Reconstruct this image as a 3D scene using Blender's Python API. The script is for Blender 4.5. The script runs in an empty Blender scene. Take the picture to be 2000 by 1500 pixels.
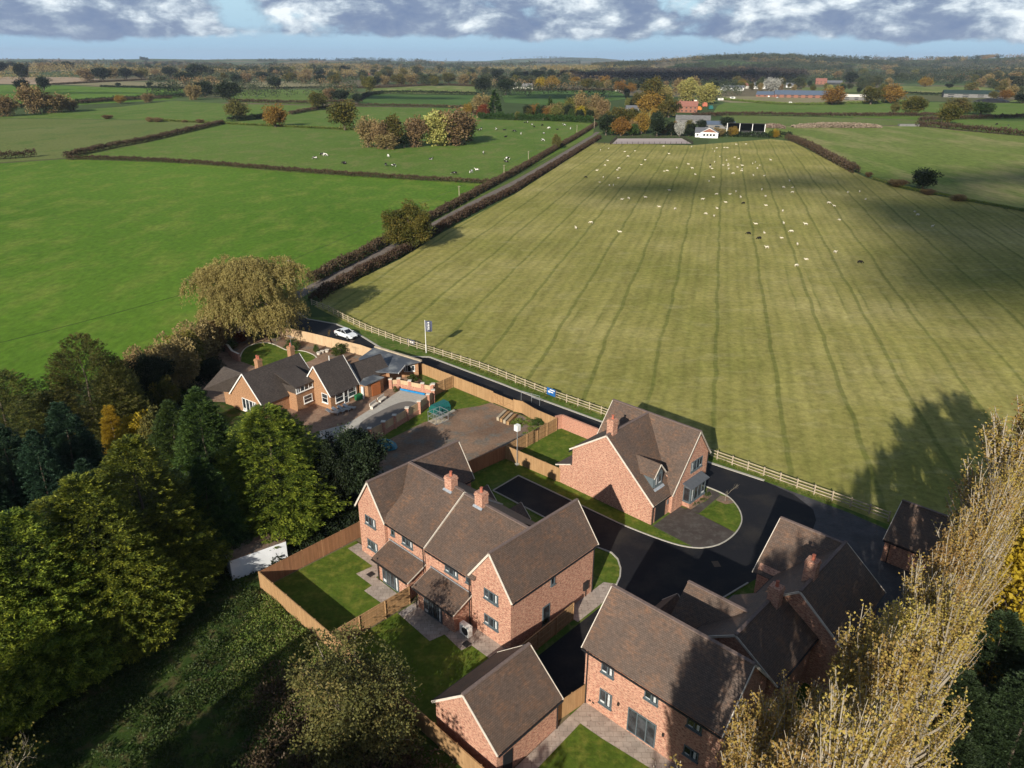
import bpy, math, random
import numpy as np
from math import sin, cos, tan, radians, pi, hypot, atan2
from mathutils import Vector, Matrix

sc = bpy.context.scene
COL = sc.collection
# ------------------------------------------------------------------ camera
FPX, CAMH, ROLL, HY = 1462.0, 45.0, -0.0055, 115.7
PITCH = math.atan((750 - HY) / FPX)
cd = bpy.data.cameras.new('camera')
cam = bpy.data.objects.new('camera', cd); COL.objects.link(cam)
cd.sensor_width = 36.0; cd.lens = FPX / 2000 * 36.0
cd.clip_start = 0.5; cd.clip_end = 60000
cam.location = (0, 0, CAMH)
cam.matrix_world = (Matrix.Translation((0, 0, CAMH)) @ Matrix.Rotation(pi / 2 - PITCH, 4, 'X') @ Matrix.Rotation(-ROLL, 4, 'Z'))
sc.camera = cam
sc.view_settings.view_transform = 'Standard'
sc.view_settings.look = 'None'
sc.view_settings.exposure = 0.5
sc.view_settings.gamma = 1.0
# ------------------------------------------------------------------ light
SHAZ, SUNEL = radians(69.0), radians(24.4)      # direction shadows fall, sun elevation
sund = Vector((-cos(SHAZ) * cos(SUNEL), -sin(SHAZ) * cos(SUNEL), sin(SUNEL)))
sl = bpy.data.lights.new('sun', 'SUN'); sl.energy = 4.6; sl.angle = radians(0.53); sl.color = (1.0, 0.93, 0.80)
so = bpy.data.objects.new('sun', sl); COL.objects.link(so)
so.rotation_euler = sund.to_track_quat('Z', 'Y').to_euler()
so.location = sund * 200
world = bpy.data.worlds.new('World'); sc.world = world; world.use_nodes = True

# ------------------------------------------------------------------ node helper
class NT:
    def __init__(s, tree):
        s.t = tree; s.n = tree.nodes; s.n.clear()
    def add(s, typ, inp=None, **kw):
        nd = s.n.new(typ)
        for k, v in kw.items(): setattr(nd, k, v)
        if inp:
            for k, v in inp.items():
                sk = nd.inputs[k]
                if isinstance(v, bpy.types.NodeSocket): s.t.links.new(v, sk)
                elif isinstance(v, tuple) and v and isinstance(v[0], bpy.types.Node): s.t.links.new(v[0].outputs[v[1]], sk)
                elif isinstance(v, bpy.types.Node): s.t.links.new(outc(v), sk)
                else: sk.default_value = v
        return nd
    def math(s, op, a, b=0.0, c=None):
        d = {0: a, 1: b}
        if c is not None: d[2] = c
        return s.add('ShaderNodeMath', d, operation=op)
    def mix(s, f, a, b, mode='MIX'):
        nd = s.n.new('ShaderNodeMix'); nd.data_type = 'RGBA'; nd.blend_type = mode
        for i, v in ((0, f), (6, a), (7, b)):
            if isinstance(v, bpy.types.Node): s.t.links.new(v.outputs[2] if v.bl_idname == 'ShaderNodeMix' else v.outputs[0], nd.inputs[i])
            elif isinstance(v, tuple) and isinstance(v[0], bpy.types.Node): s.t.links.new(v[0].outputs[v[1]], nd.inputs[i])
            elif isinstance(v, bpy.types.NodeSocket): s.t.links.new(v, nd.inputs[i])
            else: nd.inputs[i].default_value = v if i == 0 else (*v[:3], 1)
        return nd
    def ramp(s, f, stops, interp='LINEAR'):
        nd = s.n.new('ShaderNodeValToRGB'); nd.color_ramp.interpolation = interp
        el = nd.color_ramp.elements
        while len(el) < len(stops): el.new(0.5)
        for e, (p, c) in zip(el, stops):
            e.position = p
            e.color = (*c[:3], 1) if not isinstance(c, (int, float)) else (c, c, c, 1)
        s.t.links.new(f if isinstance(f, bpy.types.NodeSocket) else (f[0].outputs[f[1]] if isinstance(f, tuple) else outc(f)), nd.inputs[0])
        return nd
    def noise(s, vec, scale, detail=4, rough=.55, dist=0.0):
        return s.add('ShaderNodeTexNoise', {'Vector': vec, 'Scale': scale, 'Detail': detail, 'Roughness': rough, 'Distortion': dist})
def outc(n): return n.outputs[2] if n.bl_idname == 'ShaderNodeMix' else n.outputs[0]

# world: physical sky, cloud deck mixed in by direction
w = NT(world.node_tree)
sky = w.add('ShaderNodeTexSky', sky_type='NISHITA', sun_disc=False, sun_elevation=SUNEL, altitude=60,
            sun_rotation=atan2(sund.x, sund.y), air_density=1.0, dust_density=0.6, ozone_density=1.6)
tc = w.add('ShaderNodeTexCoord')
sep = w.add('ShaderNodeSeparateXYZ', {0: (tc, 'Generated')})
az = w.math('ARCTAN2', (sep, 0), (sep, 1))
el = w.math('ARCSINE', (sep, 2))
cv = w.add('ShaderNodeCombineXYZ', {0: w.math('MULTIPLY', az, 1.0), 1: w.math('MULTIPLY', el, 1.75), 2: 0.37})
nb = w.noise(cv, 8.0, 9, .58, .15)
n2 = w.noise(w.add('ShaderNodeMapping', {'Vector': cv, 'Location': (3.1, .7, 1.3), 'Scale': (1, 1.3, 1)}), 13.0, 10, .60, .3)
n3 = w.noise(w.add('ShaderNodeMapping', {'Vector': cv, 'Location': (-2.1, 5.7, 4.3), 'Scale': (1, .9, 1)}), 34.0, 9, .58, .1)
eld = w.add('ShaderNodeMapRange', {'Value': el, 'From Min': 0.010, 'From Max': 0.028, 'To Min': -0.24, 'To Max': 0.15})
dens = w.math('ADD', w.math('ADD', nb, eld), w.math('MULTIPLY', w.math('SUBTRACT', n3, .5), .30))
mask = w.add('ShaderNodeMapRange', {'Value': dens, 'From Min': 0.45, 'From Max': 0.60}, interpolation_type='SMOOTHSTEP')
shade = w.math('ADD', w.math('MULTIPLY', n2, 0.8), w.math('MULTIPLY', n3, 0.35))
ccol = w.ramp(shade, [(0.44, (.125, .18, .30)), (0.54, (.17, .225, .33)), (0.60, (.28, .345, .43)), (0.65, (.47, .54, .60)), (.72, (.72, .77, .79))])
skl = w.add('ShaderNodeVectorMath', {0: sky, 1: (.115, .115, .115)}, operation='MULTIPLY')
low = w.add('ShaderNodeMapRange', {'Value': el, 'From Min': 0.0, 'From Max': 0.25, 'To Min': 0.0, 'To Max': 1.0})
skm = w.mix(low, (.25, .43, .59), skl)
ovh = w.add('ShaderNodeMapRange', {'Value': el, 'From Min': 0.15, 'From Max': 0.5, 'To Min': 1.0, 'To Max': 0.35})
fin = w.mix(w.math('MULTIPLY', mask, ovh), skm, ccol)
amb = w.add('ShaderNodeMapRange', {'Value': el, 'From Min': 0.1, 'From Max': 0.45, 'To Min': 1.0, 'To Max': 0.62})
bg = w.add('ShaderNodeBackground', {0: outc(fin), 1: amb})
w.add('ShaderNodeOutputWorld', {0: bg})

# ------------------------------------------------------------------ frames
def G(px, py, z=0.0):
    """point of the place at height z whose photo position is (px, py)"""
    X = (px - 1000) / FPX; Y = (750 - py) / FPX
    cr, sr = cos(ROLL), sin(ROLL)
    u = X * cr - Y * sr; v = X * sr + Y * cr
    d = (u, cos(PITCH) + v * sin(PITCH), -sin(PITCH) + v * cos(PITCH))
    t = (z - CAMH) / d[2]
    return Vector((d[0] * t, d[1] * t, z))
TH = 0.81
CT, ST = cos(TH), sin(TH)
SO = (0.01, 47.94)
def S(x, y, z=0.0):
    """the housing site's own frame (x along the houses' depth, y along the facades)"""
    return Vector((SO[0] + x * CT - y * ST, SO[1] + x * ST + y * CT, z))
def SL(p):
    dx, dy = p[0] - SO[0], p[1] - SO[1]
    return (dx * CT + dy * ST, -dx * ST + dy * CT)
def proj_y(P):
    x, y, z = P; z = z - CAMH
    d = y * cos(PITCH) - z * sin(PITCH); up = y * sin(PITCH) + z * cos(PITCH)
    u = FPX * x / d; v = FPX * up / d
    return 750 - (v * cos(ROLL) - u * sin(ROLL))
def hgt(b, py):
    lo, hi = 0, 44.9
    for _ in range(40):
        m = (lo + hi) / 2
        if proj_y((b[0], b[1], m)) > py: lo = m
        else: hi = m
    return lo

# ------------------------------------------------------------------ objects
def tag(o, label=None, cat=None, group=None, kind=None):
    if label: o['label'] = label
    if cat: o['category'] = cat
    if group: o['group'] = group
    if kind: o['kind'] = kind
    return o
def thing(name, label, cat, loc=(0, 0, 0), rz=0.0, group=None):
    o = bpy.data.objects.new(name, None); COL.objects.link(o)
    o.location = loc; o.rotation_euler = (0, 0, rz); o.empty_display_size = .5
    return tag(o, label, cat, group)
def kids(o): return [c for c in KIDS.get(o.name, [])]
KIDS = {}
def link(o, parent=None):
    COL.objects.link(o)
    if parent is not None:
        o.parent = parent; KIDS.setdefault(parent.name, []).append(o)
    return o
def copy_tree(o, parent=None):
    c = o.copy(); link(c, parent)
    for ch in kids(o): copy_tree(ch, c)
    return c

def uvmap(me, scale=1.0):
    n = len(me.polygons)
    if n == 0: return
    nor = np.empty(n * 3, np.float32); me.polygons.foreach_get('normal', nor); nor = nor.reshape(-1, 3)
    tot = np.empty(n, np.int32); me.polygons.foreach_get('loop_total', tot)
    li = np.empty(len(me.loops), np.int32); me.loops.foreach_get('vertex_index', li)
    co = np.empty(len(me.vertices) * 3, np.float32); me.vertices.foreach_get('co', co); co = co.reshape(-1, 3)
    t = np.stack([-nor[:, 1], nor[:, 0], np.zeros(n)], 1)
    l = np.linalg.norm(t, axis=1); flat = l < .08
    t[flat] = (1, 0, 0); l[flat] = 1; t /= l[:, None]
    b = np.cross(nor, t)
    tl = np.repeat(t, tot, 0); bl = np.repeat(b, tot, 0); p = co[li]
    uv = np.stack([(p * tl).sum(1), (p * bl).sum(1)], 1) * scale
    lay = me.uv_layers.new(name='UVMap'); lay.data.foreach_set('uv', uv.astype(np.float32).ravel())

class MB:
    def __init__(s): s.v = []; s.f = []
    def face(s, *pts):
        i = len(s.v); s.v += [tuple(p) for p in pts]; s.f.append(tuple(range(i, i + len(pts)))); return s
    def hexa(s, P):
        i = len(s.v); s.v += [tuple(p) for p in P]
        for q in ((0, 3, 2, 1), (4, 5, 6, 7), (0, 1, 5, 4), (1, 2, 6, 5), (2, 3, 7, 6), (3, 0, 4, 7)): s.f.append(tuple(i + k for k in q))
        return s
    def box(s, x0, y0, z0, x1, y1, z1):
        return s.hexa([(x0, y0, z0), (x1, y0, z0), (x1, y1, z0), (x0, y1, z0), (x0, y0, z1), (x1, y0, z1), (x1, y1, z1), (x0, y1, z1)])
    def obox(s, c, u, v, n, hu, hv, hn):
        c, u, v, n = Vector(c), Vector(u).normalized() * hu, Vector(v).normalized() * hv, Vector(n).normalized() * hn
        return s.hexa([c - u - v - n, c + u - v - n, c + u + v - n, c - u + v - n, c - u - v + n, c + u - v + n, c + u + v + n, c - u + v + n])
    def prism(s, poly, d):
        """poly: 3-D outline, d: extrusion vector (closed solid)"""
        poly = [Vector(p) for p in poly]; d = Vector(d)
        nrm = Vector((0, 0, 0))
        for a, b in zip(poly, poly[1:] + poly[:1]): nrm += a.cross(b)
        if nrm.dot(d) > 0: poly = poly[::-1]
        i = len(s.v); n = len(poly)
        s.v += [tuple(p) for p in poly] + [tuple(p + d) for p in poly]
        s.f.append(tuple(range(i, i + n))); s.f.append(tuple(range(i + 2 * n - 1, i + n - 1, -1)))
        for k in range(n):
            j = (k + 1) % n; s.f.append((i + j, i + k, i + n + k, i + n + j))
        return s
    def bar(s, a, b, w=.1, h=.1, up=(0, 0, 1)):
        a, b = Vector(a), Vector(b); d = (b - a)
        L = d.length; d.normalize(); u = Vector(up)
        sd = d.cross(u)
        if sd.length < 1e-4: sd = Vector((1, 0, 0))
        sd.normalize(); n = sd.cross(d)
        return s.obox((a + b) / 2, d, sd, n, L / 2, w / 2, h / 2)
    def tube(s, pts, rad, n=6, cap=True):
        pts = [Vector(p) for p in pts]
        if not hasattr(rad, '__len__'): rad = [rad] * len(pts)
        base = len(s.v)
        for k, p in enumerate(pts):
            d = (pts[min(k + 1, len(pts) - 1)] - pts[max(k - 1, 0)]).normalized()
            a = d.cross(Vector((0, 0, 1)) if abs(d.z) < .95 else Vector((1, 0, 0))).normalized(); b = d.cross(a)
            for j in range(n):
                t = 2 * pi * j / n; s.v.append(tuple(p + (a * cos(t) + b * sin(t)) * rad[k]))
        for k in range(len(pts) - 1):
            for j in range(n):
                j2 = (j + 1) % n; q = base + k * n
                s.f.append((q + j, q + n + j, q + n + j2, q + j2))
        if cap:
            s.f.append(tuple(base + j for j in range(n))); q = base + (len(pts) - 1) * n
            s.f.append(tuple(q + j for j in range(n - 1, -1, -1)))
        return s
    def lathe(s, prof, n=12, c=(0, 0, 0)):
        return s.tube([(c[0], c[1], c[2] + z + (1e-5 * i)) for i, (r, z) in enumerate(prof)], [max(r, .002) for r, z in prof], n)
    def blob(s, c, r, n=8, m=5, rng=None, j=0.0):
        base = len(s.v)
        for a in range(m + 1):
            ph = -pi / 2 + pi * a / m
            for b in range(n):
                t = 2 * pi * b / n; k = 1 + (rng.uniform(-j, j) if rng else 0)
                s.v.append((c[0] + r[0] * cos(ph) * cos(t) * k, c[1] + r[1] * cos(ph) * sin(t) * k, c[2] + r[2] * sin(ph) * k))
        for a in range(m):
            for b in range(n):
                b2 = (b + 1) % n; q = base + a * n
                s.f.append((q + b, q + b2, q + n + b2, q + n + b))
        return s
    def each(s, name, mat, parent=None):
        """every primitive (8 corners) an object of its own"""
        out = []
        for i in range(0, len(s.v), 8):
            m = MB(); m.v = s.v[i:i + 8]; m.f = [tuple(k - i for k in f) for f in s.f if i <= f[0] < i + 8]
            out.append(m.build(name, mat, parent))
        return out
    def build(s, name, mat, parent=None, smooth=False, uv=True):
        me = bpy.data.meshes.new(name); me.from_pydata(s.v, [], s.f); me.update()
        if uv: uvmap(me)
        if mat: me.materials.append(mat)
        if smooth: me.polygons.foreach_set('use_smooth', [True] * len(me.polygons))
        return link(bpy.data.objects.new(name, me), parent)

_tr = np.random.default_rng(99)
def npmesh(name, V, F, mat, parent=None, smooth=False, tone=None):
    """V (n,3), F (m,k) arrays"""
    me = bpy.data.meshes.new(name)
    V = np.ascontiguousarray(V, np.float32); F = np.ascontiguousarray(F, np.int32); k = F.shape[1]
    me.vertices.add(len(V)); me.vertices.foreach_set('co', V.ravel())
    me.loops.add(F.size); me.loops.foreach_set('vertex_index', F.ravel())
    me.polygons.add(len(F)); me.polygons.foreach_set('loop_start', np.arange(0, F.size, k, dtype=np.int32))
    me.polygons.foreach_set('loop_total', np.full(len(F), k, np.int32))
    me.update(calc_edges=True)
    if smooth: me.polygons.foreach_set('use_smooth', [True] * len(F))
    at = me.attributes.new('tone', 'FLOAT', 'FACE'); at.data.foreach_set('value', (_tr.random(len(F)) if tone is None else np.asarray(tone)).astype(np.float32))
    me.materials.append(mat)
    return link(bpy.data.objects.new(name, me), parent)

# ------------------------------------------------------------------ materials
MATS = {}
def newmat(name):
    m = bpy.data.materials.new(name); m.use_nodes = True; MATS[name] = m
    return m, NT(m.node_tree)
def finish(t, col, rough=.8, spec=.3, bump=None, metal=0.0, **kw):
    inp = {'Base Color': outc(col) if isinstance(col, bpy.types.Node) else (*col, 1), 'Roughness': rough, 'Metallic': metal, 'Specular IOR Level': spec}
    if bump is not None:
        h, st, di = bump
        inp['Normal'] = t.add('ShaderNodeBump', {'Height': h, 'Strength': st, 'Distance': di})
    inp.update(kw)
    b = t.add('ShaderNodeBsdfPrincipled', inp); t.add('ShaderNodeOutputMaterial', {0: b}); return b
def flat(name, col, rough=.7, spec=.3, var=.12, scale=3.0, metal=0.0):
    m, t = newmat(name)
    c = t.add('ShaderNodeTexCoord'); n = t.noise((c, 'Object'), scale, 4)
    lo = tuple(x * (1 - var) for x in col); hi = tuple(min(1, x * (1 + var)) for x in col)
    r = t.ramp(n, [(.3, lo), (.7, hi)])
    finish(t, r, rough, spec, metal=metal); return m
def ground(name, c1, c2, c3=None, s1=.05, s2=.6, s3=6.0, rough=.95, bump=.3, fine=.35, stretch=None):
    """mottled ground: c1/c2 broad patches, c3 smaller blotches, fine grain"""
    m, t = newmat(name); c = t.add('ShaderNodeTexCoord'); vec = (c, 'Object')
    if stretch: vec = t.add('ShaderNodeMapping', {'Vector': vec, 'Rotation': (0, 0, stretch[0]), 'Scale': (1, stretch[1], 1)})
    col = t.ramp(t.noise(vec, s1, 5, .6), [(.35, c1), (.65, c2)])
    if c3: col = t.mix(t.ramp(t.noise(vec, s2, 5, .62), [(.48, 0.0), (.66, 1.0)]), col, c3)
    g = t.noise(vec, s3, 6, .7)
    col = t.mix(fine, col, t.ramp(g, [(.25, .25), (.75, .75)]), 'OVERLAY')
    finish(t, col, rough, .15, (g, bump, .08)); return m

def m_brick(name, a, b, mort, tint=(.62, .40, .28)):
    m, t = newmat(name); uv = t.add('ShaderNodeTexCoord')
    mp = t.add('ShaderNodeMapping', {'Vector': (uv, 'UV')})
    br = t.add('ShaderNodeTexBrick', {'Vector': mp, 'Color1': (*a, 1), 'Color2': (*b, 1), 'Mortar': (*mort, 1), 'Scale': 1.0, 'Mortar Size': .008, 'Mortar Smooth': .3, 'Bias': -.1, 'Brick Width': .23, 'Row Height': .078})
    # blocks of differently fired bricks
    wn = t.add('ShaderNodeMapping', {'Vector': (uv, 'UV'), 'Scale': (2.9, 8.2, 1)})
    n = t.noise(wn, 1.0, 3, .7)
    col = t.mix(t.ramp(n, [(.44, 0.0), (.54, 1.0)]), br, tint)
    n2 = t.noise(wn, 1.7, 2, .6)
    col = t.mix(t.ramp(n2, [(.52, 0.0), (.62, .9)]), col, tuple(x * .40 for x in a))
    mz = t.noise((uv, 'UV'), .35, 3)
    col = t.mix(.35, col, t.ramp(mz, [(.3, .38), (.7, .62)]), 'OVERLAY')
    col = t.mix(t.math('MULTIPLY', (br, 'Fac'), .7), col, mort)
    finish(t, col, .9, .2, ((br, 'Fac'), -.4, .01)); return m
def m_tile(name, c1, c2, rust, rustamt=.5, row=.10):
    m, t = newmat(name); uv = t.add('ShaderNodeTexCoord'); ob = (uv, 'UV')
    br = t.add('ShaderNodeTexBrick', {'Vector': ob, 'Color1': (*c1, 1), 'Color2': (*c2, 1), 'Mortar': (*[x * .45 for x in c1], 1), 'Scale': 1.0, 'Mortar Size': .012, 'Brick Width': .21, 'Row Height': row, 'Bias': 0.0})
    n = t.noise(ob, .8, 6, .7, .4)
    k = t.noise(t.add('ShaderNodeMapping', {'Vector': ob, 'Scale': (1, 3.2, 1)}), 1.6, 4, .7)
    f = t.math('MULTIPLY', t.ramp(n, [(.45, 0.0), (.66, 1.0)]), t.ramp(k, [(.38, 0.0), (.60, rustamt)]))
    col = t.mix(f, br, rust)
    sp = t.noise(t.add('ShaderNodeMapping', {'Vector': ob, 'Scale': (3.2, 5.5, 1)}), 1.0, 3, .6)
    col = t.mix(.45, col, t.ramp(sp, [(.25, .15), (.75, .86)]), 'OVERLAY')
    st = t.noise(ob, .22, 3)
    col = t.mix(.5, col, t.ramp(st, [(.3, .38), (.7, .60)]), 'OVERLAY')
    finish(t, col, .62, .35, ((br, 'Fac'), -.5, .02)); return m
def m_leaf(name, cols, trans=.25, rough=.6):
    """foliage: each leaf clump its own colour, each tree slightly its own tone"""
    m, t = newmat(name)
    g = t.add('ShaderNodeNewGeometry'); oi = t.add('ShaderNodeObjectInfo'); c = t.add('ShaderNodeTexCoord')
    n = t.noise((c, 'Object'), .35, 2)
    at = t.add('ShaderNodeAttribute', attribute_name='tone')
    f = t.math('ADD', t.math('ADD', t.math('MULTIPLY', (g, 'Random Per Island'), .30), t.math('MULTIPLY', (at, 'Fac'), .45)), t.math('MULTIPLY', n, .25))
    st = [(.12 + .76 * i / (len(cols) - 1), cl) for i, cl in enumerate(cols)]
    r = t.ramp(f, st)
    hs = t.add('ShaderNodeHueSaturation', {'Color': r, 'Hue': t.math('ADD', t.math('MULTIPLY', (oi, 'Random'), .03), .485), 'Value': t.math('ADD', t.math('MULTIPLY', (oi, 'Random'), .3), .85)})
    d = t.add('ShaderNodeBsdfPrincipled', {'Base Color': hs, 'Roughness': rough, 'Specular IOR Level': .25})
    tr = t.add('ShaderNodeBsdfTranslucent', {0: hs})
    mx = t.add('ShaderNodeMixShader', {0: trans, 1: d, 2: tr})
    t.add('ShaderNodeOutputMaterial', {0: mx}); return m
def m_bark(name, c):
    m, t = newmat(name); tc = t.add('ShaderNodeTexCoord')
    n = t.noise(t.add('ShaderNodeMapping', {'Vector': (tc, 'Object'), 'Scale': (4, 4, .8)}), 3, 5, .7)
    finish(t, t.ramp(n, [(.3, tuple(x * .55 for x in c)), (.7, tuple(x * 1.25 for x in c))]), .9, .1, (n, .5, .05)); return m
def m_wood(name, c1, c2, bw=.12):
    m, t = newmat(name); tc = t.add('ShaderNodeTexCoord')
    br = t.add('ShaderNodeTexBrick', {'Vector': t.add('ShaderNodeMapping', {'Vector': (tc, 'UV'), 'Rotation': (0, 0, pi / 2)}), 'Color1': (*c1, 1), 'Color2': (*c2, 1), 'Mortar': (*[x * .4 for x in c1], 1), 'Scale': 1.0, 'Mortar Size': .008, 'Brick Width': 40.0, 'Row Height': bw, 'Bias': .1})
    n = t.noise(t.add('ShaderNodeMapping', {'Vector': (tc, 'UV'), 'Scale': (1, .25, 1)}), 2.2, 5, .65)
    col = t.mix(.5, br, t.ramp(n, [(.25, .30), (.75, .68)]), 'OVERLAY')
    finish(t, col, .8, .2, ((br, 'Fac'), -.3, .01)); return m
def m_glass(name, c=(.012, .016, .02)):
    m, t = newmat(name); tc = t.add('ShaderNodeTexCoord')
    n = t.noise((tc, 'Object'), 1.3, 2)
    finish(t, t.ramp(n, [(.4, c), (.75, tuple(x * 3 + .03 for x in c))]), .06, .8); return m

BRICK = m_brick('red_brick', (.36, .13, .085), (.46, .20, .135), (.44, .33, .26), (.58, .33, .225))
BRICK_OR = m_brick('orange_brick', (.34, .165, .080), (.40, .205, .10), (.33, .24, .16), (.42, .225, .12))
BRICK_WALL = m_brick('garden_brick', (.44, .17, .11), (.50, .21, .13), (.46, .36, .30), (.50, .24, .16))
TILE = m_tile('brown_roof_tile', (.105, .074, .058), (.130, .092, .072), (.23, .115, .06), .6, .13)
TILE_OLD = m_tile('old_grey_tile', (.060, .048, .042), (.072, .058, .050), (.12, .10, .085), .4, .2)
RIDGE = flat('ridge_tile', (.17, .125, .11), .8, .2, .2, 6)
VERGE = flat('cream_verge', (.62, .56, .48), .7)
WHITE = flat('white_paint', (.78, .77, .74), .45, .4, .05)
BLACK = flat('black_plastic', (.018, .018, .02), .4, .4)
GREYFR = flat('grey_window_frame', (.10, .125, .14), .45, .4)
LEAD = flat('lead_flashing', (.30, .33, .37), .6, .4, .3, 9)
GLASS = m_glass('window_glass')
GLASSW = flat('white_blind', (.55, .57, .58), .3, .6, .3, 5)
POT = flat('terracotta', (.42, .13, .08), .8)
ROOF_FELT = ground('roof_felt', (.06, .07, .085), (.11, .12, .14), (.24, .25, .25), .12, .45, 8, .5, .1, .2)
WOOD = m_wood('fence_wood', (.34, .20, .095), (.42, .26, .13))
WOOD_RED = m_wood('old_fence_wood', (.27, .13, .065), (.34, .17, .09))
WOOD_PALE = m_wood('pale_fence_wood', (.47, .32, .19), (.52, .37, .23), 1.8)
WOOD_GREY = flat('weathered_rail', (.40, .33, .24), .85, .15, .25, 2)
POST = flat('fence_post', (.33, .20, .10), .85, .15, .2, 4)
KERB = flat('concrete_kerb', (.40, .375, .33), .85, .2, .15, 5)
GALV = flat('galvanised_steel', (.42, .44, .46), .4, .5, .15, 6, .6)
TARMAC = ground('fresh_tarmac', (.011, .0115, .015), (.017, .017, .020), (.030, .027, .025), .06, .22, 5, .7, .25, .5)
DRIVE = ground('driveway_tarmac', (.060, .048, .043), (.080, .066, .060), (.10, .09, .08), .3, 1.3, 12, .85, .2, .3)
LANE = ground('lane_tarmac', (.14, .115, .10), (.18, .15, .13), (.22, .185, .155), .2, .7, 6, .9, .2, .3)
LAWN = ground('lawn', (.060, .098, .010), (.090, .135, .015), (.145, .160, .026), .28, .9, 2.5, .95, .5, .75)
VERGEG = ground('rough_verge', (.055, .10, .012), (.10, .15, .025), (.15, .15, .05), .3, 1.2, 6, .95, .6, .6)
SOIL = ground('bare_earth', (.17, .105, .070), (.26, .17, .115), (.15, .14, .12), .22, .5, 3.2, .95, .7, .8)
GRAVEL = ground('pale_gravel', (.33, .30, .29), (.42, .38, .36), (.22, .20, .2), .8, 5, 18, .9, .6, .6)
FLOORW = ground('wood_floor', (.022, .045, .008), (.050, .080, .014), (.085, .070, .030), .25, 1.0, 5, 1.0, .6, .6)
def m_paving(name, c1, c2, mort, w=.6, h=.45):
    m, t = newmat(name); tc = t.add('ShaderNodeTexCoord')
    br = t.add('ShaderNodeTexBrick', {'Vector': (tc, 'Object'), 'Color1': (*c1, 1), 'Color2': (*c2, 1), 'Mortar': (*mort, 1), 'Scale': 1.0, 'Mortar Size': .012, 'Brick Width': w, 'Row Height': h})
    n = t.noise((tc, 'Object'), .8, 5, .65)
    col = t.mix(.6, br, t.ramp(n, [(.3, .28), (.7, .68)]), 'OVERLAY')
    n2 = t.noise((tc, 'Object'), 3.1, 2, .5)
    col = t.mix(t.ramp(n2, [(.62, 0.0), (.70, .5)]), col, (.13, .07, .055))
    finish(t, col, .85, .2); return m
PAVING = m_paving('patio_slabs', (.34, .28, .24), (.42, .35, .30), (.20, .17, .14))
BLOCK = m_paving('block_paving', (.075, .072, .08), (.10, .095, .10), (.05, .05, .05), .2, .1)
REDPAVE = m_paving('brick_paving', (.26, .13, .09), (.34, .22, .15), (.24, .20, .14), .22, .11)
BARK = m_bark('bark', (.14, .11, .085)); BARKP = m_bark('pale_bark', (.37, .32, .25)); TWIG = m_bark('twig', (.22, .17, .13))
L_LIME = m_leaf('lime_conifer', [(.018, .034, .006), (.055, .085, .010), (.16, .19, .020), (.38, .39, .04)], .1)
L_DEEP = m_leaf('deep_conifer', [(.010, .024, .008), (.024, .052, .012), (.055, .095, .018), (.10, .15, .028)], .1)
L_BLUE = m_leaf('blue_conifer', [(.008, .022, .011), (.022, .052, .026), (.055, .10, .045)], .1)
L_OLD = m_leaf('old_conifer', [(.020, .026, .006), (.055, .065, .012), (.11, .11, .022), (.16, .14, .04)], .15)
L_POP = m_leaf('poplar_leaf', [(.17, .11, .045), (.28, .18, .06), (.37, .26, .07), (.45, .35, .08), (.30, .16, .055)], .3)
L_YEL = m_leaf('yellow_leaf', [(.22, .15, .012), (.38, .27, .02), (.48, .36, .03)], .3)
L_WIL = m_leaf('willow_leaf', [(.20, .165, .055), (.32, .275, .085), (.43, .38, .12), (.38, .40, .14)], .35)
L_OAK = m_leaf('oak_leaf', [(.030, .040, .008), (.070, .075, .014), (.12, .105, .02), (.17, .12, .02)], .2)
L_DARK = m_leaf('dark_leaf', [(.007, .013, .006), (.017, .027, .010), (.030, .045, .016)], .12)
L_ORG = m_leaf('orange_leaf', [(.12, .062, .016), (.21, .115, .022), (.30, .175, .032), (.19, .14, .035)], .25)
L_BRN = m_leaf('bare_twig_crown', [(.10, .070, .035), (.17, .118, .052), (.26, .185, .078), (.23, .175, .070)], .1)
L_HEDGE = m_leaf('hedge_leaf', [(.035, .022, .014), (.065, .042, .026), (.095, .062, .036), (.075, .070, .025)], .1)
L_HEDGEG = m_leaf('green_hedge_leaf', [(.012, .030, .006), (.03, .06, .01), (.05, .09, .016)], .15)
L_BUSH = m_leaf('bramble_leaf', [(.015, .035, .007), (.035, .065, .013), (.065, .10, .02), (.11, .12, .03)], .2)
L_GRASS = m_leaf('tall_grass', [(.05, .085, .012), (.10, .15, .02), (.16, .18, .04), (.22, .19, .08)], .2)
L_FAR = m_leaf('far_leaf', [(.018, .030, .014), (.038, .052, .022), (.062, .072, .030), (.085, .075, .038)], .1)
L_ASH = m_leaf('ash_leaf', [(.06, .065, .018), (.12, .12, .03), (.18, .17, .045), (.15, .10, .03)], .25)
L_RED = m_leaf('red_leaf', [(.12, .03, .012), (.22, .06, .02), (.16, .08, .03)], .2)
L_SILV = m_leaf('silver_leaf', [(.30, .29, .26), (.45, .44, .40)], .2)

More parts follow.
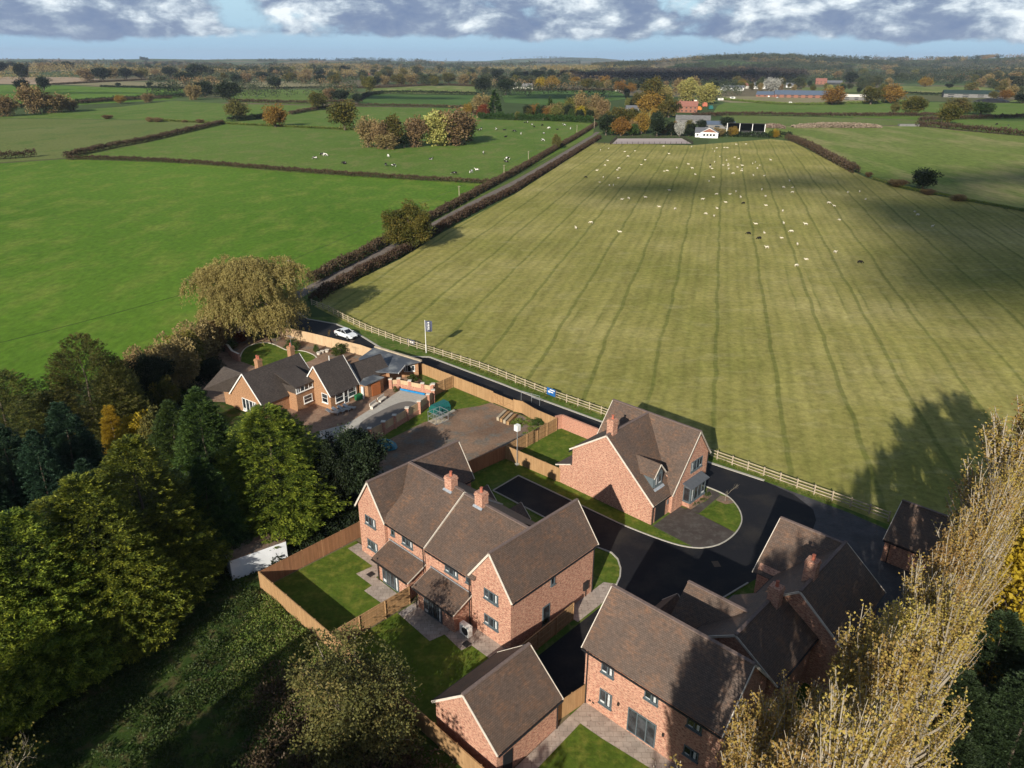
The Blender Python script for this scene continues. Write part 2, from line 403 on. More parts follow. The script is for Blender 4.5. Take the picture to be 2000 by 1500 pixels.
# ------------------------------------------------------------------ ground sheets
def hills(x, y):
    r = hypot(x, y)
    if r < 1700: return 0.0
    k = min(1, (r - 1700) / 900); k = k * k * (3 - 2 * k)
    def g(cx, cy, sx, sy, h): return h * math.exp(-((x - cx) / sx) ** 2 - ((y - cy) / sy) ** 2)
    z = g(1400, 4300, 560, 900, 47) + g(950, 3900, 420, 700, 26) + g(2750, 4400, 500, 800, 50) + g(3500, 4400, 600, 900, 50) + 5 * sin(x / 150) * sin(y / 240 + 1)
    z += g(2050, 5600, 900, 900, 60) + g(-2500, 7000, 3000, 1200, 30) + g(300, 11000, 700, 900, 52) + g(900, 12500, 900, 900, 75)
    z += 5 * sin(x / 410 + 1) * sin(y / 530) * k
    return z * k
def build_ground():
    rs = [0, 100, 300, 600, 1000, 1400] + list(np.arange(1700, 7000, 170)) + list(np.arange(7000, 16000, 500)) + [20000]
    na = 180; V = []; F = []
    for r in rs:
        for j in range(na):
            t = 2 * pi * j / na; x, y = r * sin(t), r * cos(t); V.append((x, y, hills(x, y) - .06))
    for i in range(len(rs) - 1):
        for j in range(na):
            j2 = (j + 1) % na; F.append((i * na + j, (i + 1) * na + j, (i + 1) * na + j2, i * na + j2))
    F = [f[::-1] for f in F]
    m, t = newmat('countryside')
    c = t.add('ShaderNodeTexCoord')
    mp = t.add('ShaderNodeMapping', {'Vector': (c, 'Object'), 'Rotation': (0, 0, .35), 'Scale': (1 / 170, 1 / 230, 0)})
    vo = t.add('ShaderNodeTexVoronoi', {'Vector': mp, 'Scale': 1.0, 'Randomness': .8}, distance='CHEBYCHEV')
    sepc = t.add('ShaderNodeSeparateColor', {0: (vo, 'Color')})
    col = t.ramp((sepc, 0), [(0, (.055, .085, .026)), (.3, (.085, .125, .040)), (.5, (.11, .115, .05)), (.65, (.16, .135, .08)), (.78, (.065, .095, .03)), (.9, (.12, .10, .06))], 'CONSTANT')
    n = t.noise((c, 'Object'), .02, 5, .6)
    col = t.mix(.5, col, t.ramp(n, [(.3, .35), (.7, .6)]), 'OVERLAY')
    finish(t, col, 1, .1)
    mb = MB(); mb.v = V; mb.f = F
    tag(mb.build('ground', m, uv=False, smooth=True), kind='structure')
build_ground()

def sheet(name, pts, mat, z, kind='structure', th=.0, label=None, cat=None):
    """flat outlined sheet; pts world xy"""
    P = [Vector((p[0], p[1], z)) for p in pts]
    from mathutils.geometry import tessellate_polygon
    tri = tessellate_polygon([P])
    ar = sum(a.x * b.y - b.x * a.y for a, b in zip(P, P[1:] + P[:1]))
    me = bpy.data.meshes.new(name)
    F = []
    for tr in tri:
        a, b, c = (P[i] for i in tr)
        F.append(tuple(tr) if (b - a).cross(c - a).z > 0 else tuple(tr[::-1]))
    me.from_pydata([tuple(p) for p in P], [], F); me.update(); me.materials.append(mat)
    o = link(bpy.data.objects.new(name, me)); tag(o, label, cat, kind=kind); return o
def px(*pts): return [G(*p) for p in pts]
def ribbon(path, w0, w1=None):
    """left/right offsets around a world path -> closed outline"""
    w1 = w0 if w1 is None else w1; P = [Vector((p[0], p[1])) for p in path]; A = []; B = []
    for i, p in enumerate(P):
        d = (P[min(i + 1, len(P) - 1)] - P[max(0, i - 1)]).normalized(); n = Vector((-d.y, d.x))
        A.append(p + n * w0); B.append(p - n * w1)
    return A + B[::-1]
def smooth_path(P, n=2):
    P = [Vector((p[0], p[1], 0)) for p in P]
    for _ in range(n):
        Q = [P[0]]
        for a, b in zip(P, P[1:]): Q += [a * .75 + b * .25, a * .25 + b * .75]
        P = Q + [P[-1]]
    return P
def resample(P, step):
    out = [P[0].copy()]; acc = 0
    for a, b in zip(P, P[1:]):
        L = (b - a).length
        if L < 1e-6: continue
        t = step - acc
        while t <= L: out.append(a.lerp(b, t / L)); t += step
        acc = L - (t - step)
    return out
# fields -------------------------------------------------------------
def m_pasture():
    m, t = newmat('striped_pasture'); c = t.add('ShaderNodeTexCoord')
    wob = t.noise((c, 'Object'), .045, 4, .6)
    wv = t.add('ShaderNodeVectorMath', {0: t.add('ShaderNodeVectorMath', {0: (wob, 'Color'), 1: (.5, .5, .5)}, operation='SUBTRACT'), 1: (2.2, 2.2, 0)}, operation='MULTIPLY')
    v = t.add('ShaderNodeVectorMath', {0: (c, 'Object'), 1: wv}, operation='ADD')
    r = t.add('ShaderNodeMapping', {'Vector': v, 'Rotation': (0, 0, radians(90 - 75.5))})
    u = (t.add('ShaderNodeSeparateXYZ', {0: r}), 0)
    def line(period, off, width):
        fr = t.math('FRACT', t.math('ADD', t.math('DIVIDE', u, period), off))
        d = t.math('ABSOLUTE', t.math('SUBTRACT', fr, .5))
        return t.add('ShaderNodeMapRange', {'Value': d, 'From Min': 0.0, 'From Max': width / period, 'To Min': 1.0, 'To Max': 0.0})
    base = t.ramp(t.noise((c, 'Object'), .022, 6, .62), [(.30, (.200, .200, .045)), (.52, (.290, .262, .078)), (.72, (.40, .345, .135))])
    sw = t.add('ShaderNodeMapping', {'Vector': r, 'Scale': (.34, .05, 1)})
    col = t.mix(.5, base, t.ramp(t.noise(sw, 1, 4, .6), [(.3, .33), (.7, .66)]), 'OVERLAY')
    brk = t.ramp(t.noise((c, 'Object'), .03, 3), [(.30, .35), (.55, .9)])
    l1 = t.math('MULTIPLY', line(9.2, .1, .42), brk)
    l3 = t.math('MULTIPLY', line(2.3, .0, .7), .20)
    l2 = t.math('MULTIPLY', line(4.6, .37, .42), t.ramp(t.noise((c, 'Object'), .021, 2), [(.5, 0.0), (.66, .5)]))
    col = t.mix(t.math('MINIMUM', t.math('ADD', t.math('ADD', l1, l3), l2), .52), col, (.072, .100, .018))
    hz = t.add('ShaderNodeMapping', {'Vector': (c, 'Object'), 'Rotation': (0, 0, -.1), 'Scale': (.16, .38, 1)})
    col = t.mix(t.ramp(t.noise(hz, 1, 6, .65), [(.52, 0.0), (.74, .40)]), col, (.40, .36, .18))
    g = t.noise((c, 'Object'), .9, 8, .75)
    col = t.mix(.75, col, t.ramp(g, [(.25, .2), (.75, .8)]), 'OVERLAY')
    finish(t, col, 1, .1, (g, .5, .12)); return m
PASTURE = m_pasture()
VIVID = ground('vivid_grass', (.074, .155, .010), (.102, .192, .016), (.145, .205, .028), .014, .12, .8, .95, .4, .75, (.2, .5))
VIVID2 = ground('meadow_grass', (.085, .152, .018), (.120, .185, .030), (.150, .180, .045), .014, .10, .7, .95, .3, .65, (-.2, .5))
OLIVEF = ground('olive_grass', (.12, .155, .035), (.16, .18, .055), (.10, .15, .03), .015, .06, .7, .95, .3, .6, (.6, .5))
PALEF = ground('pale_grass', (.11, .165, .028), (.17, .205, .048), (.27, .25, .10), .012, .045, .5, .95, .3, .8, (-.25, .28))
TANF = ground('stubble', (.32, .235, .155), (.40, .30, .205), None, .02, .1, 1, .95, .2, .3, (.2, .2))
TAN2 = ground('dry_grass', (.21, .19, .095), (.27, .235, .13), None, .02, .1, 1, .95, .2, .3)
DARKF = ground('dark_grass', (.055, .115, .018), (.075, .14, .025), None, .02, .1, 1, .95, .2, .3)

sheet('field', px((-500, 333), (0, 330), (125, 320), (350, 326), (560, 342), (950, 358), (890, 398), (780, 452), (600, 550), (430, 660), (330, 705), (150, 760), (-300, 850), (-1300, 840)), VIVID, 0.0)
sheet('field', px((130, 318), (280, 288), (440, 243), (560, 227), (690, 212), (905, 212), (930, 231), (1158, 236), (1152, 262), (1010, 337), (950, 358), (560, 342), (350, 326)), VIVID2, 0.02)
sheet('field', px((-300, 250), (0, 242), (300, 243), (425, 247), (440, 243), (280, 288), (125, 318), (0, 328), (-500, 331)), OLIVEF, 0.0)
sheet('field', px((-300, 247), (0, 239), (60, 231), (230, 217), (330, 204), (440, 209), (690, 211), (560, 227), (440, 243), (300, 242), (0, 241)), VIVID2, 0.0)
sheet('field', px((-300, 178), (100, 177), (350, 181), (368, 190), (330, 202), (150, 214), (0, 217), (-300, 219)), VIVID, 0.0)
sheet('field', px((-300, 158), (0, 157), (140, 151), (275, 154), (250, 165), (95, 175), (0, 175), (-300, 176)), TANF, 0.1)
sheet('field', px((100, 175), (250, 165), (350, 160), (640, 165), (640, 176), (480, 180), (350, 179)), TAN2, 0.1)
sheet('field', px((440, 189), (470, 181), (600, 180), (700, 187), (690, 201), (600, 209), (450, 206)), VIVID2, 0.1)
sheet('field', px((692, 210), (700, 197), (720, 187), (930, 187), (905, 210)), DARKF, 0.1)
sheet('field', px((720, 176), (840, 168), (920, 170), (925, 185), (720, 185)), PALEF, 0.1)
sheet('field', px((975, 188), (1000, 178), (1200, 175), (1225, 190), (1100, 206), (980, 201)), DARKF, 0.1)
sheet('field', px((900, 132), (1150, 128.5), (1140, 136), (950, 141)), PALEF, 0.3)
sheet('field', px((1430, 246), (1530, 241), (1800, 237), (1860, 245), (2000, 254), (2500, 275), (2800, 520), (2060, 407), (1900, 380), (1690, 335), (1640, 313), (1540, 265), (1500, 262), (1480, 258)), PALEF, 0.0)
sheet('field', px((1385, 219), (1395, 203), (1410, 196), (1640, 195), (1740, 191), (2200, 190), (2500, 240), (2000, 252), (1870, 244), (1800, 236), (1790, 226), (1600, 221)), VIVID2, 0.05)
sheet('field', px((1400, 220), (1600, 222), (1790, 227), (1790, 236), (1530, 240), (1430, 238)), OLIVEF, 0.05)
sheet('field', px((1750, 160), (1960, 160), (1975, 172), (1850, 177), (1740, 175)), PALEF, 0.3)
sheet('field', px((1560, 164), (1700, 163), (1735, 172), (1560, 176)), OLIVEF, 0.3)
sheet('field', px((2000, 178), (2300, 176), (2400, 190), (1960, 190)), PALEF, 0.3)
sheet('paddock', px((1395, 192), (1400, 184), (1560, 182), (1700, 186), (1740, 191), (1640, 195), (1420, 196)), TAN2, 0.12)
sheet('pasture', px((1150, 277), (1345, 280), (1500, 266), (1540, 270), (1640, 319), (1690, 340), (1760, 361), (1900, 386), (2060, 413), (2800, 560), (3100, 1300)) + [S(41.3, -40), S(41.3, -11), S(41.3, 33), S(40.6, 60)] + px((700, 645), (612, 603), (640, 578), (780, 508), (862, 455), (1000, 380), (1080, 327)), PASTURE, 0.004)

# lane and estate roads ------------------------------------------------
LANE_PTS = smooth_path(px((1163, 256), (1130, 278), (1085, 306), (1020, 346), (960, 377), (900, 408), (845, 440), (775, 478), (700, 518), (640, 548), (590, 575), (540, 607), (480, 640), (430, 668), (405, 692), (360, 735), (300, 800), (200, 930)), 2)
sheet('lane', ribbon(LANE_PTS, 1.5), LANE, 0.016)
sheet('lane_verge', ribbon(LANE_PTS, 3.4), VERGEG, 0.009)
road = [S(16.9, 18.9), S(21.2, 19.1), S(21.45, 4.8)] + px((1246, 1034), (1292, 1051), (1335, 1064), (1373, 1068), (1408, 1061), (1434, 1044), (1448, 1026), (1453, 1009), (1446, 988), (1428, 967), (1408, 957), (1383, 947)) + \
       [S(34.2, 1.85), S(34.3, 23.6), S(33.6, 30), S(33.6, 50), S(31.9, 66)] + px((640, 672), (560, 640), (528, 630), (500, 635), (520, 618), (560, 600), (585, 612), (600, 628), (655, 637), (688, 650), (712, 664), (745, 684), (800, 699)) + \
       [S(38.8, 55.8), S(39.2, 40), S(39.15, 31), S(39.5, 20.8), S(39.7, 4.7), S(40.4, -2.2), S(40.0, -6), S(38.5, -8.9), S(36.7, -10), S(33.9, -10.7), S(28, -11), S(20, -9.5)] + \
       px((1465, 1134), (1405, 1171), (1350, 1187), (1310, 1215)) + [S(13.2, -7.3), S(1, -7.4), S(-2.9, -7.4), S(-2.9, -1.9), S(12.6, -1.9)] + px((1208, 1141), (1215, 1125), (1216, 1108), (1210, 1090), (1198, 1078), (1168, 1067)) + [S(16.7, 4), S(16.9, 12)]
sheet('estate_road', road, TARMAC, 0.02)
sheet('block_paved_drive', [S(40.4, -2.2), S(40.0, -6), S(38.5, -8.9), S(36.7, -10), S(33.9, -10.7), S(28, -11), S(24.5, -14), S(25, -27), S(39, -27), S(40.6, -12)], BLOCK, 0.012)
# site ground (everything between lane, pasture and wood floor)
sheet('verge_grass', [S(40, 70), S(41.3, 60), S(41.3, -40), S(-6, -40), S(-6, -18), S(12, 24), S(12, 60), S(24, 87), S(33, 90), S(40, 85)], VERGEG, -0.004)
sheet('building_plot', [S(33.5, 43.6), S(33.4, 24), S(23.2, 23.4), S(6, 23.2), S(4, 37), S(17, 38.2), S(29, 42.5)], SOIL, 0.010)
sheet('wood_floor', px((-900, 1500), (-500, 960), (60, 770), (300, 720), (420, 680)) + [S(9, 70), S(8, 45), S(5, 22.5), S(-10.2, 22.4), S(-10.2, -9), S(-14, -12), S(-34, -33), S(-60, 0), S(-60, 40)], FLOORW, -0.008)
sheet('grass_strip', [S(30, 43.5), S(33.4, 43.5), S(33.4, 36), S(31.5, 36.4), S(28.2, 38), S(25.4, 37), S(22.8, 38), S(12, 37), S(12, 38.6), S(21, 39.8), S(27, 41.7)], LAWN, 0.014)
# the site's lawns
for pts in ([S(-10, 11), S(0.3, 11), S(0.3, 22.1), S(-10, 22.1)], [S(-10, -7.4), S(0.3, -7.4), S(0.3, 10.6), S(-10, 10.6)], [S(-9.5, -26), S(0.2, -26), S(0.2, -8), S(-9.5, -8)],
            [S(23.7, 14.6), S(34.2, 13.0), S(34.2, 23.5), S(23.3, 23.1)], [S(21.6, 1.5), S(23.7, 2.2), S(23.7, 14.9), S(23.1, 22.9), S(11, 22.6), S(11, 20.2), S(16.7, 19.9), S(21.5, 19.3)]):
    sheet('lawn', pts, LAWN, 0.018)
sheet('lawn', [S(10.8, 19.5), S(16.7, 19), S(16.6, 4.2), S(12.9, 4.2), S(12.9, 0.0)] + px((1195, 1140), (1208, 1139), (1214, 1125), (1215, 1108), (1209, 1091), (1197, 1079), (1166, 1068)) + [S(16.4, 4.2), S(16.6, 18.9), S(10.8, 19.2)], LAWN, 0.010)
bl = lambda x, y, z=0: S(23.6 + x, 2.2 + y, z)      # house B corner frame
sheet('lawn', [bl(-2.1, 2.6), bl(-.05, 2.2), bl(0, -.3)] + px((1300, 1040), (1363, 1068), (1335, 1063), (1292, 1050), (1246, 1033)), LAWN, 0.024)
sheet('driveway', [bl(0, -.3), bl(5.2, -.3)] + px((1367, 1000), (1440, 1036), (1434, 1043), (1408, 1060), (1373, 1067), (1363, 1067.5)), DRIVE, 0.028)
sheet('lawn', px((1368, 999), (1404, 974), (1428, 968), (1446, 989), (1452, 1009), (1447, 1026), (1440, 1035)), LAWN, 0.032)
sheet('garden_path', px((1338, 992), (1368, 999), (1410, 963), (1404, 957), (1384, 950), (1382, 958), (1392, 965), (1380, 976)), DRIVE, 0.036)
sheet('planting_bed', px((1334, 985), (1352, 992), (1393, 965), (1391, 956), (1375, 962), (1345, 978)), SOIL, 0.044)
sheet('planting_bed', px((1400, 973), (1410, 964), (1426, 966), (1437, 978), (1420, 981)), SOIL, 0.044)
sheet('patio', [S(-1, 21.6), S(.3, 21.6), S(.3, 16.0), S(-1.8, 15.9), S(-1.9, 10.9), S(-3.3, 10.9), S(-3.7, 12.6), S(-3.75, 15.1), S(-2.8, 15.2), S(-2.8, 17.7), S(-1, 17.5)], PAVING, 0.03)
sheet('patio', [S(-3.5, 10.5), S(-3.8, 5.8), S(-2.4, 5.5), S(-2.7, 3.1), S(-1.7, 2.9), S(-1.7, -1.1), S(.3, -1.1), S(.3, 10.5)], PAVING, 0.03)
sheet('gravel_bed', [S(-3.5, 10.45), S(-1.9, 10.45), S(-1.9, 9.75), S(-3.45, 9.75)], GRAVEL, 0.036)
sheet('side_path', [S(6.7, -1.7), S(12.6, -1.7), S(13.2, -1.0), S(12.6, 0), S(6.7, 0)], PAVING, 0.03)
cl = lambda x, y, z=0: S(.2 + x, -18.6 + y, z)       # house C frame
sheet('patio', [cl(-1.85, 10.9), cl(.1, 10.9), cl(.1, -3), cl(-1.45, -3), cl(-1.45, 4), cl(-1.8, 8)], PAVING, 0.03)
sheet('side_path', [cl(-1.85, 10.9), cl(-1.85, 9.9), cl(-9, 9.5), cl(-9, 10.75)], PAVING, 0.034)
# drive of the garage house and patio edging
def kerb(pts, name='kerb', w=.14, h=.10, mat=KERB, closed=False):
    mb = MB(); P = [Vector((p[0], p[1], 0)) for p in pts]
    for a, b in zip(P, P[1:]): mb.bar(a + Vector((0, 0, h / 2)), b + Vector((0, 0, h / 2)), w, h)
    return tag(mb.build(name, mat), kind='structure')
kerb(px((575, 612), (600, 628), (655, 637), (688, 650), (712, 664), (745, 684), (800, 699)) + [S(38.9, 55.8), S(39.25, 40), S(39.2, 31), S(39.55, 20.8), S(39.75, 4.7), S(40.45, -2.2)], w=.32)
kerb([S(16.85, 4), S(16.85, 18.95), S(21.3, 19.15)] + smooth_path([S(21.5, 4.8)] + px((1246, 1034), (1292, 1051), (1335, 1064), (1373, 1068), (1408, 1061), (1434, 1044), (1448, 1026), (1453, 1009), (1446, 988), (1428, 967), (1408, 957), (1383, 947)) + [S(34.4, 3.5)], 2), w=.12)
kerb(px((1208, 1141), (1215, 1125), (1216, 1108), (1210, 1090), (1198, 1078), (1168, 1067)) + [S(16.85, 4)])
kerb(px((1465, 1134), (1405, 1171), (1350, 1187)))
sheet('manhole_cover', ribbon([G(1396, 1098), G(1409, 1097)], .45), flat('iron_cover', (.13, .09, .06), .8), .032)
sheet('manhole_cover', ribbon([G(683, 669), G(690, 670)], .4), MATS['iron_cover'], .03)

# ------------------------------------------------------------------ buildings
def window(par, c, u, n, w, h, lights=3, frame=GREYFR, glass=GLASS, name='window', sill=True, mull=.07, blind=True, bars=0):
    """c centre on the wall face, u along the wall, n outward"""
    c, u, n = Vector(c), Vector(u).normalized(), Vector(n).normalized(); z = Vector((0, 0, 1))
    m = MB(); t = .075
    for s in (-1, 1):
        m.obox(c + u * s * (w / 2 - t / 2) + n * .02, u, z, n, t / 2, h / 2, .05)
        m.obox(c + z * s * (h / 2 - t / 2) + n * .02, u, z, n, w / 2 - t, t / 2, .048)
    for k in range(1, lights): m.obox(c + u * (k / lights - .5) * w + n * .02, u, z, n, mull / 2, h / 2 - t, .045)
    for k in range(bars): m.obox(c + z * ((k + 1) / (bars + 1) - .5) * h + n * .02, u, z, n, w / 2 - t, .02, .04)
    f = m.build(name, frame, par)
    g = MB().obox(c + n * .018, u, z, n, w / 2 - t * .8, h / 2 - t * .8, .012); g.build('pane', glass, f)
    if blind and lights > 1:
        b = MB()
        b.obox(c + u * (.5 / lights - .5) * w + n * .032, u, z, n, w / lights * .16, h / 2 - t * 1.5, .003)
        b.obox(c + u * (.5 - .5 / lights) * w - z * h * .36 + n * .032, u, z, n, w / lights * .33, h * .07, .003)
        b.each('blind', GLASSW, f)
    if sill: MB().obox(c - z * (h / 2 + .04) + n * .07, u, z, n, w / 2 + .06, .035, .09).build('sill', frame, f)
    return f
def chimney(par, c, hx=.42, hy=.36, z0=8, z1=10, pots=1, brick=BRICK):
    x, y = c; m = MB().box(x - hx, y - hy, z0, x + hx, y + hy, z1 - .32)
    m.box(x - hx - .05, y - hy - .05, z1 - .32, x + hx + .05, y + hy + .05, z1 - .16); m.box(x - hx, y - hy, z1 - .16, x + hx, y + hy, z1)
    ch = m.build('chimney', brick, par)
    for k in range(pots):
        yy = y + (k - (pots - 1) / 2) * .4
        MB().lathe([(.15, 0), (.16, .05), (.12, .1), (.115, .36), (.15, .40), (.15, .46), (.10, .46)], 10, (x, yy, z1)).build('chimney_pot', POT, ch)
    MB().box(x - hx - .18, y - hy - .12, z0 + .02, x - hx, y + hy + .12, z0 + .55).build('flashing', LEAD, ch) if False else None
    return ch
def slab(mb, a, b, c, d, t=.13):
    """roof plane from 4 corners (top face), thickness downwards along normal"""
    a, b, c, d = map(Vector, (a, b, c, d)); n = (b - a).cross(d - a).normalized()
    if n.z < 0: a, b, c, d = d, c, b, a; n = (b - a).cross(d - a).normalized()
    o = n * t; mb.hexa([a - o, b - o, c - o, d - o, a, b, c, d]); return mb
def gable_x(wall, roof, verge, x0, x1, y0, y1, he, hr, yr=None, zr0=None, oe=.3, og=.2, ends=(1, 1), he0=None, gut=None, rl=None):
    """block with its ridge along x; he at y1, he0 at y0"""
    yr = (y0 + y1) / 2 if yr is None else yr; he0 = he if he0 is None else he0
    wall.prism([(x0, y0, -.1), (x0, y1, -.1), (x0, y1, he - .08), (x0, yr, hr - .16), (x0, y0, he0 - .08)], (x1 - x0, 0, 0))
    s0 = (hr - he0) / (yr - y0); s1 = (hr - he) / (y1 - yr)
    xa, xb = x0 - (og if ends[0] else 0), x1 + (og if ends[1] else 0)
    slab(roof, (xa, yr, hr), (xb, yr, hr), (xb, y0 - oe, he0 - oe * s0), (xa, y0 - oe, he0 - oe * s0))
    slab(roof, (xa, yr, hr), (xb, yr, hr), (xb, y1 + oe, he - oe * s1), (xa, y1 + oe, he - oe * s1))
    if rl is not None: rl.bar((xa, yr, hr + .03), (xb, yr, hr + .03), .26, .10)
    for e, xx in ((0, xa), (1, xb)):
        if ends[e]:
            for (yy, zz) in ((y0 - oe, he0 - oe * s0), (y1 + oe, he - oe * s1)):
                verge.bar((xx, yr, hr - .07), (xx, yy, zz - .07), .06, .17, (0, 0, 1))
    if gut is not None:
        for yy, zz, sg in ((y0 - oe, he0 - oe * s0, -1), (y1 + oe, he - oe * s1, 1)):
            gut.bar((xa + .05, yy + sg * .05, zz - .12), (xb - .05, yy + sg * .05, zz - .12), .11, .11)
def gable_y(wall, roof, verge, y0, y1, x0, x1, he, hr, xr=None, he1=None, oe=.3, og=.2, ends=(1, 1), gut=None, rl=None, eaves=(1, 1)):
    """ridge along y; he at x0, he1 at x1"""
    xr = (x0 + x1) / 2 if xr is None else xr; he1 = he if he1 is None else he1
    wall.prism([(x0, y0, -.1), (x1, y0, -.1), (x1, y0, he1 - .08), (xr, y0, hr - .16), (x0, y0, he - .08)], (0, y1 - y0, 0))
    s0 = (hr - he) / (xr - x0); s1 = (hr - he1) / (x1 - xr)
    ya, yb = y0 - (og if ends[0] else 0), y1 + (og if ends[1] else 0)
    slab(roof, (xr, ya, hr), (xr, yb, hr), (x0 - oe, yb, he - oe * s0), (x0 - oe, ya, he - oe * s0))
    slab(roof, (xr, ya, hr), (xr, yb, hr), (x1 + oe, yb, he1 - oe * s1), (x1 + oe, ya, he1 - oe * s1))
    if rl is not None: rl.bar((xr, ya, hr + .03), (xr, yb, hr + .03), .26, .10)
    for e, yy in ((0, ya), (1, yb)):
        if ends[e]:
            for (xx, zz) in ((x0 - oe, he - oe * s0), (x1 + oe, he1 - oe * s1)):
                verge.bar((xr, yy, hr - .07), (xx, yy, zz - .07), .06, .17, (0, 0, 1))
    if gut is not None:
        for xx, zz, sg, k in ((x0 - oe, he - oe * s0, -1, 0), (x1 + oe, he1 - oe * s1, 1, 1)):
            if eaves[k]: gut.bar((xx + sg * .05, ya + .05, zz - .12), (xx + sg * .05, yb - .05, zz - .12), .11, .11)
def pipe(mb, x, y, z0, z1): mb.tube([(x, y, z1), (x, y, z0)], .055, 6)
Xp, Yp = (1, 0, 0), (0, 1, 0); Xn, Yn = (-1, 0, 0), (0, -1, 0)

# --- house A: pair of joined houses seen from their gardens
A = thing('brick_house_pair', 'large joined pair of red brick houses with twin gables, two chimneys and fenced back gardens', 'house', S(0, 0), TH)
W_, R_, V_, GU, RL = MB(), MB(), MB(), MB(), MB()
gable_x(W_, R_, V_, 0, 10.8, 0, 4.57, 5.7, 8.83, gut=GU, rl=RL)
gable_x(W_, R_, V_, -.17, 11.0, 16.27, 20.33, 5.7, 8.66 + .12, gut=GU, rl=RL)
gable_y(W_, R_, V_, 4.0, 10.43, .2, 9.06, 5.665, 8.80, xr=4.63, ends=(0, 0), gut=None, rl=None, oe=.53)
slab(R_, (4.63, 2.3, 8.80), (4.63, 4.1, 8.80), (-.27, 4.1, 5.10), (-.27, 2.3, 5.10)) if False else None
# middle roof runs into the right wing as far as its ridge
for (ya, yb, dz, x0) in ((2.29, 4.0, 0, .35),):
    s0 = (8.80 - 5.665) / 4.43
    slab(R_, (4.63, ya, 8.80), (4.63, yb, 8.80), (2.2, yb, 8.80 - s0 * 2.43), (4.55, ya, 8.80 - s0 * .08))
gable_y(W_, R_, V_, 10.43, 16.4, .18, 9.08, 5.78, 8.97, xr=4.63, ends=(1, 0), gut=None, rl=None, oe=.53, og=.12)
s0 = (8.97 - 5.78) / 4.45
slab(R_, (4.63, 16.4, 8.97), (4.63, 18.2, 8.97 - .05), (4.5, 18.2, 8.82), (2.3, 16.4, 8.97 - s0 * 2.33))
RL.bar((4.63, 2.4, 8.85), (4.63, 10.2, 8.85), .26, .10); RL.bar((4.63, 10.4, 9.02), (4.63, 18.2, 8.98), .26, .10)
GU.bar((-.38, 4.95, 5.18), (-.38, 10.2, 5.18), .11, .11); GU.bar((-.38, 10.5, 5.28), (-.38, 15.9, 5.28), .11, .11)
# lean-to extensions
def lean(y0, y1, x0=-1.68, zt=3.2, zb=2.45):
    W_.prism([(x0, y0, -.1), (.2, y0, -.1), (.2, y0, zt - .12), (x0, y0, zb - .1)], (0, y1 - y0, 0))
    k = (zt - zb) / (.2 - x0)
    slab(R_, (.19, y0 - .35, zt), (.19, y1 + .35, zt), (x0 - .38, y1 + .35, zb - .38 * k), (x0 - .38, y0 - .35, zb - .38 * k))
    GU.bar((x0 - .42, y0 - .3, zb - .38 * k - .12), (x0 - .42, y1 + .3, zb - .38 * k - .12), .11, .11)
    for yy in (y0 - .35, y1 + .35): V_.bar((.15, yy, zt - .08), (x0 - .38, yy, zb - .38 * k - .08), .05, .12)
lean(5.05, 9.75); lean(11.1, 15.7)
W_.build('wall', BRICK, A); R_.build('roof', TILE, A); V_.each('verge_board', VERGE, A); GU.each('gutter', BLACK, A); RL.each('ridge', RIDGE, A)
for ya, yb in ((4.8, 10.1), (10.9, 16.1)):
    MB().obox((.13, (ya + yb) / 2, 3.27), Yp, (-.55, 0, 1), (-1, 0, -.5), (yb - ya) / 2, .13, .02).build('flashing', LEAD, A)
for xx, yy, z1 in ((-.02, 2.22, 0),):
    window(A, (0, 2.22, 4.5), Yp, Xn, 1.65, .98); window(A, (0, 2.22, 1.85), Yp, Xn, 1.65, .98)
window(A, (.2, 5.2, 4.45), Yp, Xn, .5, .62, 1); window(A, (.2, 7.3, 4.3), Yp, Xn, 1.7, .85)
window(A, (.18, 13.3, 4.25), Yp, Xn, 1.55, .8); window(A, (.18, 15.45, 4.30), Yp, Xn, .52, .62, 1)
window(A, (-.17, 18.45, 4.30), Yp, Xn, 1.65, .98); window(A, (-.17, 18.4, 1.55), Yp, Xn, 1.6, 1.0)
window(A, (5.1, 0, 4.45), Xp, Yn, .5, .85, 1)
for y in (7.75, 13.7):
    window(A, (-1.68, y, 1.10), Yp, Xn, 2.4, 2.1, 4, name='patio_door', sill=False)
dr = MB().obox((4.35, 0, 1.2), Xp, (0, 0, 1), Yn, .48, 1.08, .05).build('door', GREYFR, A)
MB().obox((4.35, -.06, 1.3), Xp, (0, 0, 1), Yn, .34, .85, .01).build('pane', GLASS, dr)
MB().obox((9.72, -.09, 1.3), Xp, (0, 0, 1), Yn, .3, .43, .09).build('meter_box', BLACK, A)
MB().tube([(9.8, -.06, .9), (9.8, -.06, .05)], .04, 6).build('pipe', BLACK, A)
pm = MB(); pipe(pm, 10.7, -.08, 0, 5.5); pm.build('downpipe', BLACK, A)
for yy in (4.75, 9.85, 10.75): pm = MB(); pipe(pm, -.12 if yy < 5 or yy > 10.5 else -1.82, yy, 0, 5.3 if yy != 9.85 else 2.5); pm.build('downpipe', BLACK, A)
pm = MB(); pipe(pm, -1.83, 15.4, 0, 2.5); pm.build('downpipe', BLACK, A)
MB().obox((-.45, 16.15, .95), Xp, (0, 0, 1), Yn, .22, .85, .03).build('meter_box', WHITE, A)
for y in (8.0, 12.0):
    ch = chimney(A, (4.55, y), .40, .46, 8.1, 10.0)
    MB().obox((4.05, y, 8.62), Yp, (-1, 0, -.72), (-.6, 0, 1), .55, .12, .03).build('flashing', LEAD, ch)
# porches on the far side
for y in (11.2, 16.1):
    w_, r_, v_ = MB(), MB(), MB()
    gable_x(w_, r_, v_, 9.0, 13.0, y - 1.05, y + 1.05, 2.5, 3.6, ends=(0, 1))
    p = w_.build('porch', BRICK, A); r_.build('porch_roof', TILE, p)
    v_.each('verge_board', VERGE, p)

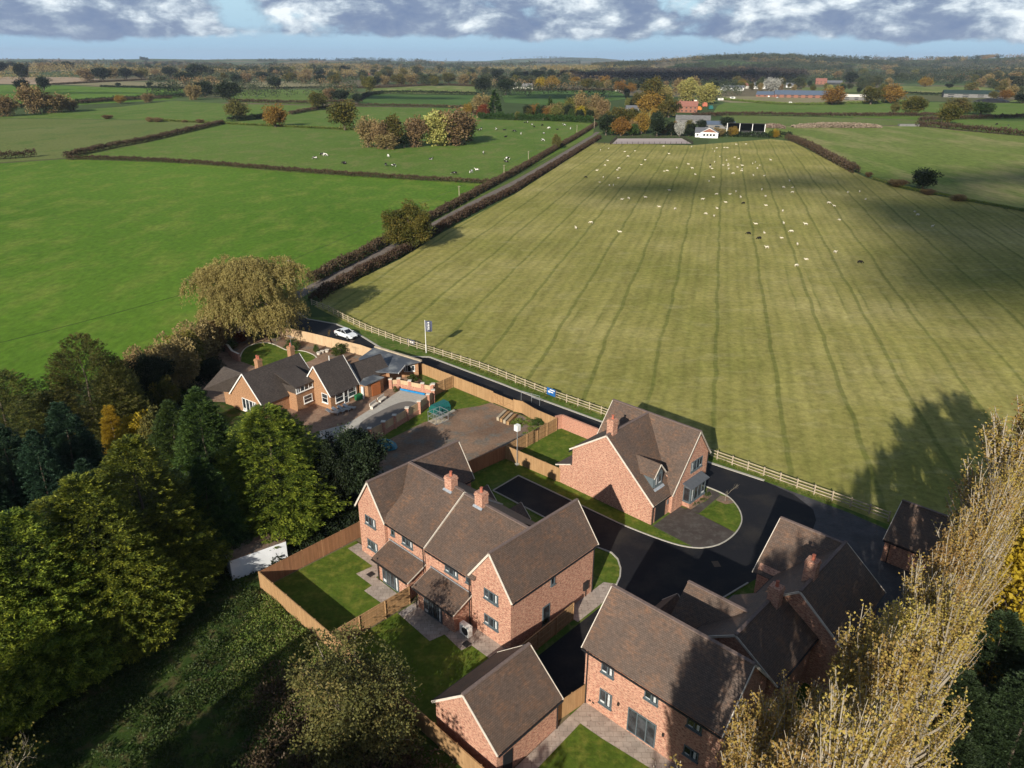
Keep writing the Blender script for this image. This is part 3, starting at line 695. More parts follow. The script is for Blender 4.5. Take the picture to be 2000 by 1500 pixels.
# --- house B: detached, dormer and bay window
B = thing('detached_brick_house', 'detached red brick house beside the sheep pasture with a dormer and a bay window', 'house', S(23.6, 2.2), TH)
W_, R_, V_, GU, RL = MB(), MB(), MB(), MB(), MB()
gable_x(W_, R_, V_, 0, 7.3, 0, 10.84, 5.2, 8.43, yr=6.22, he0=2.77, ends=(1, 0), gut=None)
gable_y(W_, R_, V_, -.35, 11.0, 4.15, 10.15, 3.92, 8.45, xr=7.66, he1=5.2, gut=GU, eaves=(0, 1), og=.2, oe=.02)
slab(R_, (7.66, -.55, 8.45), (7.66, 11.2, 8.45), (10.45, 11.2, 4.81), (10.45, -.55, 4.81)); slab(R_, (7.66, -.55, 8.45), (7.66, 3.2, 8.45), (3.0, .25, 2.44), (3.0, -.55, 2.44))
W_.prism([(3.4, -.33, -.1), (4.3, -.33, -.1), (4.3, -.33, 4.0), (3.4, -.33, 2.84)], (0, .5, 0))
V_.bar((7.66, -.55, 8.38), (3.0, -.55, 2.37), .06, .17); V_.bar((7.66, -.55, 8.38), (10.45, -.55, 4.74), .06, .17); V_.bar((7.66, 11.2, 8.38), (10.45, 11.2, 4.74), .06, .17)
slab(R_, (7.3, 6.22, 8.43), (7.6, 6.22, 8.43), (7.3, 6.0, 8.2), (7.2, 5.2, 7.5))
RL.bar((-.2, 6.22, 8.47), (7.5, 6.22, 8.47), .26, .10); RL.bar((7.66, -.55, 8.48), (7.66, 11.2, 8.48), .26, .10)
GU.bar((-.2, -.33, 2.38), (3.0, -.33, 2.38), .11, .11); GU.bar((-.2, 11.2, 4.6), (4, 11.2, 4.6), .11, .11)
W_.prism([(0, 10.8, -.1), (0, 12.7, -.1), (0, 12.7, 2.3), (0, 10.8, 3.0)], (3.2, 0, 0))
slab(R_, (-.2, 10.84, 3.15), (3.5, 10.84, 3.15), (3.5, 13.1, 2.28), (-.2, 13.1, 2.28)); V_.bar((-.2, 10.9, 3.06), (-.2, 13.1, 2.2), .05, .13)
W_.build('wall', BRICK, B); R_.build('roof', TILE, B); V_.each('verge_board', VERGE, B); GU.each('gutter', BLACK, B); RL.each('ridge', RIDGE, B)
chimney(B, (.95, 6.35), .42, .40, 7.6, 9.95)
gd = MB().box(.7, -.05, .05, 2.55, .02, 2.15).build('garage_door', flat('dark_door', (.02, .022, .025), .5), B)
MB().box(.6, -.08, 2.15, 2.65, .02, 2.25).build('lintel', VERGE, gd)
MB().box(2.9, -.07, 1.25, 3.15, -.0, 1.75).build('meter_box', GREYFR, B)
window(B, (7.75, -.35, 4.35), Xp, Yn, 2.3, 1.25, 4)
# bay window
by = MB().prism([(5.6, -.35, .0), (5.6, -1.2, .0), (8.6, -1.2, .0), (8.6, -.35, .0)], (0, 0, .7)).build('bay_window', BRICK, B)
window(by, (7.1, -1.2, 1.6), Xp, Yn, 3.0, 1.75, 4, name='window_frame', blind=True)
window(by, (5.6, -.78, 1.6), Yp, Xn, .85, 1.75, 1, name='window_frame'); window(by, (8.6, -.78, 1.6), Yp, Xp, .85, 1.75, 1, name='window_frame')
mb = MB(); slab(mb, (5.2, -.36, 3.0), (9.0, -.36, 3.0), (9.0, -1.5, 2.62), (5.2, -1.5, 2.62), .12); mb.build('bay_roof', flat('grey_bay_roof', (.09, .10, .115), .6, .3), by)
MB().box(5.62, -1.15, .7, 8.58, -.4, 2.5).build('dark_room', BLACK, by)  # black block paints in the shade of the room behind the bay glass
# dormer
w_, r_, v_ = MB(), MB(), MB()
w_.prism([(1.2, .85, 3.2), (2.9, .85, 3.2), (2.9, .85, 5.0), (2.05, .85, 6.0), (1.2, .85, 5.0)], (0, 2.9, 0))
slab(r_, (2.05, .6, 6.25), (2.05, 3.9, 6.25), (.92, 2.9, 4.92), (.92, .6, 4.92), .1); slab(r_, (2.05, .6, 6.25), (2.05, 3.9, 6.25), (3.18, 2.9, 4.92), (3.18, .6, 4.92), .1)
dm = w_.build('dormer', GREYFR, B); r_.build('dormer_roof', TILE, dm)
v_.bar((2.05, .6, 6.18), (.92, .6, 4.85), .05, .13); v_.bar((2.05, .6, 6.18), (3.18, .6, 4.85), .05, .13); v_.each('verge_board', VERGE, dm)
window(dm, (2.05, .85, 4.35), Xp, Yn, 1.35, 1.3, 2, name='window_frame')
MB().obox((2.05, .62, 3.42), Xp, (0, -1, -.9), (0, -.9, 1), .9, .16, .02).build('flashing', LEAD, dm)
pm = MB(); pipe(pm, .12, -.08, 0, 2.5); pm.build('downpipe', BLACK, B)
pm = MB(); pipe(pm, 10.05, -.43, 0, 5); pm.build('downpipe', BLACK, B)

# --- house C
Cc = thing('brick_house', 'red brick house at the bottom edge with a long plain roof and folding patio doors', 'house', cl(0, 0), TH)
W_, R_, V_, GU, RL = MB(), MB(), MB(), MB(), MB()
gable_y(W_, R_, V_, 0, 11.1, 0, 6.19, 5.68, 9.03, gut=GU, rl=RL)
W_.build('wall', BRICK, Cc); R_.build('roof', TILE, Cc); V_.each('verge_board', VERGE, Cc); GU.each('gutter', BLACK, Cc); RL.each('ridge', RIDGE, Cc)
window(Cc, (0, 9.05, 4.5), Yp, Xn, 1.12, .95, 2); window(Cc, (0, 9.05, 1.72), Yp, Xn, 1.12, 1.35, 2)
window(Cc, (0, 5.3, 4.55), Yp, Xn, 1.12, .75, 2); window(Cc, (0, 1.9, 4.55), Yp, Xn, 1.12, .78, 2); window(Cc, (0, 1.88, 2.0), Yp, Xn, 1.12, .8, 2)
window(Cc, (0, 5.85, 1.3), Yp, Xn, 2.4, 2.2, 3, name='patio_door', sill=False, blind=False)
pm = MB(); pipe(pm, -.08, 10.85, 0, 5.2); pm.build('downpipe', BLACK, Cc)
for y, z in ((7.89, 2.07), (4.06, 2.02)): MB().obox((-.08, y, z), Yp, (0, 0, 1), Xn, .07, .12, .08).build('wall_lamp', BLACK, Cc)
for y in (10.48, 10.15): MB().obox((-.02, y, .5), Yp, (0, 0, 1), Xn, .09, .07, .02).build('air_brick', BLACK, Cc)
w_, r_, v_ = MB(), MB(), MB()
gable_x(w_, r_, v_, 6.1, 11.6, 9.5, 11.6, 2.5, 3.6, ends=(0, 1)); p = w_.build('porch', BRICK, Cc); r_.build('porch_roof', TILE, p); v_.each('verge_board', VERGE, p)

# --- house D (pair behind C, mostly shaded)
D = thing('brick_house_pair', 'shaded red brick house pair beside the poplars, with two chimneys and many roof slopes', 'house', S(0, 0), TH)
W_, R_, V_, GU, RL = MB(), MB(), MB(), MB(), MB()
# rear unit, ridge along x with wing to the left
gable_x(W_, R_, V_, 13.8, 22.3, -20.8, -13.8, 5.2, 7.8 + .3, gut=GU, rl=RL)
gable_y(W_, R_, V_, -16, -12.1, 17.9, 26.3 - 1.2, 5.0, 8.1, xr=22.2, ends=(0, 1), rl=RL) if False else None
W_.prism([(18.2, -14, -.1), (25.4, -14, -.1), (25.4, -14, 4.9), (22.1, -14, 7.7), (18.2, -14, 4.9)], (0, 2.0, 0))
slab(R_, (22.1, -17.3, 8.08), (22.1, -11.7, 8.08), (17.9, -11.7, 4.6), (17.9, -13.6, 4.6)); slab(R_, (22.1, -17.3, 8.08), (22.1, -11.7, 8.08), (25.7, -11.7, 4.6), (25.7, -17.3, 4.6))
V_.bar((22.1, -11.7, 8.0), (17.9, -11.7, 4.5), .06, .17); V_.bar((22.1, -11.7, 8.0), (25.7, -11.7, 4.5), .06, .17)
RL.bar((22.1, -17.3, 8.12), (22.1, -11.7, 8.12), .26, .1)
# front unit, lower ridge
gable_x(W_, R_, V_, 7.2, 13.8, -18.9, -12.4, 4.9, 7.1, gut=GU, rl=RL, ends=(1, 0))
W_.prism([(8.6, -13, -.1), (12.6, -13, -.1), (12.6, -13, 4.6), (10.6, -13, 6.3), (8.6, -13, 4.6)], (0, 3.2, 0))
slab(R_, (10.6, -14.5, 6.5), (10.6, -9.6, 6.5), (8.2, -9.6, 4.3), (8.2, -14.5, 4.3)); slab(R_, (10.6, -14.5, 6.5), (10.6, -9.6, 6.5), (13.0, -9.6, 4.3), (13.0, -14.5, 4.3))
RL.bar((10.6, -15, 6.54), (10.6, -9.6, 6.54), .26, .1)
W_.build('wall', BRICK, D); R_.build('roof', TILE, D); V_.each('verge_board', VERGE, D); GU.each('gutter', BLACK, D); RL.each('ridge', RIDGE, D)
for (x, y, zb, zt) in ((16.0, -17.05, 7.2, 9.6), (12.6, -15.9, 6.0, 8.4)):
    ch = chimney(D, (x, y), .40, .46, zb, zt)
    MB().obox((x - .1, y - .75, zb + .1), Xp, (0, -1, -.7), (0, -.7, 1), .3, .2, .03).build('flashing', LEAD, ch)
MB().obox((14.6, -14.6, 5.92), Xp, (0, 1, -.75), (0, .75, 1), .45, .3, .05).build('roof_window', GLASS, D)

# --- garages
def garage(name, label, x0, y0, L, W, he, hr, group=None, axis='x'):
    g = thing(name, label, 'garage', S(x0, y0), TH, group)
    w_, r_, v_, gu, rl = MB(), MB(), MB(), MB(), MB()
    (gable_x if axis == 'x' else gable_y)(w_, r_, v_, 0, L, 0, W, he, hr, oe=.25, og=.15, gut=gu, rl=rl)
    w_.build('wall', BRICK, g); r_.build('roof', TILE, g); v_.each('verge_board', VERGE, g); gu.each('gutter', BLACK, g); rl.each('ridge', RIDGE, g)
    pm = MB(); pipe(pm, L - .2 if axis == 'x' else -.06, -.06 if axis == 'x' else W - .3, 0, he - .2); pm.build('downpipe', BLACK, g)
    return g
g1 = garage('brick_garage', 'small brick garage with a brown tiled roof at the bottom centre against the wooden fence', -9.4, -7.7, 6.4, 6.13, 3.05, 5.79)
MB().box(.6, -.06, 0, 1.5, .0, 2.0).build('door', MATS['dark_door'], g1)
g2 = garage('brick_garage', 'shaded brick garage by the right end of the post and rail fence', 34.3, -24.6, 7.1, 6.9, 2.69, 5.25, axis='y')
# low curved brick wall behind house D
def wall_run(name, label, pts, h, th=.22, mat=BRICK_WALL, cap=None, cat='wall', z0=-.05):
    m = MB()
    for a, b in zip(pts, pts[1:]):
        a, b = Vector((a[0], a[1], 0)), Vector((b[0], b[1], 0)); m.bar(a + Vector((0, 0, (h + z0) / 2)), b + Vector((0, 0, (h + z0) / 2)), th, h - z0)
    o = thing(name, label, cat, (0, 0, 0)) if cap else None
    b_ = m.build('masonry' if cap else name, mat, o)
    if not cap: return tag(b_, label, cat)
    m = MB()
    for a, b in zip(pts, pts[1:]):
        m.bar(Vector((a[0], a[1], h + .03)), Vector((b[0], b[1], h + .03)), th + .08, .07)
    m.build('coping', cap, o); return o
wall_run('brick_wall', 'red brick garden wall between the dark road and the small walled lawn', [S(33.4, 23.9), S(34.4, 23.6), S(34.4, 13.2)], 1.9, cap=BRICK_WALL)
wall_run('brick_wall', 'low curving brick wall in shade behind the chimneys of the shaded house pair', [S(25.6, -13.0), S(27.4, -13.6), S(28.4, -15), S(28.6, -17.2), S(28.2, -19)], 1.3, cap=BRICK_WALL)

# ------------------------------------------------------------------ fences
def V3(p, z=0.0): return Vector((p[0], p[1], z))
def board_fence(label, pts, h=1.8, mat=None, step=2.44, postmat=None, rails=1, name='wooden_fence', posts=True):
    mat = mat or WOOD; postmat = postmat or POST
    o = thing(name, label, 'fence', (pts[0][0], pts[0][1], 0)); O = V3(pts[0])
    P = [V3(p) - O for p in pts]; k = 0
    for a, b in zip(P, P[1:]):
        L = (b - a).length
        if L < .05: continue
        n = max(1, round(L / step)); d = (b - a) / n; u = d.normalized(); nr = Vector((-u.y, u.x, 0)) * rails
        for i in range(n):
            q0 = a + d * i; q1 = q0 + d; hh = h
            m = MB().bar(q0 + Vector((0, 0, hh / 2)), q1 + Vector((0, 0, hh / 2)), .035, hh)
            m.bar(q0 + Vector((0, 0, hh + .02)), q1 + Vector((0, 0, hh + .02)), .09, .035)
            for z in (.35, .95, 1.55):
                if z < hh: m.bar(q0 + nr * .045 + Vector((0, 0, z)), q1 + nr * .045 + Vector((0, 0, z)), .05, .085)
            m.build('fence_panel', mat, o)
            if posts: MB().bar(q0 + nr * .05 + Vector((0, 0, -.1)), q0 + nr * .05 + Vector((0, 0, hh + .06)), .11, .11, (1, 0, 0)).build('fence_post', postmat, o)
    if posts: MB().bar(P[-1] + Vector((0, 0, -.1)), P[-1] + Vector((0, 0, h + .06)), .11, .11, (1, 0, 0)).build('fence_post', postmat, o)
    return o
board_fence('red stained wooden fence behind the left end of the twin gabled house pair', [S(-10.1, 22.25), S(1.1, 22.35), S(16.8, 23.5), S(23.2, 23.15)], mat=WOOD_RED, rails=1)
board_fence('weathered wooden fence along the wood edge behind the two back gardens', [S(-10.1, 22.2), S(-10.1, 10.85), S(-10.15, 0.2), S(-10.3, -9.5), S(-10.2, -16)], rails=1)
board_fence('orange wooden fence dividing the two back gardens of the house pair', [S(-10.0, 10.8), S(-1.9, 10.75)], rails=-1, step=2.7)
board_fence('short wooden fence beside the side path between garage and house pair', [S(-3, -1.45), S(6.6, -1.2)], rails=-1)
board_fence('short wooden side gate fence between the small garage and the bottom house', [S(-2.6, -7.35), S(.15, -7.7)], rails=1, step=1.4)
board_fence('wooden fence around the small lawn of the detached house', [S(23.55, 14.8), S(23.2, 23.15), S(33.3, 23.6)], rails=-1, step=2.1)
board_fence('long wooden fence along the dark road beside the bare building plot', [S(33.2, 57), S(33.4, 50.6), S(33.5, 42.2), S(33.55, 35.7)], rails=1)
board_fence('bent wooden fence between plot gates and the brick garden wall', [S(33.6, 31.7), S(34, 30.4), S(33.4, 27.4), S(33.3, 23.8)], rails=1)
board_fence('short wooden fence with a gate closing the grass strip beside the flat roofed garage', [S(29.6, 43.7), S(33.3, 43.9)], rails=-1, step=1.8)
gt = thing('field_gate', 'pair of braced wooden gates opening from the plot to the dark road', 'gate', S(33.6, 31.7), TH)
for k in (0, 1):
    m = MB().box(-.03, 2 * k + .04, .1, .02, 2 * k + 1.96, 1.65)
    for z in (.3, .9, 1.5): m.box(-.09, 2 * k + .04, z - .05, -.03, 2 * k + 1.96, z + .05)
    m.bar((-.07, 2 * k + (.1 if k else 1.9), .3), (-.07, 2 * k + (1.9 if k else .1), 1.5), .06, .10, (1, 0, 0))
    m.build('gate_leaf', WOOD, gt)
board_fence('pale panel fence with concrete posts between the bungalow lawn and the new road', [S(26.2, 86.5), S(29.2, 75), S(31.6, 64.5), S(31.9, 60)], mat=WOOD_PALE, step=2.2, postmat=POST, rails=1)
# post and rail fence
def rail_fence(label, path, step=2.0, h=1.15, nr=3, mat=None, name='post_and_rail_fence', postw=.13):
    mat = mat or WOOD_GREY
    P = resample([V3(p) for p in path], step); O = P[0].copy()
    o = thing(name, label, 'fence', O); P = [p - O for p in P]
    c0 = MB().box(-postw / 2, -postw / 2, 0, postw / 2, postw / 2, h + .1).build('fence_post', mat, o); c0.location = P[0]
    for p in P[1:100]:
        c = c0.copy(); c.location = p; link(c, o)
    if len(P) > 100:
        m = MB()
        for p in P[100:]: m.box(p.x - postw / 2, p.y - postw / 2, 0, p.x + postw / 2, p.y + postw / 2, h + .1)
        tag(m.build('fence_posts', mat, o), kind='stuff')
    for k in range(nr):
        m = MB(); z = h * (k + .6) / nr + .08
        for a, b in zip(P, P[1:]): m.bar(a + Vector((0, 0, z)), b + Vector((0, 0, z)), .05, .10)
        m.build('rail', mat, o)
    return o
rail_fence('long pale three rail fence between the new road and the sheep pasture', px((607, 600), (640, 612), (680, 633), (720, 651), (780, 673), (850, 694), (940, 722)) + [S(40.9, 32.7), S(41.4, 21.6), S(41.1, 5.5), S(41.5, -5.3), S(41.8, -11), S(41.9, -17)])

# ------------------------------------------------------------------ bungalow and its garden
BTH = 0.95; BO = (-33.6, 91.15)
bu = thing('bungalow', 'older bungalow with a steep dark grey tiled roof, orange brick gable and white windows', 'house', (BO[0], BO[1], 0), BTH)
W_, R_, V_, GU = MB(), MB(), MB(), MB()
gable_x(W_, R_, V_, 0, 9.35, 0, 6.69, 2.41, 5.96, gut=None)
gable_y(W_, R_, V_, 5.2, 7.3, -.2, 7.0, 2.4, 5.9, xr=3.4, ends=(0, 0)) if False else None
slab(R_, (.0, 3.35, 5.94), (.0, 7.6, 5.94), (-1.9, 10.6, 2.3), (-.3, 7.0, 2.3)); slab(R_, (.0, 3.35, 5.94), (.0, 7.5, 5.94), (3.5, 9.3, 2.3), (3.5, 3.6, 2.35))
W_.prism([(.25, 6.6, 0), (2.9, 6.6, 0), (2.9, 8.6, 0), (.05, 8.6, 0)], (0, 0, 2.3))
gable_x(W_, R_, V_, 7.5, 12.6, -5.02, .57, 2.41, 5.96, gut=None, oe=.25)
W_.prism([(4.4, 0.3, 0), (4.4, -1.7, 0), (7.5, -1.7, 0), (7.5, 0.3, 0)], (0, 0, 2.6))
slab(R_, (4.2, 2.3, 4.92), (7.7, 2.3, 4.92), (7.7, -1.95, 3.64), (4.2, -1.95, 3.64))
slab(R_, (9.35, 3.35, 5.96), (9.36, 3.35, 5.96), (9.8, -.3, 2.2), (9.35, -.3, 2.2))
W_.build('wall', BRICK_OR, bu); R_.build('roof', TILE_OLD, bu)
m = MB()
for v in range(0, len(V_.v), 8): m.v += V_.v[v:v + 8]
V_.each('verge_board', WHITE, bu)
window(bu, (0, 2.8, 1.2), Yp, Xn, 3.1, 1.9, 4, WHITE, mull=.12); window(bu, (6.3, -1.7, 1.3), Xp, Yn, 1.5, 1.1, 1, WHITE, bars=1)
window(bu, (7.5, -3.9, 1.5), Yp, Xn, 1.2, 1.4, 1, WHITE, bars=1)
window(bu, (9.1, -5.02, 1.35), Xp, Yn, 1.5, 1.35, 1, WHITE, bars=1); window(bu, (11.5, -5.02, 1.35), Xp, Yn, 1.5, 1.3, 1, WHITE, bars=1)
window(bu, (10.3, -5.04, 1.05), Xp, Yn, .8, 2.0, 1, WHITE, name='glazed_door', sill=False, bars=1)
dm = MB().prism([(4.4, -1.66, 2.6), (7.5, -1.66, 2.6), (7.5, -1.66, 3.6), (4.4, -1.66, 3.6)], (0, 3.9, 0)).build('dormer', TILE_OLD, bu)
window(dm, (5.9, -1.68, 3.1), Xp, Yn, 2.9, .85, 4, WHITE, name='window_frame')
chimney(bu, (3.0, 3.9), .38, .38, 5.2, 7.0, 2, BRICK_OR)
c2 = chimney(bu, (8.9, 4.3), .38, .38, 4.9, 7.0, 1, BRICK_OR)
ae = MB().tube([(8.9, 4.1, 6.8), (8.9, 4.1, 8.6)], .025, 5)
for k in range(7): ae.bar((8.6 - .0, 3.4 + k * .22, 8.45), (9.2, 3.4 + k * .22, 8.45), .02, .02)
ae.bar((8.9, 3.3, 8.45), (8.9, 4.8, 8.45), .025, .025); ae.build('aerial', GALV, c2)
for (x, y, z) in ((10.4, .1, 3.0), (10.2, -2.3, 5.9)): MB().tube([(x, y, z), (x, y, z + .7)], .06, 6).build('vent_pipe', WHITE, bu)
# flat roofed garage with small gable and shed
fg = thing('flat_roof_garage', 'flat roofed brick garage with felt roof between the bungalow and the new road', 'garage', S(0, 0), TH)
W_, R_ = MB(), MB()
W_.prism([(27.1, 51.0, 0), (30.2, 52.6, 0), (32.3, 50.6, 0), (31.3, 59.9, 0), (27.0, 57.2, 0)], (0, 0, 2.45))
W_.build('wall', BRICK_OR, fg)
MB().prism([(24.6, 52.9, 2.46), (27.3, 49.2, 2.46), (30.0, 50.9, 2.46), (32.5, 50.2, 2.46), (31.3, 60.3, 2.46), (26.6, 58.0, 2.46)], (0, 0, .16)).build('roof', ROOF_FELT, fg)
MB().bar((31.4, 60.2, 2.7), (32.6, 50.2, 2.7), .35, .28).build('parapet', WOOD_GREY, fg)
MB().bar((27.35, 49.15, 2.5), (30.0, 50.85, 2.5), .06, .2).build('fascia_board', WHITE, fg)
window(fg, (31.3, 51.55, 1.45), (2.1, -2.0, 0), (-.69, -.72, 0), 1.7, 1.1, 3, WHITE, sill=False)
w_, r_, v_ = MB(), MB(), MB(); gable_x(w_, r_, v_, 0, 5.5, -1.9, 1.9, 2.4, 4.3, ends=(1, 0))
gb = thing('annexe', 'small gabled brick annexe joining the bungalow to the flat roofed garage', 'house', S(22.2, 53.6), TH + .02)
w_.build('wall', BRICK_OR, gb); r_.build('roof', TILE_OLD, gb); v_.each('verge_board', WHITE, gb)
sh = thing('garden_store', 'brick garden store with a grey flat roof and brown double doors beside the bungalow', 'shed', S(0, 0), TH)
MB().prism([(21.7, 50.1, 0), (22.2, 49.7, 0), (25.4, 50.3, 0), (24.5, 52.6, 0), (21.6, 51.0, 0)], (0, 0, 2.2)).build('wall', BRICK_OR, sh)
MB().prism([(21.35, 50.5, 2.21), (21.5, 49.3, 2.21), (25.3, 49.85, 2.21), (24.5, 52.8, 2.21)], (0, 0, .13)).build('roof', ROOF_FELT, sh)
MB().box(22.9, 49.66, .05, 24.4, 49.80, 1.95).build('door', flat('brown_door', (.30, .10, .035), .6), sh)
MB().box(21.45, 49.9, .05, 21.60, 50.35, 1.9).build('door', WHITE, sh)
gbx = MB().box(-.5, -.3, .05, .5, .3, .75); gbx.box(-.53, -.33, .75, .53, .33, .83)
o = tag(gbx.build('storage_box', flat('green_plastic', (.015, .13, .05), .5)), 'green plastic storage box in front of the brown double doors', 'box'); o.location = S(20.9, 50.3); o.rotation_euler[2] = TH
# garden ground
sheet('bungalow_garden', px((395, 790), (380, 740), (420, 672), (512, 640)) + [S(26.2, 86.5), S(29.2, 75), S(31.7, 64.5), S(32, 50), S(29.7, 43.6), S(26.5, 41.6), S(21, 39.9), S(12, 38.8), S(9, 46), S(8, 62)], REDPAVE, 0.010)
sheet('garden_bed', px((512, 640), (470, 652), (432, 668), (450, 700)) + [S(26.2, 86.5), S(29.2, 75), S(31.6, 64.5), S(31.5, 60), S(28, 60)] + px((600, 700), (540, 690)), SOIL, 0.014)
LWN = smooth_path(px((470, 712), (472, 694), (483, 682), (510, 674), (530, 676), (548, 684), (560, 690), (590, 689), (612, 697), (618, 703), (600, 712), (560, 722), (500, 722)), 2)
sheet('garden_lawn', LWN, LAWN, 0.022); kerb(smooth_path(px((468, 703), (474, 690), (485, 681), (510, 674), (530, 676), (548, 684), (560, 690), (590, 689), (612, 697), (618, 703)), 2), 'lawn_edging', .16, .08, VERGE)
sheet('pool_terrace', [S(27.6, 48.8), S(28.6, 44.4), S(26.2, 42.0), S(21.4, 40.3), S(12, 39.4), S(10, 44.5), S(11.3, 45.8), S(16, 44.8)][::-1], ground('pale_terrace', (.40, .37, .33), (.46, .43, .38), (.36, .33, .29), .5, 2, 10, .9, .1, .2), 0.024)
sheet('pool_terrace', [S(27.3, 48.7), S(28.5, 44.2), S(24.5, 42.0), S(14, 40.5), S(13, 44.9), S(16, 45.2)], MATS['pale_terrace'], 0.026)
pc = MB(); ring = []
for k in range(40):
    t = 2 * pi * k / 40; ct_, st_ = cos(t), sin(t)
    ring.append((abs(ct_) ** .7 * (1 if ct_ > 0 else -1) * 4.3, abs(st_) ** .7 * (1 if st_ > 0 else -1) * 1.65, 0))
pc.prism(ring, (0, 0, .14)); o = tag(pc.build('pool_cover', flat('taupe_cover', (.17, .15, .135), .75, .2, .08, 1)), 'brown oval swimming pool cover on the pale terrace', 'pool cover'); o.location = S(20.6, 42.9, .03); o.rotation_euler[2] = TH + .17; o.scale = (1.18, 1.12, 1)
o = tag(MB().tube([(0, 0, 0), (4.2, 0, 0)], .16, 10).build('cover_roller', flat('blue_cover', (.015, .20, .46), .5)), 'rolled blue pool cover along the far edge of the terrace', 'pool cover'); o.location = S(27.15, 48.6, .2); o.rotation_euler[2] = TH - 1.25
def pier_wall(label, pts, h=1.75):
    o = thing('panel_wall', label, 'wall', V3(pts[0])); O = V3(pts[0])
    P = [V3(p) - O for p in pts]
    for i, p in enumerate(P):
        k = MB().box(p.x - .22, p.y - .22, -.05, p.x + .22, p.y + .22, h + .15).build('brick_pier', BRICK_WALL, o)
        MB().box(p.x - .28, p.y - .28, h + .15, p.x + .28, p.y + .28, h + .24).build('pier_cap', VERGE, k)
    for a, b in zip(P, P[1:]):
        d = (b - a).normalized() * .23
        MB().bar(a + d + Vector((0, 0, .3)), b - d + Vector((0, 0, .3)), .2, .7).build('masonry', BRICK_WALL, o)
        MB().bar(a + d + Vector((0, 0, (h + .65) / 2)), b - d + Vector((0, 0, (h + .65) / 2)), .06, h - .68).build('fence_panel', WOOD_PALE, o)
    return o
pier_wall('brick pier wall with wood panels between pool terrace and plot', [S(29.25, 43.6), S(27.8, 41.95), S(26.4, 41.4), S(24.0, 40.5), S(21.5, 40.0), S(18.9, 39.4), S(16.7, 38.9), S(14.3, 38.6)])
pier_wall('brick pier wall with wood panels behind the blue cover roller', [S(26.6, 50.2), S(27.6, 49.5), S(28.2, 47.7), S(28.9, 45.6), S(29.5, 44.2)], 1.35)
o = wall_run('brick_wall', 'old brick drive entrance wall between lane and bungalow lawn', [G(434, 688), G(446, 694), G(455, 706), G(468, 712)], 1.3, .25, cap=VERGE)
def stone_bench(loc, rz, label):
    t = thing('garden_bench', label, 'bench', loc, rz, 'pale stone benches by the pool')
    MB().box(-.8, -.25, .38, .8, .25, .47).build('seat', VERGE, t); MB().box(-.8, .18, .47, .8, .27, .85).build('backrest', VERGE, t)
    for s in (-1, 1): MB().box(s * .65 - .08, -.22, 0, s * .65 + .08, .22, .38).build('leg', VERGE, t)
stone_bench(S(20.9, 46.6), TH + .35, 'pale stone bench at the terrace edge, nearer the loungers'); stone_bench(S(22.9, 47.4), TH + .35, 'pale stone bench at the terrace edge, nearer the store')
def lounger(loc, rz, label):
    t = thing('sun_lounger', label, 'lounger', loc, rz, 'grey loungers on the shaded paving')
    MB().box(-.3, -.9, .30, .3, .35, .36).build('seat', GALV, t); MB().obox((0, .65, .5), Xp, (0, 1, .6), (0, -.6, 1), .3, .36, .03).build('backrest', GALV, t)
    for x in (-.27, .27):
        for y in (-.8, .3): MB().box(x - .03, y - .03, 0, x + .03, y + .03, .3).build('leg', GALV, t)
for k, s_ in enumerate(('leftmost', 'second', 'third', 'rightmost')): lounger(S(15.6 + k * .85, 48.9 - k * .1), TH + .5, f'{s_} of the grey loungers in the shade beside the bungalow')
for k, (x, y) in enumerate(((622, 697), (629, 694), (638, 692))):
    m = MB().lathe([(.22, 0), (.30, .1), (.34, .4), (.38, .46), (.30, .42)], 10); o = tag(m.build('plant_pot', VERGE), f"cream plant pot beside the round lawn, {('left', 'middle', 'right')[k]} of three", 'plant pot', 'cream plant pots by the fence'); o.location = G(x, y)

# ------------------------------------------------------------------ plot clutter
cg = thing('steel_cage', 'empty galvanised steel mesh stock cage on the edge of the bare plot', 'cage', S(23.3, 36.9), TH)
fr = MB()
for x in (0, 1.0, 2.1):
    for y in (-.8, .9): fr.bar((x, y, 0), (x, y, 1.5), .05, .05, (1, 0, 0))
for z in (.05, .8, 1.5):
    for y in (-.8, .9): fr.bar((0, y, z), (2.1, y, z), .045, .045)
    for x in (0, 1.0, 2.1): fr.bar((x, -.8, z), (x, .9, z), .045, .045)
fr.build('frame', GALV, cg)
fr = MB()
for k in range(1, 10): fr.bar((k * .21, -.8, .8), (k * .21, .9, .8), .02, .02)
fr.bar((0, -.8, .78), (2.1, -.8, .78), .02, .02); fr.build('shelf', GALV, cg)
MB().box(0, -.75, .06, 2.1, .85, .09).build('base', WOOD_GREY, cg)
TEAL = flat('teal_plastic', (.012, .11, .10), .45, .4)
for k in range(6):
    m = MB(); prof = [(.0, 0), (1.0, 0), (.97, .55), (.75, .95), (.25, .95), (.03, .55)]
    m.prism([(0, p[0] * 2.0 - 1, p[1] * 1.3) for p in prof], (.36, 0, 0))
    o = tag(m.build('plastic_tub', TEAL), f"teal plastic tub, {('nearest', 'second', 'third', 'fourth', 'fifth', 'farthest')[k]} in the row beside the steel cage", 'tub', 'teal tubs stacked in a row'); o.location = S(25.3 + k * .42, 39.0 + k * .03); o.rotation_euler[2] = TH
m = MB().bar((0, 0, .12), (3.4, .2, .12), .25, .22); o = tag(m.build('concrete_beam', KERB), 'pale concrete beam lying on the grass by the teal tubs', 'beam'); o.location = S(24.6, 37.3); o.rotation_euler[2] = TH + .05
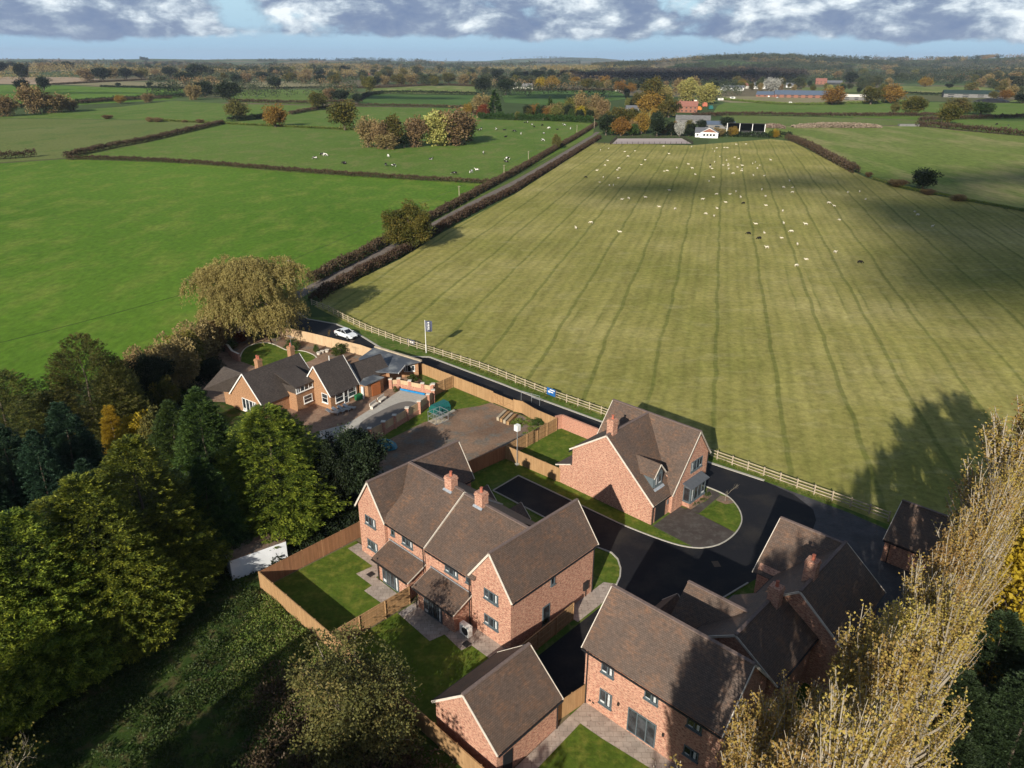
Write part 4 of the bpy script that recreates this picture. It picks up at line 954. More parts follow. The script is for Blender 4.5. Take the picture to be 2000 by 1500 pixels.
for k in range(4):
    m = MB().bar((0, 0, .25), (2.6, 0, .25), .36, .5); o = tag(m.build('timber_stack', (WOOD_GREY, WOOD)[k % 2]), f"stack of sawn timber beside the plot gates, {('first', 'second', 'third', 'fourth')[k]} from the left", 'timber', 'timber stacks in the plot'); o.location = S(30.0, 31.2 - k * .62); o.rotation_euler[2] = TH + .35
for k, (x, y, col, lb) in enumerate(((752, 878, (.02, .16, .22), 'blue tarpaulin heap under the dark tree by the plot'), (700, 968, (.5, .52, .53), 'pale tarpaulin heap in shade beside the left gable'))):
    rr = random.Random(k); m = MB()
    m.blob((0, 0, .3), (1.6, 1.1, .8), 14, 7, rr, .12); o = tag(m.build('tarpaulin', flat('tarp_%d' % k, col, .4)), lb, 'tarpaulin'); o.location = G(x, y)
# white site cabin by the wood
cb = thing('site_cabin', 'long white site cabin under the lime tipped conifer beside the fence corner', 'cabin', (0, 0, 0))
ca, cb_ = G(459, 1140), G(567, 1099); cd_ = (cb_ - ca).normalized(); cn = Vector((-cd_.y, cd_.x, 0)) * 2.4
MB().prism([tuple(ca), tuple(cb_), tuple(cb_ + cn), tuple(ca + cn)], (0, 0, 2.2)).build('wall', flat('cabin_panel', (.78, .80, .83), .4, .4, .12, .5), cb)
MB().prism([tuple(p + Vector((0, 0, 2.2))) for p in (ca, cb_, cb_ + cn, ca + cn)], (0, 0, .06)).build('roof', SOIL, cb)
# white box sign on a pole (no lamp), flags, signs
fl = thing('light_pole', 'tall thin pole with a white floodlight box standing by the garden fence corner', 'pole', S(23.0, 21.0), TH)
MB().tube([(0, 0, 0), (0, 0, 5.2)], .05, 8).build('pole', GALV, fl); MB().box(-.28, -.28, 4.7, .28, .28, 5.45).build('lamp_head', WHITE, fl)
MB().box(-.2, -.2, 0, .2, .2, .25).build('base', KERB, fl)
def flagpole(p, h, label, flip=1):
    f = thing('flagpole', label, 'flagpole', p, .2, 'white flagpoles along the new road')
    MB().tube([(0, 0, 0), (0, 0, h)], [.07, .045], 8).build('pole', WHITE, f)
    m = MB(); n = 8; w_, hh = 1.15, 1.9
    for i in range(n):
        for j in range(4):
            a = [(x * w_ / n, .10 * sin(x * 1.1 + y * .6) * x / n * 2, h - .1 - hh + y * hh / 4 - .12 * x / n) for x, y in ((i, j), (i + 1, j), (i + 1, j + 1), (i, j + 1))]
            b = [(q[0], q[1] + .012, q[2]) for q in a]; m.hexa(a[:2] + [b[1], b[0]] + [a[3], a[2], b[2], b[3]])
    fc = m.build('flag', flat('flag_cloth', (.085, .095, .14), .7, .2, .1, 2), f)
    e = MB()
    for k in range(5): e.box(.42 + .05 * (k % 2), -.14, h - .5 - k * .28, .70, -.10, h - .34 - k * .28)
    e.box(.3, -.14, h - 1.85, .34, -.10, h - .4); e.build('lettering', WHITE, fc)
flagpole(G(831.75, 691), 5.75, 'white flagpole with a dark flag beside the rail fence'); flagpole(G(560.75, 647), 4.6, 'white flagpole with a dark flag beside the willow')
BLUE = flat('blue_sign', (.02, .11, .33), .4, .4); NAVY = flat('navy_sign', (.03, .045, .11), .4)
sg = thing('sign_board', 'blue sign board with a white arrow fixed on the rail fence', 'sign', S(40.75, 31.0), TH)
MB().box(-.03, -.8, .35, .03, .8, 1.45).build('board', BLUE, sg)
ar = MB().box(-.06, -.45, .82, -.035, .35, .96); ar.prism([(-.06, .25, 1.12), (-.06, .6, .89), (-.06, .25, .66)], (.025, 0, 0)); ar.build('arrow', WHITE, sg)
MB().box(-.06, -.7, 1.15, -.035, .2, 1.30).build('lettering', WHITE, sg)
sg = thing('sign_board', 'small dark blue banner with white marks tied to the rail fence', 'sign', G(803, 677), TH + .1)
MB().box(-.12, -.9, .3, -.06, .9, 1.1).build('board', NAVY, sg)
for k in range(3): MB().box(-.15, -.6 + k * .45, .55, -.125, -.3 + k * .45, .85).build('lettering', WHITE, sg)
bf = thing('barrier_frame', 'thin galvanised tube barrier frame standing in the new road', 'barrier', S(37.2, 31.8), TH)
fm = MB()
for x, y in ((-.2, 1.6), (.3, -1.5), (.25, 0)): fm.tube([(x, y, 0), (x, y, 1.5)], .03, 6)
fm.tube([(-.2, 1.6, 1.5), (.3, -1.5, 1.5)], .03, 6); fm.tube([(.25, 0, .9), (.3, -1.5, .9)], .03, 6); fm.build('frame', GALV, bf)
tag(bf.children[0] if bf.children else bf)
# small details by the houses
hp = thing('heat_pump', 'white heat pump unit on feet against the back wall of the house pair', 'heat pump', S(-1.15, 4.15), TH)
MB().box(-.25, -.55, .12, .22, .55, 1.15).build('casing', WHITE, hp)
MB().tube([(-.262, -.12, .62), (-.25, -.12, .62)], .38, 18).build('fan_grille', BLACK, hp)
for y in (-.4, .4): MB().box(-.22, y - .05, 0, .2, y + .05, .12).build('foot', BLACK, hp)
for k, (x, y) in enumerate(((-1.9, 3.3), (-1.9, 16.6))):
    o = tag(MB().box(-.3, -.3, 0, .3, .3, .05).build('drain_cover', BLACK), ('black square drain cover near the heat pump', 'black square drain cover on the left patio')[k], 'drain cover'); o.location = S(x, y, .03); o.rotation_euler[2] = TH

# ------------------------------------------------------------------ white car
def build_car():
    c = thing('parked_car', 'white four door saloon car stopped on the new dark road', 'car', G(674, 659), 0)
    paint = flat('car_paint', (.74, .76, .78), .18, .6, .02); trim = flat('car_trim', (.02, .02, .022), .35, .4)
    # lower body loft: sections along x (length), widths and heights
    secs = [(-2.32, .60, .35, .62, .70), (-2.2, .80, .28, .70, .86), (-1.7, .90, .20, .80, .95), (-.9, .92, .20, .82, .97), (0, .92, .20, .82, .95), (.9, .92, .20, .82, .91), (1.6, .90, .20, .76, .84), (2.1, .82, .24, .66, .72), (2.32, .62, .32, .55, .60)]
    m = MB(); n = 8
    for x, w, z0, zs, z1 in secs:
        m.v += [(x, -w * .9, z0), (x, -w, z0 + .15), (x, -w, zs), (x, -w * .86, z1), (x, w * .86, z1), (x, w, zs), (x, w, z0 + .15), (x, w * .9, z0)]
    for i in range(len(secs) - 1):
        for j in range(n):
            j2 = (j + 1) % n; m.f.append((i * n + j, i * n + j2, (i + 1) * n + j2, (i + 1) * n + j))
    m.f.append(tuple(range(n - 1, -1, -1))); q = (len(secs) - 1) * n; m.f.append(tuple(q + j for j in range(n)))
    m.f = [f[::-1] for f in m.f]
    body = m.build('body', paint, c, smooth=False); bv = body.modifiers.new('b', 'BEVEL'); bv.width = .04; bv.segments = 2
    m = MB()
    cs = [(-1.75, .70, .93, .95), (-1.0, .66, .93, 1.36), (-.3, .65, .93, 1.42), (.25, .64, .93, 1.36), (1.0, .70, .90, .92)]
    for x, w, z0, z1 in cs: m.v += [(x, -.80, z0), (x, -w, z1), (x, w, z1), (x, .80, z0)]
    for i in range(len(cs) - 1):
        for j in range(4):
            j2 = (j + 1) % 4; m.f.append((i * 4 + j, (i + 1) * 4 + j, (i + 1) * 4 + j2, i * 4 + j2))
    m.build('windows', m_glass('car_glass', (.006, .007, .009)), c)
    m = MB()
    for x0, x1, w0, w1, z0, z1 in ((-1.0, -.3, .66, .65, 1.375, 1.435), (-.3, .25, .65, .64, 1.435, 1.375)):
        m.hexa([(x0, -w0, z0 - .03), (x1, -w1, z1 - .03), (x1, w1, z1 - .03), (x0, w0, z0 - .03), (x0, -w0, z0), (x1, -w1, z1), (x1, w1, z1), (x0, w0, z0)])
    for s in (-1, 1):
        m.bar((1.0, s * .72, .93), (.25, s * .65, 1.37), .07, .05); m.bar((-1.75, s * .72, .96), (-1.0, s * .66, 1.38), .09, .05); m.bar((-.35, s * .80, .95), (-.3, s * .655, 1.42), .05, .06, (1, 0, 0))
    m.build('roof', paint, c)
    for x in (-1.42, 1.42):
        for s in (-1, 1):
            w = MB().tube([(x, s * .74, .33), (x, s * .94, .33)], .33, 20).build('wheel', trim, c)
            MB().tube([(x, s * .93, .33), (x, s * .955, .33)], .22, 10).build('rim', GALV, w)
    for s in (-1, 1):
        MB().obox((2.16, s * .62, .66), (1, -.5 * s, 0), Yp, (0, 0, 1), .09, .17, .07).build('headlight', GLASSW, c)
        MB().obox((-2.27, s * .60, .74), Xp, Yp, (0, 0, 1), .04, .16, .06).build('tail_light', flat('red_lens', (.3, .01, .01), .3), c)
        MB().obox((.75, s * .98, .98), Xp, Yp, (0, 0, 1), .09, .07, .06).build('wing_mirror', paint, c)
    MB().obox((2.31, 0, .45), Xp, Yp, (0, 0, 1), .03, .42, .10).build('grille', trim, c)
    a, b = G(655, 650), G(694, 662); c.rotation_euler[2] = atan2((b - a).y, (b - a).x)
    c.location = G(675, 661, .02)
build_car()

# ------------------------------------------------------------------ foliage makers
def cards(P, D, L, W, rng, tilt=.6, up=None):
    """diamond leaves: base P, direction D, length L, half width W -> V,F"""
    n = len(P)
    D = D / np.maximum(np.linalg.norm(D, axis=1, keepdims=True), 1e-6)
    U = rng.normal(size=(n, 3)) * tilt
    U += np.array([0, 0, 1.0]) if up is None else up
    Sd = np.cross(D, U); Sd /= np.maximum(np.linalg.norm(Sd, axis=1, keepdims=True), 1e-6)
    L = np.broadcast_to(np.asarray(L, float).reshape(-1, 1), (n, 1)); W = np.broadcast_to(np.asarray(W, float).reshape(-1, 1), (n, 1))
    V = np.stack([P, P + D * L * .45 + Sd * W, P + D * L, P + D * L * .45 - Sd * W], 1).reshape(-1, 3)
    return V, np.arange(4 * n).reshape(n, 4)
def merge(parts):
    V = []; F = []; o = 0
    for v, f in parts: V.append(v); F.append(f + o); o += len(v)
    return np.concatenate(V), np.concatenate(F)
def npr(seed): return np.random.default_rng(seed)
def trunk_mb(mb, h, r, rng, lean=0.0, n=7):
    pts = []; a = rng.uniform(0, 6.28)
    for k in range(5):
        t = k / 4; pts.append((cos(a) * lean * t * h + rng.uniform(-.06, .06) * t * h * .3, sin(a) * lean * t * h + rng.uniform(-.06, .06) * t * h * .3, h * t - .05))
    mb.tube(pts, [r * (1.25 - 1.05 * k / 4) for k in range(5)], n); return pts
def conifer(name, h, r, leaf, seed, nbr=1150, nl=34, power=.8, droop=.25, base=.04, size=.34):
    if nl > 20: nbr = int(nbr * 1.75); nl = 58; size *= .52
    rng = npr(seed)
    t = np.where(rng.random(nbr) < .72, 1 - np.sqrt(rng.random(nbr)), rng.random(nbr)); t = np.clip(base + (1 - base) * t, base, .995)
    a = rng.random(nbr) * 2 * pi
    lump = 1 + .09 * np.sin(3 * a + seed) + .08 * np.sin(5 * a + 7 * t + seed * 2) + rng.normal(0, .06, nbr)
    lump *= np.where(rng.random(nbr) < .3, .78, 1.0)
    prof = np.minimum(1.0, (t / .30 + .42)) * (1 - t) ** power * 1.06
    R = r * prof * lump + .10
    Lb = np.clip(.40 * R + .45, .5, 1.6) * rng.uniform(.75, 1.25, nbr)
    o = np.stack([np.cos(a), np.sin(a), .62 + .5 * t - droop * 2 * (1 - t) + rng.normal(0, .16, nbr)], 1)
    o /= np.linalg.norm(o, axis=1, keepdims=True)
    tip = np.stack([R * np.cos(a), R * np.sin(a), t * h + rng.normal(0, .12, nbr)], 1) + o * .25
    lat = np.cross(o, [0, 0, 1.0]); lat /= np.linalg.norm(lat, axis=1, keepdims=True); upv = np.cross(lat, o)
    s = rng.random((nbr, nl)) ** 1.15; q = rng.normal(0, 1, (nbr, nl)) * .42
    wd = .04 + .34 * np.sin(np.clip(s, 0, 1) * 2.2) * Lb[:, None] * .8
    P = tip[:, None] - o[:, None] * (s * Lb[:, None])[..., None] + lat[:, None] * (q * wd)[..., None] + upv[:, None] * (rng.normal(0, .07, (nbr, nl)) - .5 * np.abs(q) * wd)[..., None]
    P[..., 2] -= .22 * (1 - s) ** 2
    D = o[:, None] * .9 + lat[:, None] * (q * 1.3)[..., None] + rng.normal(0, .16, (nbr, nl, 3)); D[..., 2] -= .35 * (1 - s)
    P = P.reshape(-1, 3); D = D.reshape(-1, 3); n = len(P)
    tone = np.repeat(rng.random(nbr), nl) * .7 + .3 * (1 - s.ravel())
    V, F = cards(P, D, size * rng.uniform(.7, 1.5, n), size * .19 * rng.uniform(.8, 1.3, n), rng, .5)
    t_ = thing(name, None, None); mb = MB(); trunk_mb(mb, h * .78, max(.10, h * .012), random.Random(seed), .0)
    mb.build('trunk', BARK, t_, uv=False); npmesh('crown', V, F, leaf, t_, tone=tone)
    return t_
def broadleaf(name, h, r, leaf, seed, ncl=70, nl=150, size=.32, trunk_h=.22, bark=None, flat_=1.0, gap=.62, limbs=14, clr=.22, crown0=None, lit_core=True):
    rng = npr(seed); rr = random.Random(seed)
    z0 = h * trunk_h if crown0 is None else crown0; cz = (z0 + h) / 2; hz = (h - z0) / 2
    u = rng.normal(size=(ncl, 3)); u /= np.linalg.norm(u, axis=1, keepdims=True)
    k = rng.uniform(gap, 1.0, ncl)[:, None]
    lob = 1 + .16 * np.sin(3 * np.arctan2(u[:, 1], u[:, 0]) + seed)[:, None] + .1 * np.sin(5 * u[:, 2] + seed)[:, None]
    C = u * k * lob * np.array([r - clr * r * .6, r - clr * r * .6, (hz - clr * r * .5) * flat_]) + np.array([0, 0, cz])
    cr = r * clr * rng.uniform(.7, 1.35, ncl)
    d = rng.normal(size=(ncl, nl, 3)); d /= np.linalg.norm(d, axis=2, keepdims=True)
    rad = cr[:, None] * rng.uniform(.45, 1.08, (ncl, nl))
    P = C[:, None] + d * rad[..., None] * np.array([1, 1, .78])
    D = d + rng.normal(0, .55, (ncl, nl, 3)); P = P.reshape(-1, 3); D = D.reshape(-1, 3); n = len(P)
    kx = (r - size * .3) / np.percentile(np.hypot(P[:, 0], P[:, 1]), 98); zt, zl = np.percentile(P[:, 2], 99.5), np.percentile(P[:, 2], .5)
    kz = (h - z0 * .8) / (zt - zl); zf = lambda z: z0 * .8 + (z - zl) * kz
    P[:, :2] *= kx; P[:, 2] = zf(P[:, 2]); C = C * np.array([kx, kx, 1]); C[:, 2] = zf(C[:, 2])
    V, F = cards(P, D, size * rng.uniform(.6, 1.4, n), size * .36 * rng.uniform(.7, 1.3, n), rng, .9)
    t_ = thing(name, None, None); mb = MB(); tp = trunk_mb(mb, z0 + hz * .7, max(.1, r * .075), rr, .02)
    idx = rng.choice(ncl, min(limbs, ncl), replace=False)
    for i in idx:
        a = Vector(tp[2 if C[i][2] < cz else 3]); b = Vector(C[i]); m_ = a.lerp(b, .5) + Vector((0, 0, -.08 * (b - a).length + rr.uniform(-.2, .3)))
        mb.tube([a, m_, b], [max(.05, r * .03), max(.04, r * .018), .02], 5)
    mb.build('trunk', bark or BARK, t_, uv=False); npmesh('crown', V, F, leaf, t_, tone=np.repeat(rng.random(ncl), nl))
    return t_
def twigs(mb, rng, a, d, L, r, depth, spread=.5):
    a = Vector(a); d = Vector(d).normalized(); mid = a + d * L * .5 + Vector((rng.uniform(-1, 1), rng.uniform(-1, 1), rng.uniform(-.5, 1))) * L * .07
    b = a + d * L; mb.tube([a, mid, b], [r, r * .75, r * .5], 4 if depth < 2 else 5, cap=False)
    out = [b]
    if depth > 0:
        for k in range(rng.choice((2, 3))):
            q = Vector((rng.gauss(0, spread), rng.gauss(0, spread), rng.gauss(.15, spread * .6)))
            out += twigs(mb, rng, b if k else mid, d + q, L * rng.uniform(.55, .8), r * .55, depth - 1, spread)
    return out
def bare_tree(name, h, seed, bark=None, leaf=None, depth=5, spread=.45, nleaf=0, size=.22, r=None):
    rng = random.Random(seed); t_ = thing(name, None, None); mb = MB()
    tips = twigs(mb, rng, (0, 0, -.05), (rng.uniform(-.08, .08), rng.uniform(-.08, .08), 1), h * .32, r or h * .018, depth, spread)
    mb.build('trunk', bark or TWIG, t_, uv=False)
    if leaf:
        g = npr(seed); T = np.array([tuple(p) for p in tips]); P = T[g.integers(0, len(T), nleaf)] + g.normal(0, h * .045, (nleaf, 3))
        V, F = cards(P, g.normal(size=(nleaf, 3)), size * g.uniform(.6, 1.3, nleaf), size * .4, g, 1)
        npmesh('crown', V, F, leaf, t_)
    return t_
def poplar(name, h, r, seed, leaf, nbr=130, nleaf=15000, size=.125):
    """columnar: steeply rising branches all the way up"""
    rng = npr(seed); rr = random.Random(seed); t_ = thing(name, None, None); mb = MB()
    trunk_mb(mb, h * .97, h * .013, rr, .0, 6); Ps = []; Ds = []
    for i in range(nbr):
        z = h * rr.uniform(.05, .9); a = rr.uniform(0, 2 * pi); L = min(h * .30, (h - z) * 1.0 + .6) * rr.uniform(.6, 1.1)
        sp = rr.uniform(.20, .42); d = Vector((cos(a) * sp, sin(a) * sp, 1)).normalized()
        p0 = Vector((0, 0, z)); o = Vector((cos(a), sin(a), 0)); rm = r * min(1.0, .35 + (1 - z / h) * 1.2)
        p1 = p0 + o * rm * .45 + Vector((0, 0, L * .35)); p2 = p0 + o * rm * rr.uniform(.7, 1.05) + Vector((0, 0, L)) + Vector((rr.uniform(-.2, .2), rr.uniform(-.2, .2), 0))
        mb.tube([p0, p1, p2], [.075, .05, .016], 4, cap=False)
        for k in range(4):
            b0 = p1.lerp(p2, k / 4); q = b0 + Vector((rr.uniform(-.4, .4), rr.uniform(-.4, .4), rr.uniform(.6, 1.3)))
            mb.tube([b0, q], [.017, .007], 3, cap=False); Ps.append(b0); Ds.append(q - b0)
        for k in range(4): Ps.append(p1.lerp(p2, k / 4)); Ds.append((p2 - p1) / 4)
    mb.build('trunk', BARKP, t_, uv=False)
    A = np.array([tuple(p) for p in Ps]); B = np.array([tuple(p) for p in Ds]); i = rng.integers(0, len(A), nleaf)
    P = A[i] + B[i] * rng.random((nleaf, 1)) + rng.normal(0, .10, (nleaf, 3)); D = rng.normal(0, .8, (nleaf, 3)) + np.array([0, 0, .4])
    V, F = cards(P, D, size * rng.uniform(.7, 1.3, nleaf), size * .42, rng, 1.2)
    npmesh('crown', V, F, leaf, t_, tone=np.clip(.35 * rng.random(nleaf) + .65 * rng.random(len(A))[i], 0, 1)); return t_
def willow(name, h, r, seed, leaf, nstr=1500, nl=30):
    rng = npr(seed); rr = random.Random(seed); t_ = thing(name, None, None); mb = MB()
    tp = trunk_mb(mb, h * .55, .42, rr, .05, 9)
    nl_ = 44; la = rng.random(nl_) * 2 * pi; lq = np.sqrt(rng.random(nl_)) * .78; lr = r * rng.uniform(.20, .36, nl_)
    lz = h * (.30 + .58 * np.sqrt(1 - lq ** 2) * rng.uniform(.75, 1.04, nl_)); low = np.arange(nl_) % 5 < 2; lq = np.where(low, rng.uniform(.55, .84, nl_), lq); lz = np.where(low, h * rng.uniform(.20, .42, nl_), lz); li = rng.integers(0, nl_, nstr)
    a = rng.random(nstr) * 2 * pi; q = np.sqrt(rng.random(nstr))
    x = r * lq[li] * np.cos(la[li]) + lr[li] * q * np.cos(a); y = r * lq[li] * np.sin(la[li]) + lr[li] * q * np.sin(a)
    top = lz[li] + lr[li] * .85 * np.sqrt(np.clip(1 - q ** 2, 0, 1)) + rng.normal(0, .2, nstr)
    a = np.arctan2(y, x) + rng.normal(0, .5, nstr); L = np.minimum(rng.uniform(.9, 4.6, nstr) * (.5 + .6 * q), top * .95)
    s = rng.random((nstr, nl)); out = .55 * s
    P = np.stack([x[:, None] + np.cos(a)[:, None] * out, y[:, None] + np.sin(a)[:, None] * out, top[:, None] + .35 * s - L[:, None] * s ** 1.3], 2) + rng.normal(0, .13, (nstr, nl, 3))
    D = np.stack([np.cos(a)[:, None] * (1 - s), np.sin(a)[:, None] * (1 - s), -.25 - 1.1 * s], 2) + rng.normal(0, .38, (nstr, nl, 3))
    P = P.reshape(-1, 3); D = D.reshape(-1, 3); n = len(P)
    V, F = cards(P, D, .36 * rng.uniform(.6, 1.4, n), .06, rng, 1.0); tone = np.repeat(.6 * rng.random(nl_)[li] + .4 * rng.random(nstr), nl)
    for k in range(34):
        i = rr.randrange(nstr); b = Vector((x[i], y[i], top[i] - .3)); s0 = Vector(tp[rr.choice((2, 3, 4))])
        mb.tube([s0, s0.lerp(b, .5) + Vector((0, 0, 1.0)), b], [.14, .08, .025], 5)
    mb.build('trunk', TWIG, t_, uv=False); npmesh('crown', V, F, leaf, t_, tone=tone); return t_
HIDDEN = []
def place(proto, p, h, hp, r=None, rp=None, label=None, cat='tree', group=None, rz=0, first=None):
    """copy of a prototype tree scaled from height hp (radius rp) to h (r); the prototype itself serves the first time"""
    if proto.name not in USED: USED.add(proto.name); c = proto
    else: c = copy_tree(proto)
    sxy = (r / rp) if r else h / hp
    c.location = (p[0], p[1], hills(p[0], p[1]) - .05); c.scale = (sxy, sxy, h / hp); c.rotation_euler[2] = rz
    tag(c, label, cat, group); return c
USED = set()
rnd = random.Random(11)
def dist(p): return hypot(p[0], p[1])
def mpp(p):        # metres per photo pixel at a ground point
    return math.sqrt(p[0] ** 2 + p[1] ** 2 + CAMH ** 2) / FPX
def tree_at(proto, hp, rp, bx, by, ty, wpx, label, cat='tree', group=None, hmin=1.5):
    p = G(bx, by); h = max(hmin, hgt(p, ty)); r = wpx * mpp(p) / 2
    return place(proto, p, h, hp, r, rp, label, cat, group, rnd.uniform(0, 6.28))

# ------------------------------------------------------------------ near trees
C1 = conifer('conifer_tree', 15, 4.6, L_LIME, 1, 1350, 36, .58); C2 = conifer('conifer_tree', 16, 5.0, L_LIME, 2, 1350, 36, .65)
C3 = conifer('conifer_tree', 13, 3.8, L_DEEP, 3, 1000, 34, .7, .4, size=.36); C4 = conifer('conifer_tree', 13, 4.8, L_OLD, 4, 900, 36, .42, .15, size=.34)
C5 = conifer('spruce_tree', 12, 4.0, L_BLUE, 5, 900, 34, .8, .3)
tree_at(C1, 15, 4.6, 550, 1018, 798, 236, 'broad lime tipped conifer standing right in front of the bungalow')
tree_at(C2, 16, 5.0, 318, 1160, 862, 240, 'tall lime tipped conifer above the site cabin, topmost of the big conifer row')
tree_at(C1, 15, 4.6, 235, 1250, 940, 235, 'lime tipped conifer second down the big conifer row')
tree_at(C2, 16, 5.0, 120, 1320, 1010, 250, 'lime tipped conifer third down the big conifer row')
tree_at(C1, 15, 4.6, 5, 1370, 1050, 250, 'lime tipped conifer at the left edge, lowest of the big conifer row')
tree_at(C2, 16, 5.0, 372, 1105, 950, 150, 'shorter lime tipped conifer at the right end of the big conifer row')
tree_at(C1, 15, 4.6, 150, 1190, 985, 190, 'lime tipped conifer behind the middle of the big conifer row')
tree_at(C3, 13, 3.8, 425, 1000, 765, 140, 'deep green conifer touching the left gable of the bungalow')
tree_at(C3, 13, 3.8, 365, 970, 790, 120, 'narrow deep green conifer left of the bungalow conifers')
tree_at(C3, 13, 3.8, 430, 1100, 900, 120, 'deep green conifer low between the two lime conifers')
tree_at(C4, 13, 4.8, 195, 860, 664, 150, 'old brown tipped conifer alone at the edge of the vivid field')
tree_at(C4, 13, 4.8, 35, 905, 738, 165, 'old brown tipped conifer at the left edge below the vivid field')
tree_at(C4, 13, 4.8, 250, 850, 705, 90, 'small old conifer half hidden behind the lone field edge conifer')
tree_at(C5, 12, 4, 165, 985, 795, 135, 'bluish spruce standing left of the golden maple'); tree_at(C5, 12, 4, 55, 1035, 838, 140, 'bluish spruce near the left edge')
tree_at(C5, 12, 4, 115, 1040, 850, 110, 'bluish spruce between two taller spruces'); tree_at(C5, 12, 4, -20, 1090, 900, 150, 'bluish spruce cut by the left edge')
tree_at(C5, 12, 4, 200, 1060, 905, 100, 'short bluish spruce below the golden maple')
GC = conifer('conifer_tree', 8, 1.0, L_YEL, 8, 350, 26, .5, .0, size=.26); tree_at(GC, 8, 1.0, 235, 905, 802, 34, 'slim golden conifer left of the golden maple')
MP = broadleaf('maple_tree', 7, 3.2, L_YEL, 9, 60, 130, .26, .15); tree_at(MP, 7, 3.2, 278, 925, 820, 78, 'small golden maple between the spruces and deep green conifers')
M2 = broadleaf('maple_tree', 7, 3.2, L_ASH, 10, 60, 120, .28, .15); tree_at(M2, 7, 3.2, 325, 935, 815, 62, 'olive brown maple beside the golden maple')
DK = broadleaf('evergreen_tree', 9, 4.6, L_DARK, 12, 120, 220, .26, .08, gap=.5); tree_at(DK, 9, 4.6, 695, 975, 842, 130, 'dark evergreen tree between the pool cover and the bare plot')
tree_at(DK, 9, 4.6, 650, 1010, 880, 80, 'dark evergreen shrub squeezed between lime conifer and house gable', 'shrub')
tree_at(DK, 9, 4.6, 300, 800, 700, 85, 'dark evergreen bush right of the field edge conifer', 'shrub'); tree_at(DK, 9, 4.6, 405, 745, 712, 60, 'dark green bush beside the bungalow drive wall', 'shrub')
tree_at(DK, 9, 4.6, 415, 1020, 905, 70, 'dark evergreen shrub in the gap below the deep green conifers', 'shrub')
BR = broadleaf('bare_shrub', 6, 3.5, L_BRN, 13, 70, 170, .30, .05, bark=TWIG, gap=.4)
for k, (bx, by, ty, wp) in enumerate(((345, 770, 672, 90), (390, 715, 640, 80), (290, 770, 690, 70), (425, 690, 632, 55))):
    tree_at(BR, 6, 3.5, bx, by, ty, wp, f"brown leafless shrub in the lane side scrub, {('lower left', 'upper right', 'leftmost', 'topmost')[k]} of four", 'shrub', 'brown shrubs along the lane')
IV = broadleaf('ivy_clad_tree', 7, 3.0, L_OAK, 14, 60, 130, .28, .1, bark=TWIG, gap=.4, limbs=20); tree_at(IV, 7, 3.0, 368, 745, 655, 70, 'ivy covered half bare tree beside the lane above the bungalow')
tree_at(IV, 7, 3.0, 330, 815, 745, 50, 'ivy green bush in the shade behind the conifers', 'shrub')
WL = willow('willow_tree', 14, 10, 15, L_WIL, 3600, 26); tree_at(WL, 14, 10, 494, 655, 514, 222, 'huge tan weeping willow at the junction of lane and new road')
tree_at(DK, 9, 4.6, 500, 668, 640, 36, 'dark green bush under the right side of the willow', 'shrub')
RB = broadleaf('red_shrub', 3, 1.8, L_RED, 16, 30, 90, .2, .1); tree_at(RB, 3, 1.8, 468, 672, 655, 42, 'dull red shrub at the lane corner of the bungalow garden', 'shrub')
GB = broadleaf('green_shrub', 3, 1.8, L_BUSH, 17, 34, 110, .18, .05)
for bx, by, ty, wp, lb in ((440, 690, 662, 40, 'dark rounded shrub beside the drive entrance wall'), (570, 686, 668, 36, 'spreading green shrub against the pale panel fence'), (617, 692, 677, 14, 'small upright green shrub between fence and plant pots'), (664, 694, 675, 34, 'yellow green bush by the fence right of the plant pots'),
                           (536, 664, 656, 20, 'low green shrub near the left end of the pale panel fence'), (805, 748, 733, 26, 'dark bush below the window of the flat roofed garage'), (772, 768, 756, 10, 'small spiky plant at the brick pier'), (1050, 830, 816, 30, 'weedy green bush in the fence corner of the plot')):
    tree_at(GB, 3, 1.8, bx, by, ty, wp, lb, 'shrub', hmin=.5)
OK_ = broadleaf('oak_tree', 10, 5.2, L_OAK, 18, 120, 210, .30, .16, gap=.62); tree_at(OK_, 10, 5.2, 798, 486, 402, 102, 'round olive green oak on the lane halfway up the pasture')
# saplings by the new road
SP = bare_tree('sapling', 3.4, 21, TWIG, L_ORG, 4, .28, 260, .13, .04)
for bx, by, ty, lb in ((604, 654, 640, 'young tree with orange leaves on the road verge, left of two'), (642, 665, 645, 'young tree with red brown leaves on the road verge, right of two'), (553, 645, 628, 'thin bare sapling beside the left flagpole')):
    tree_at(SP, 3.4, 1.2, bx, by, ty, 10, lb, 'tree', 'saplings on the new road verge')
SB = bare_tree('sapling', 4, 22, BARKP, None, 5, .30, r=.04); p_ = G(1419, 974); place(SB, p_, 3.0, 4, label='leafless young birch in the front bed of the detached house', cat='tree')
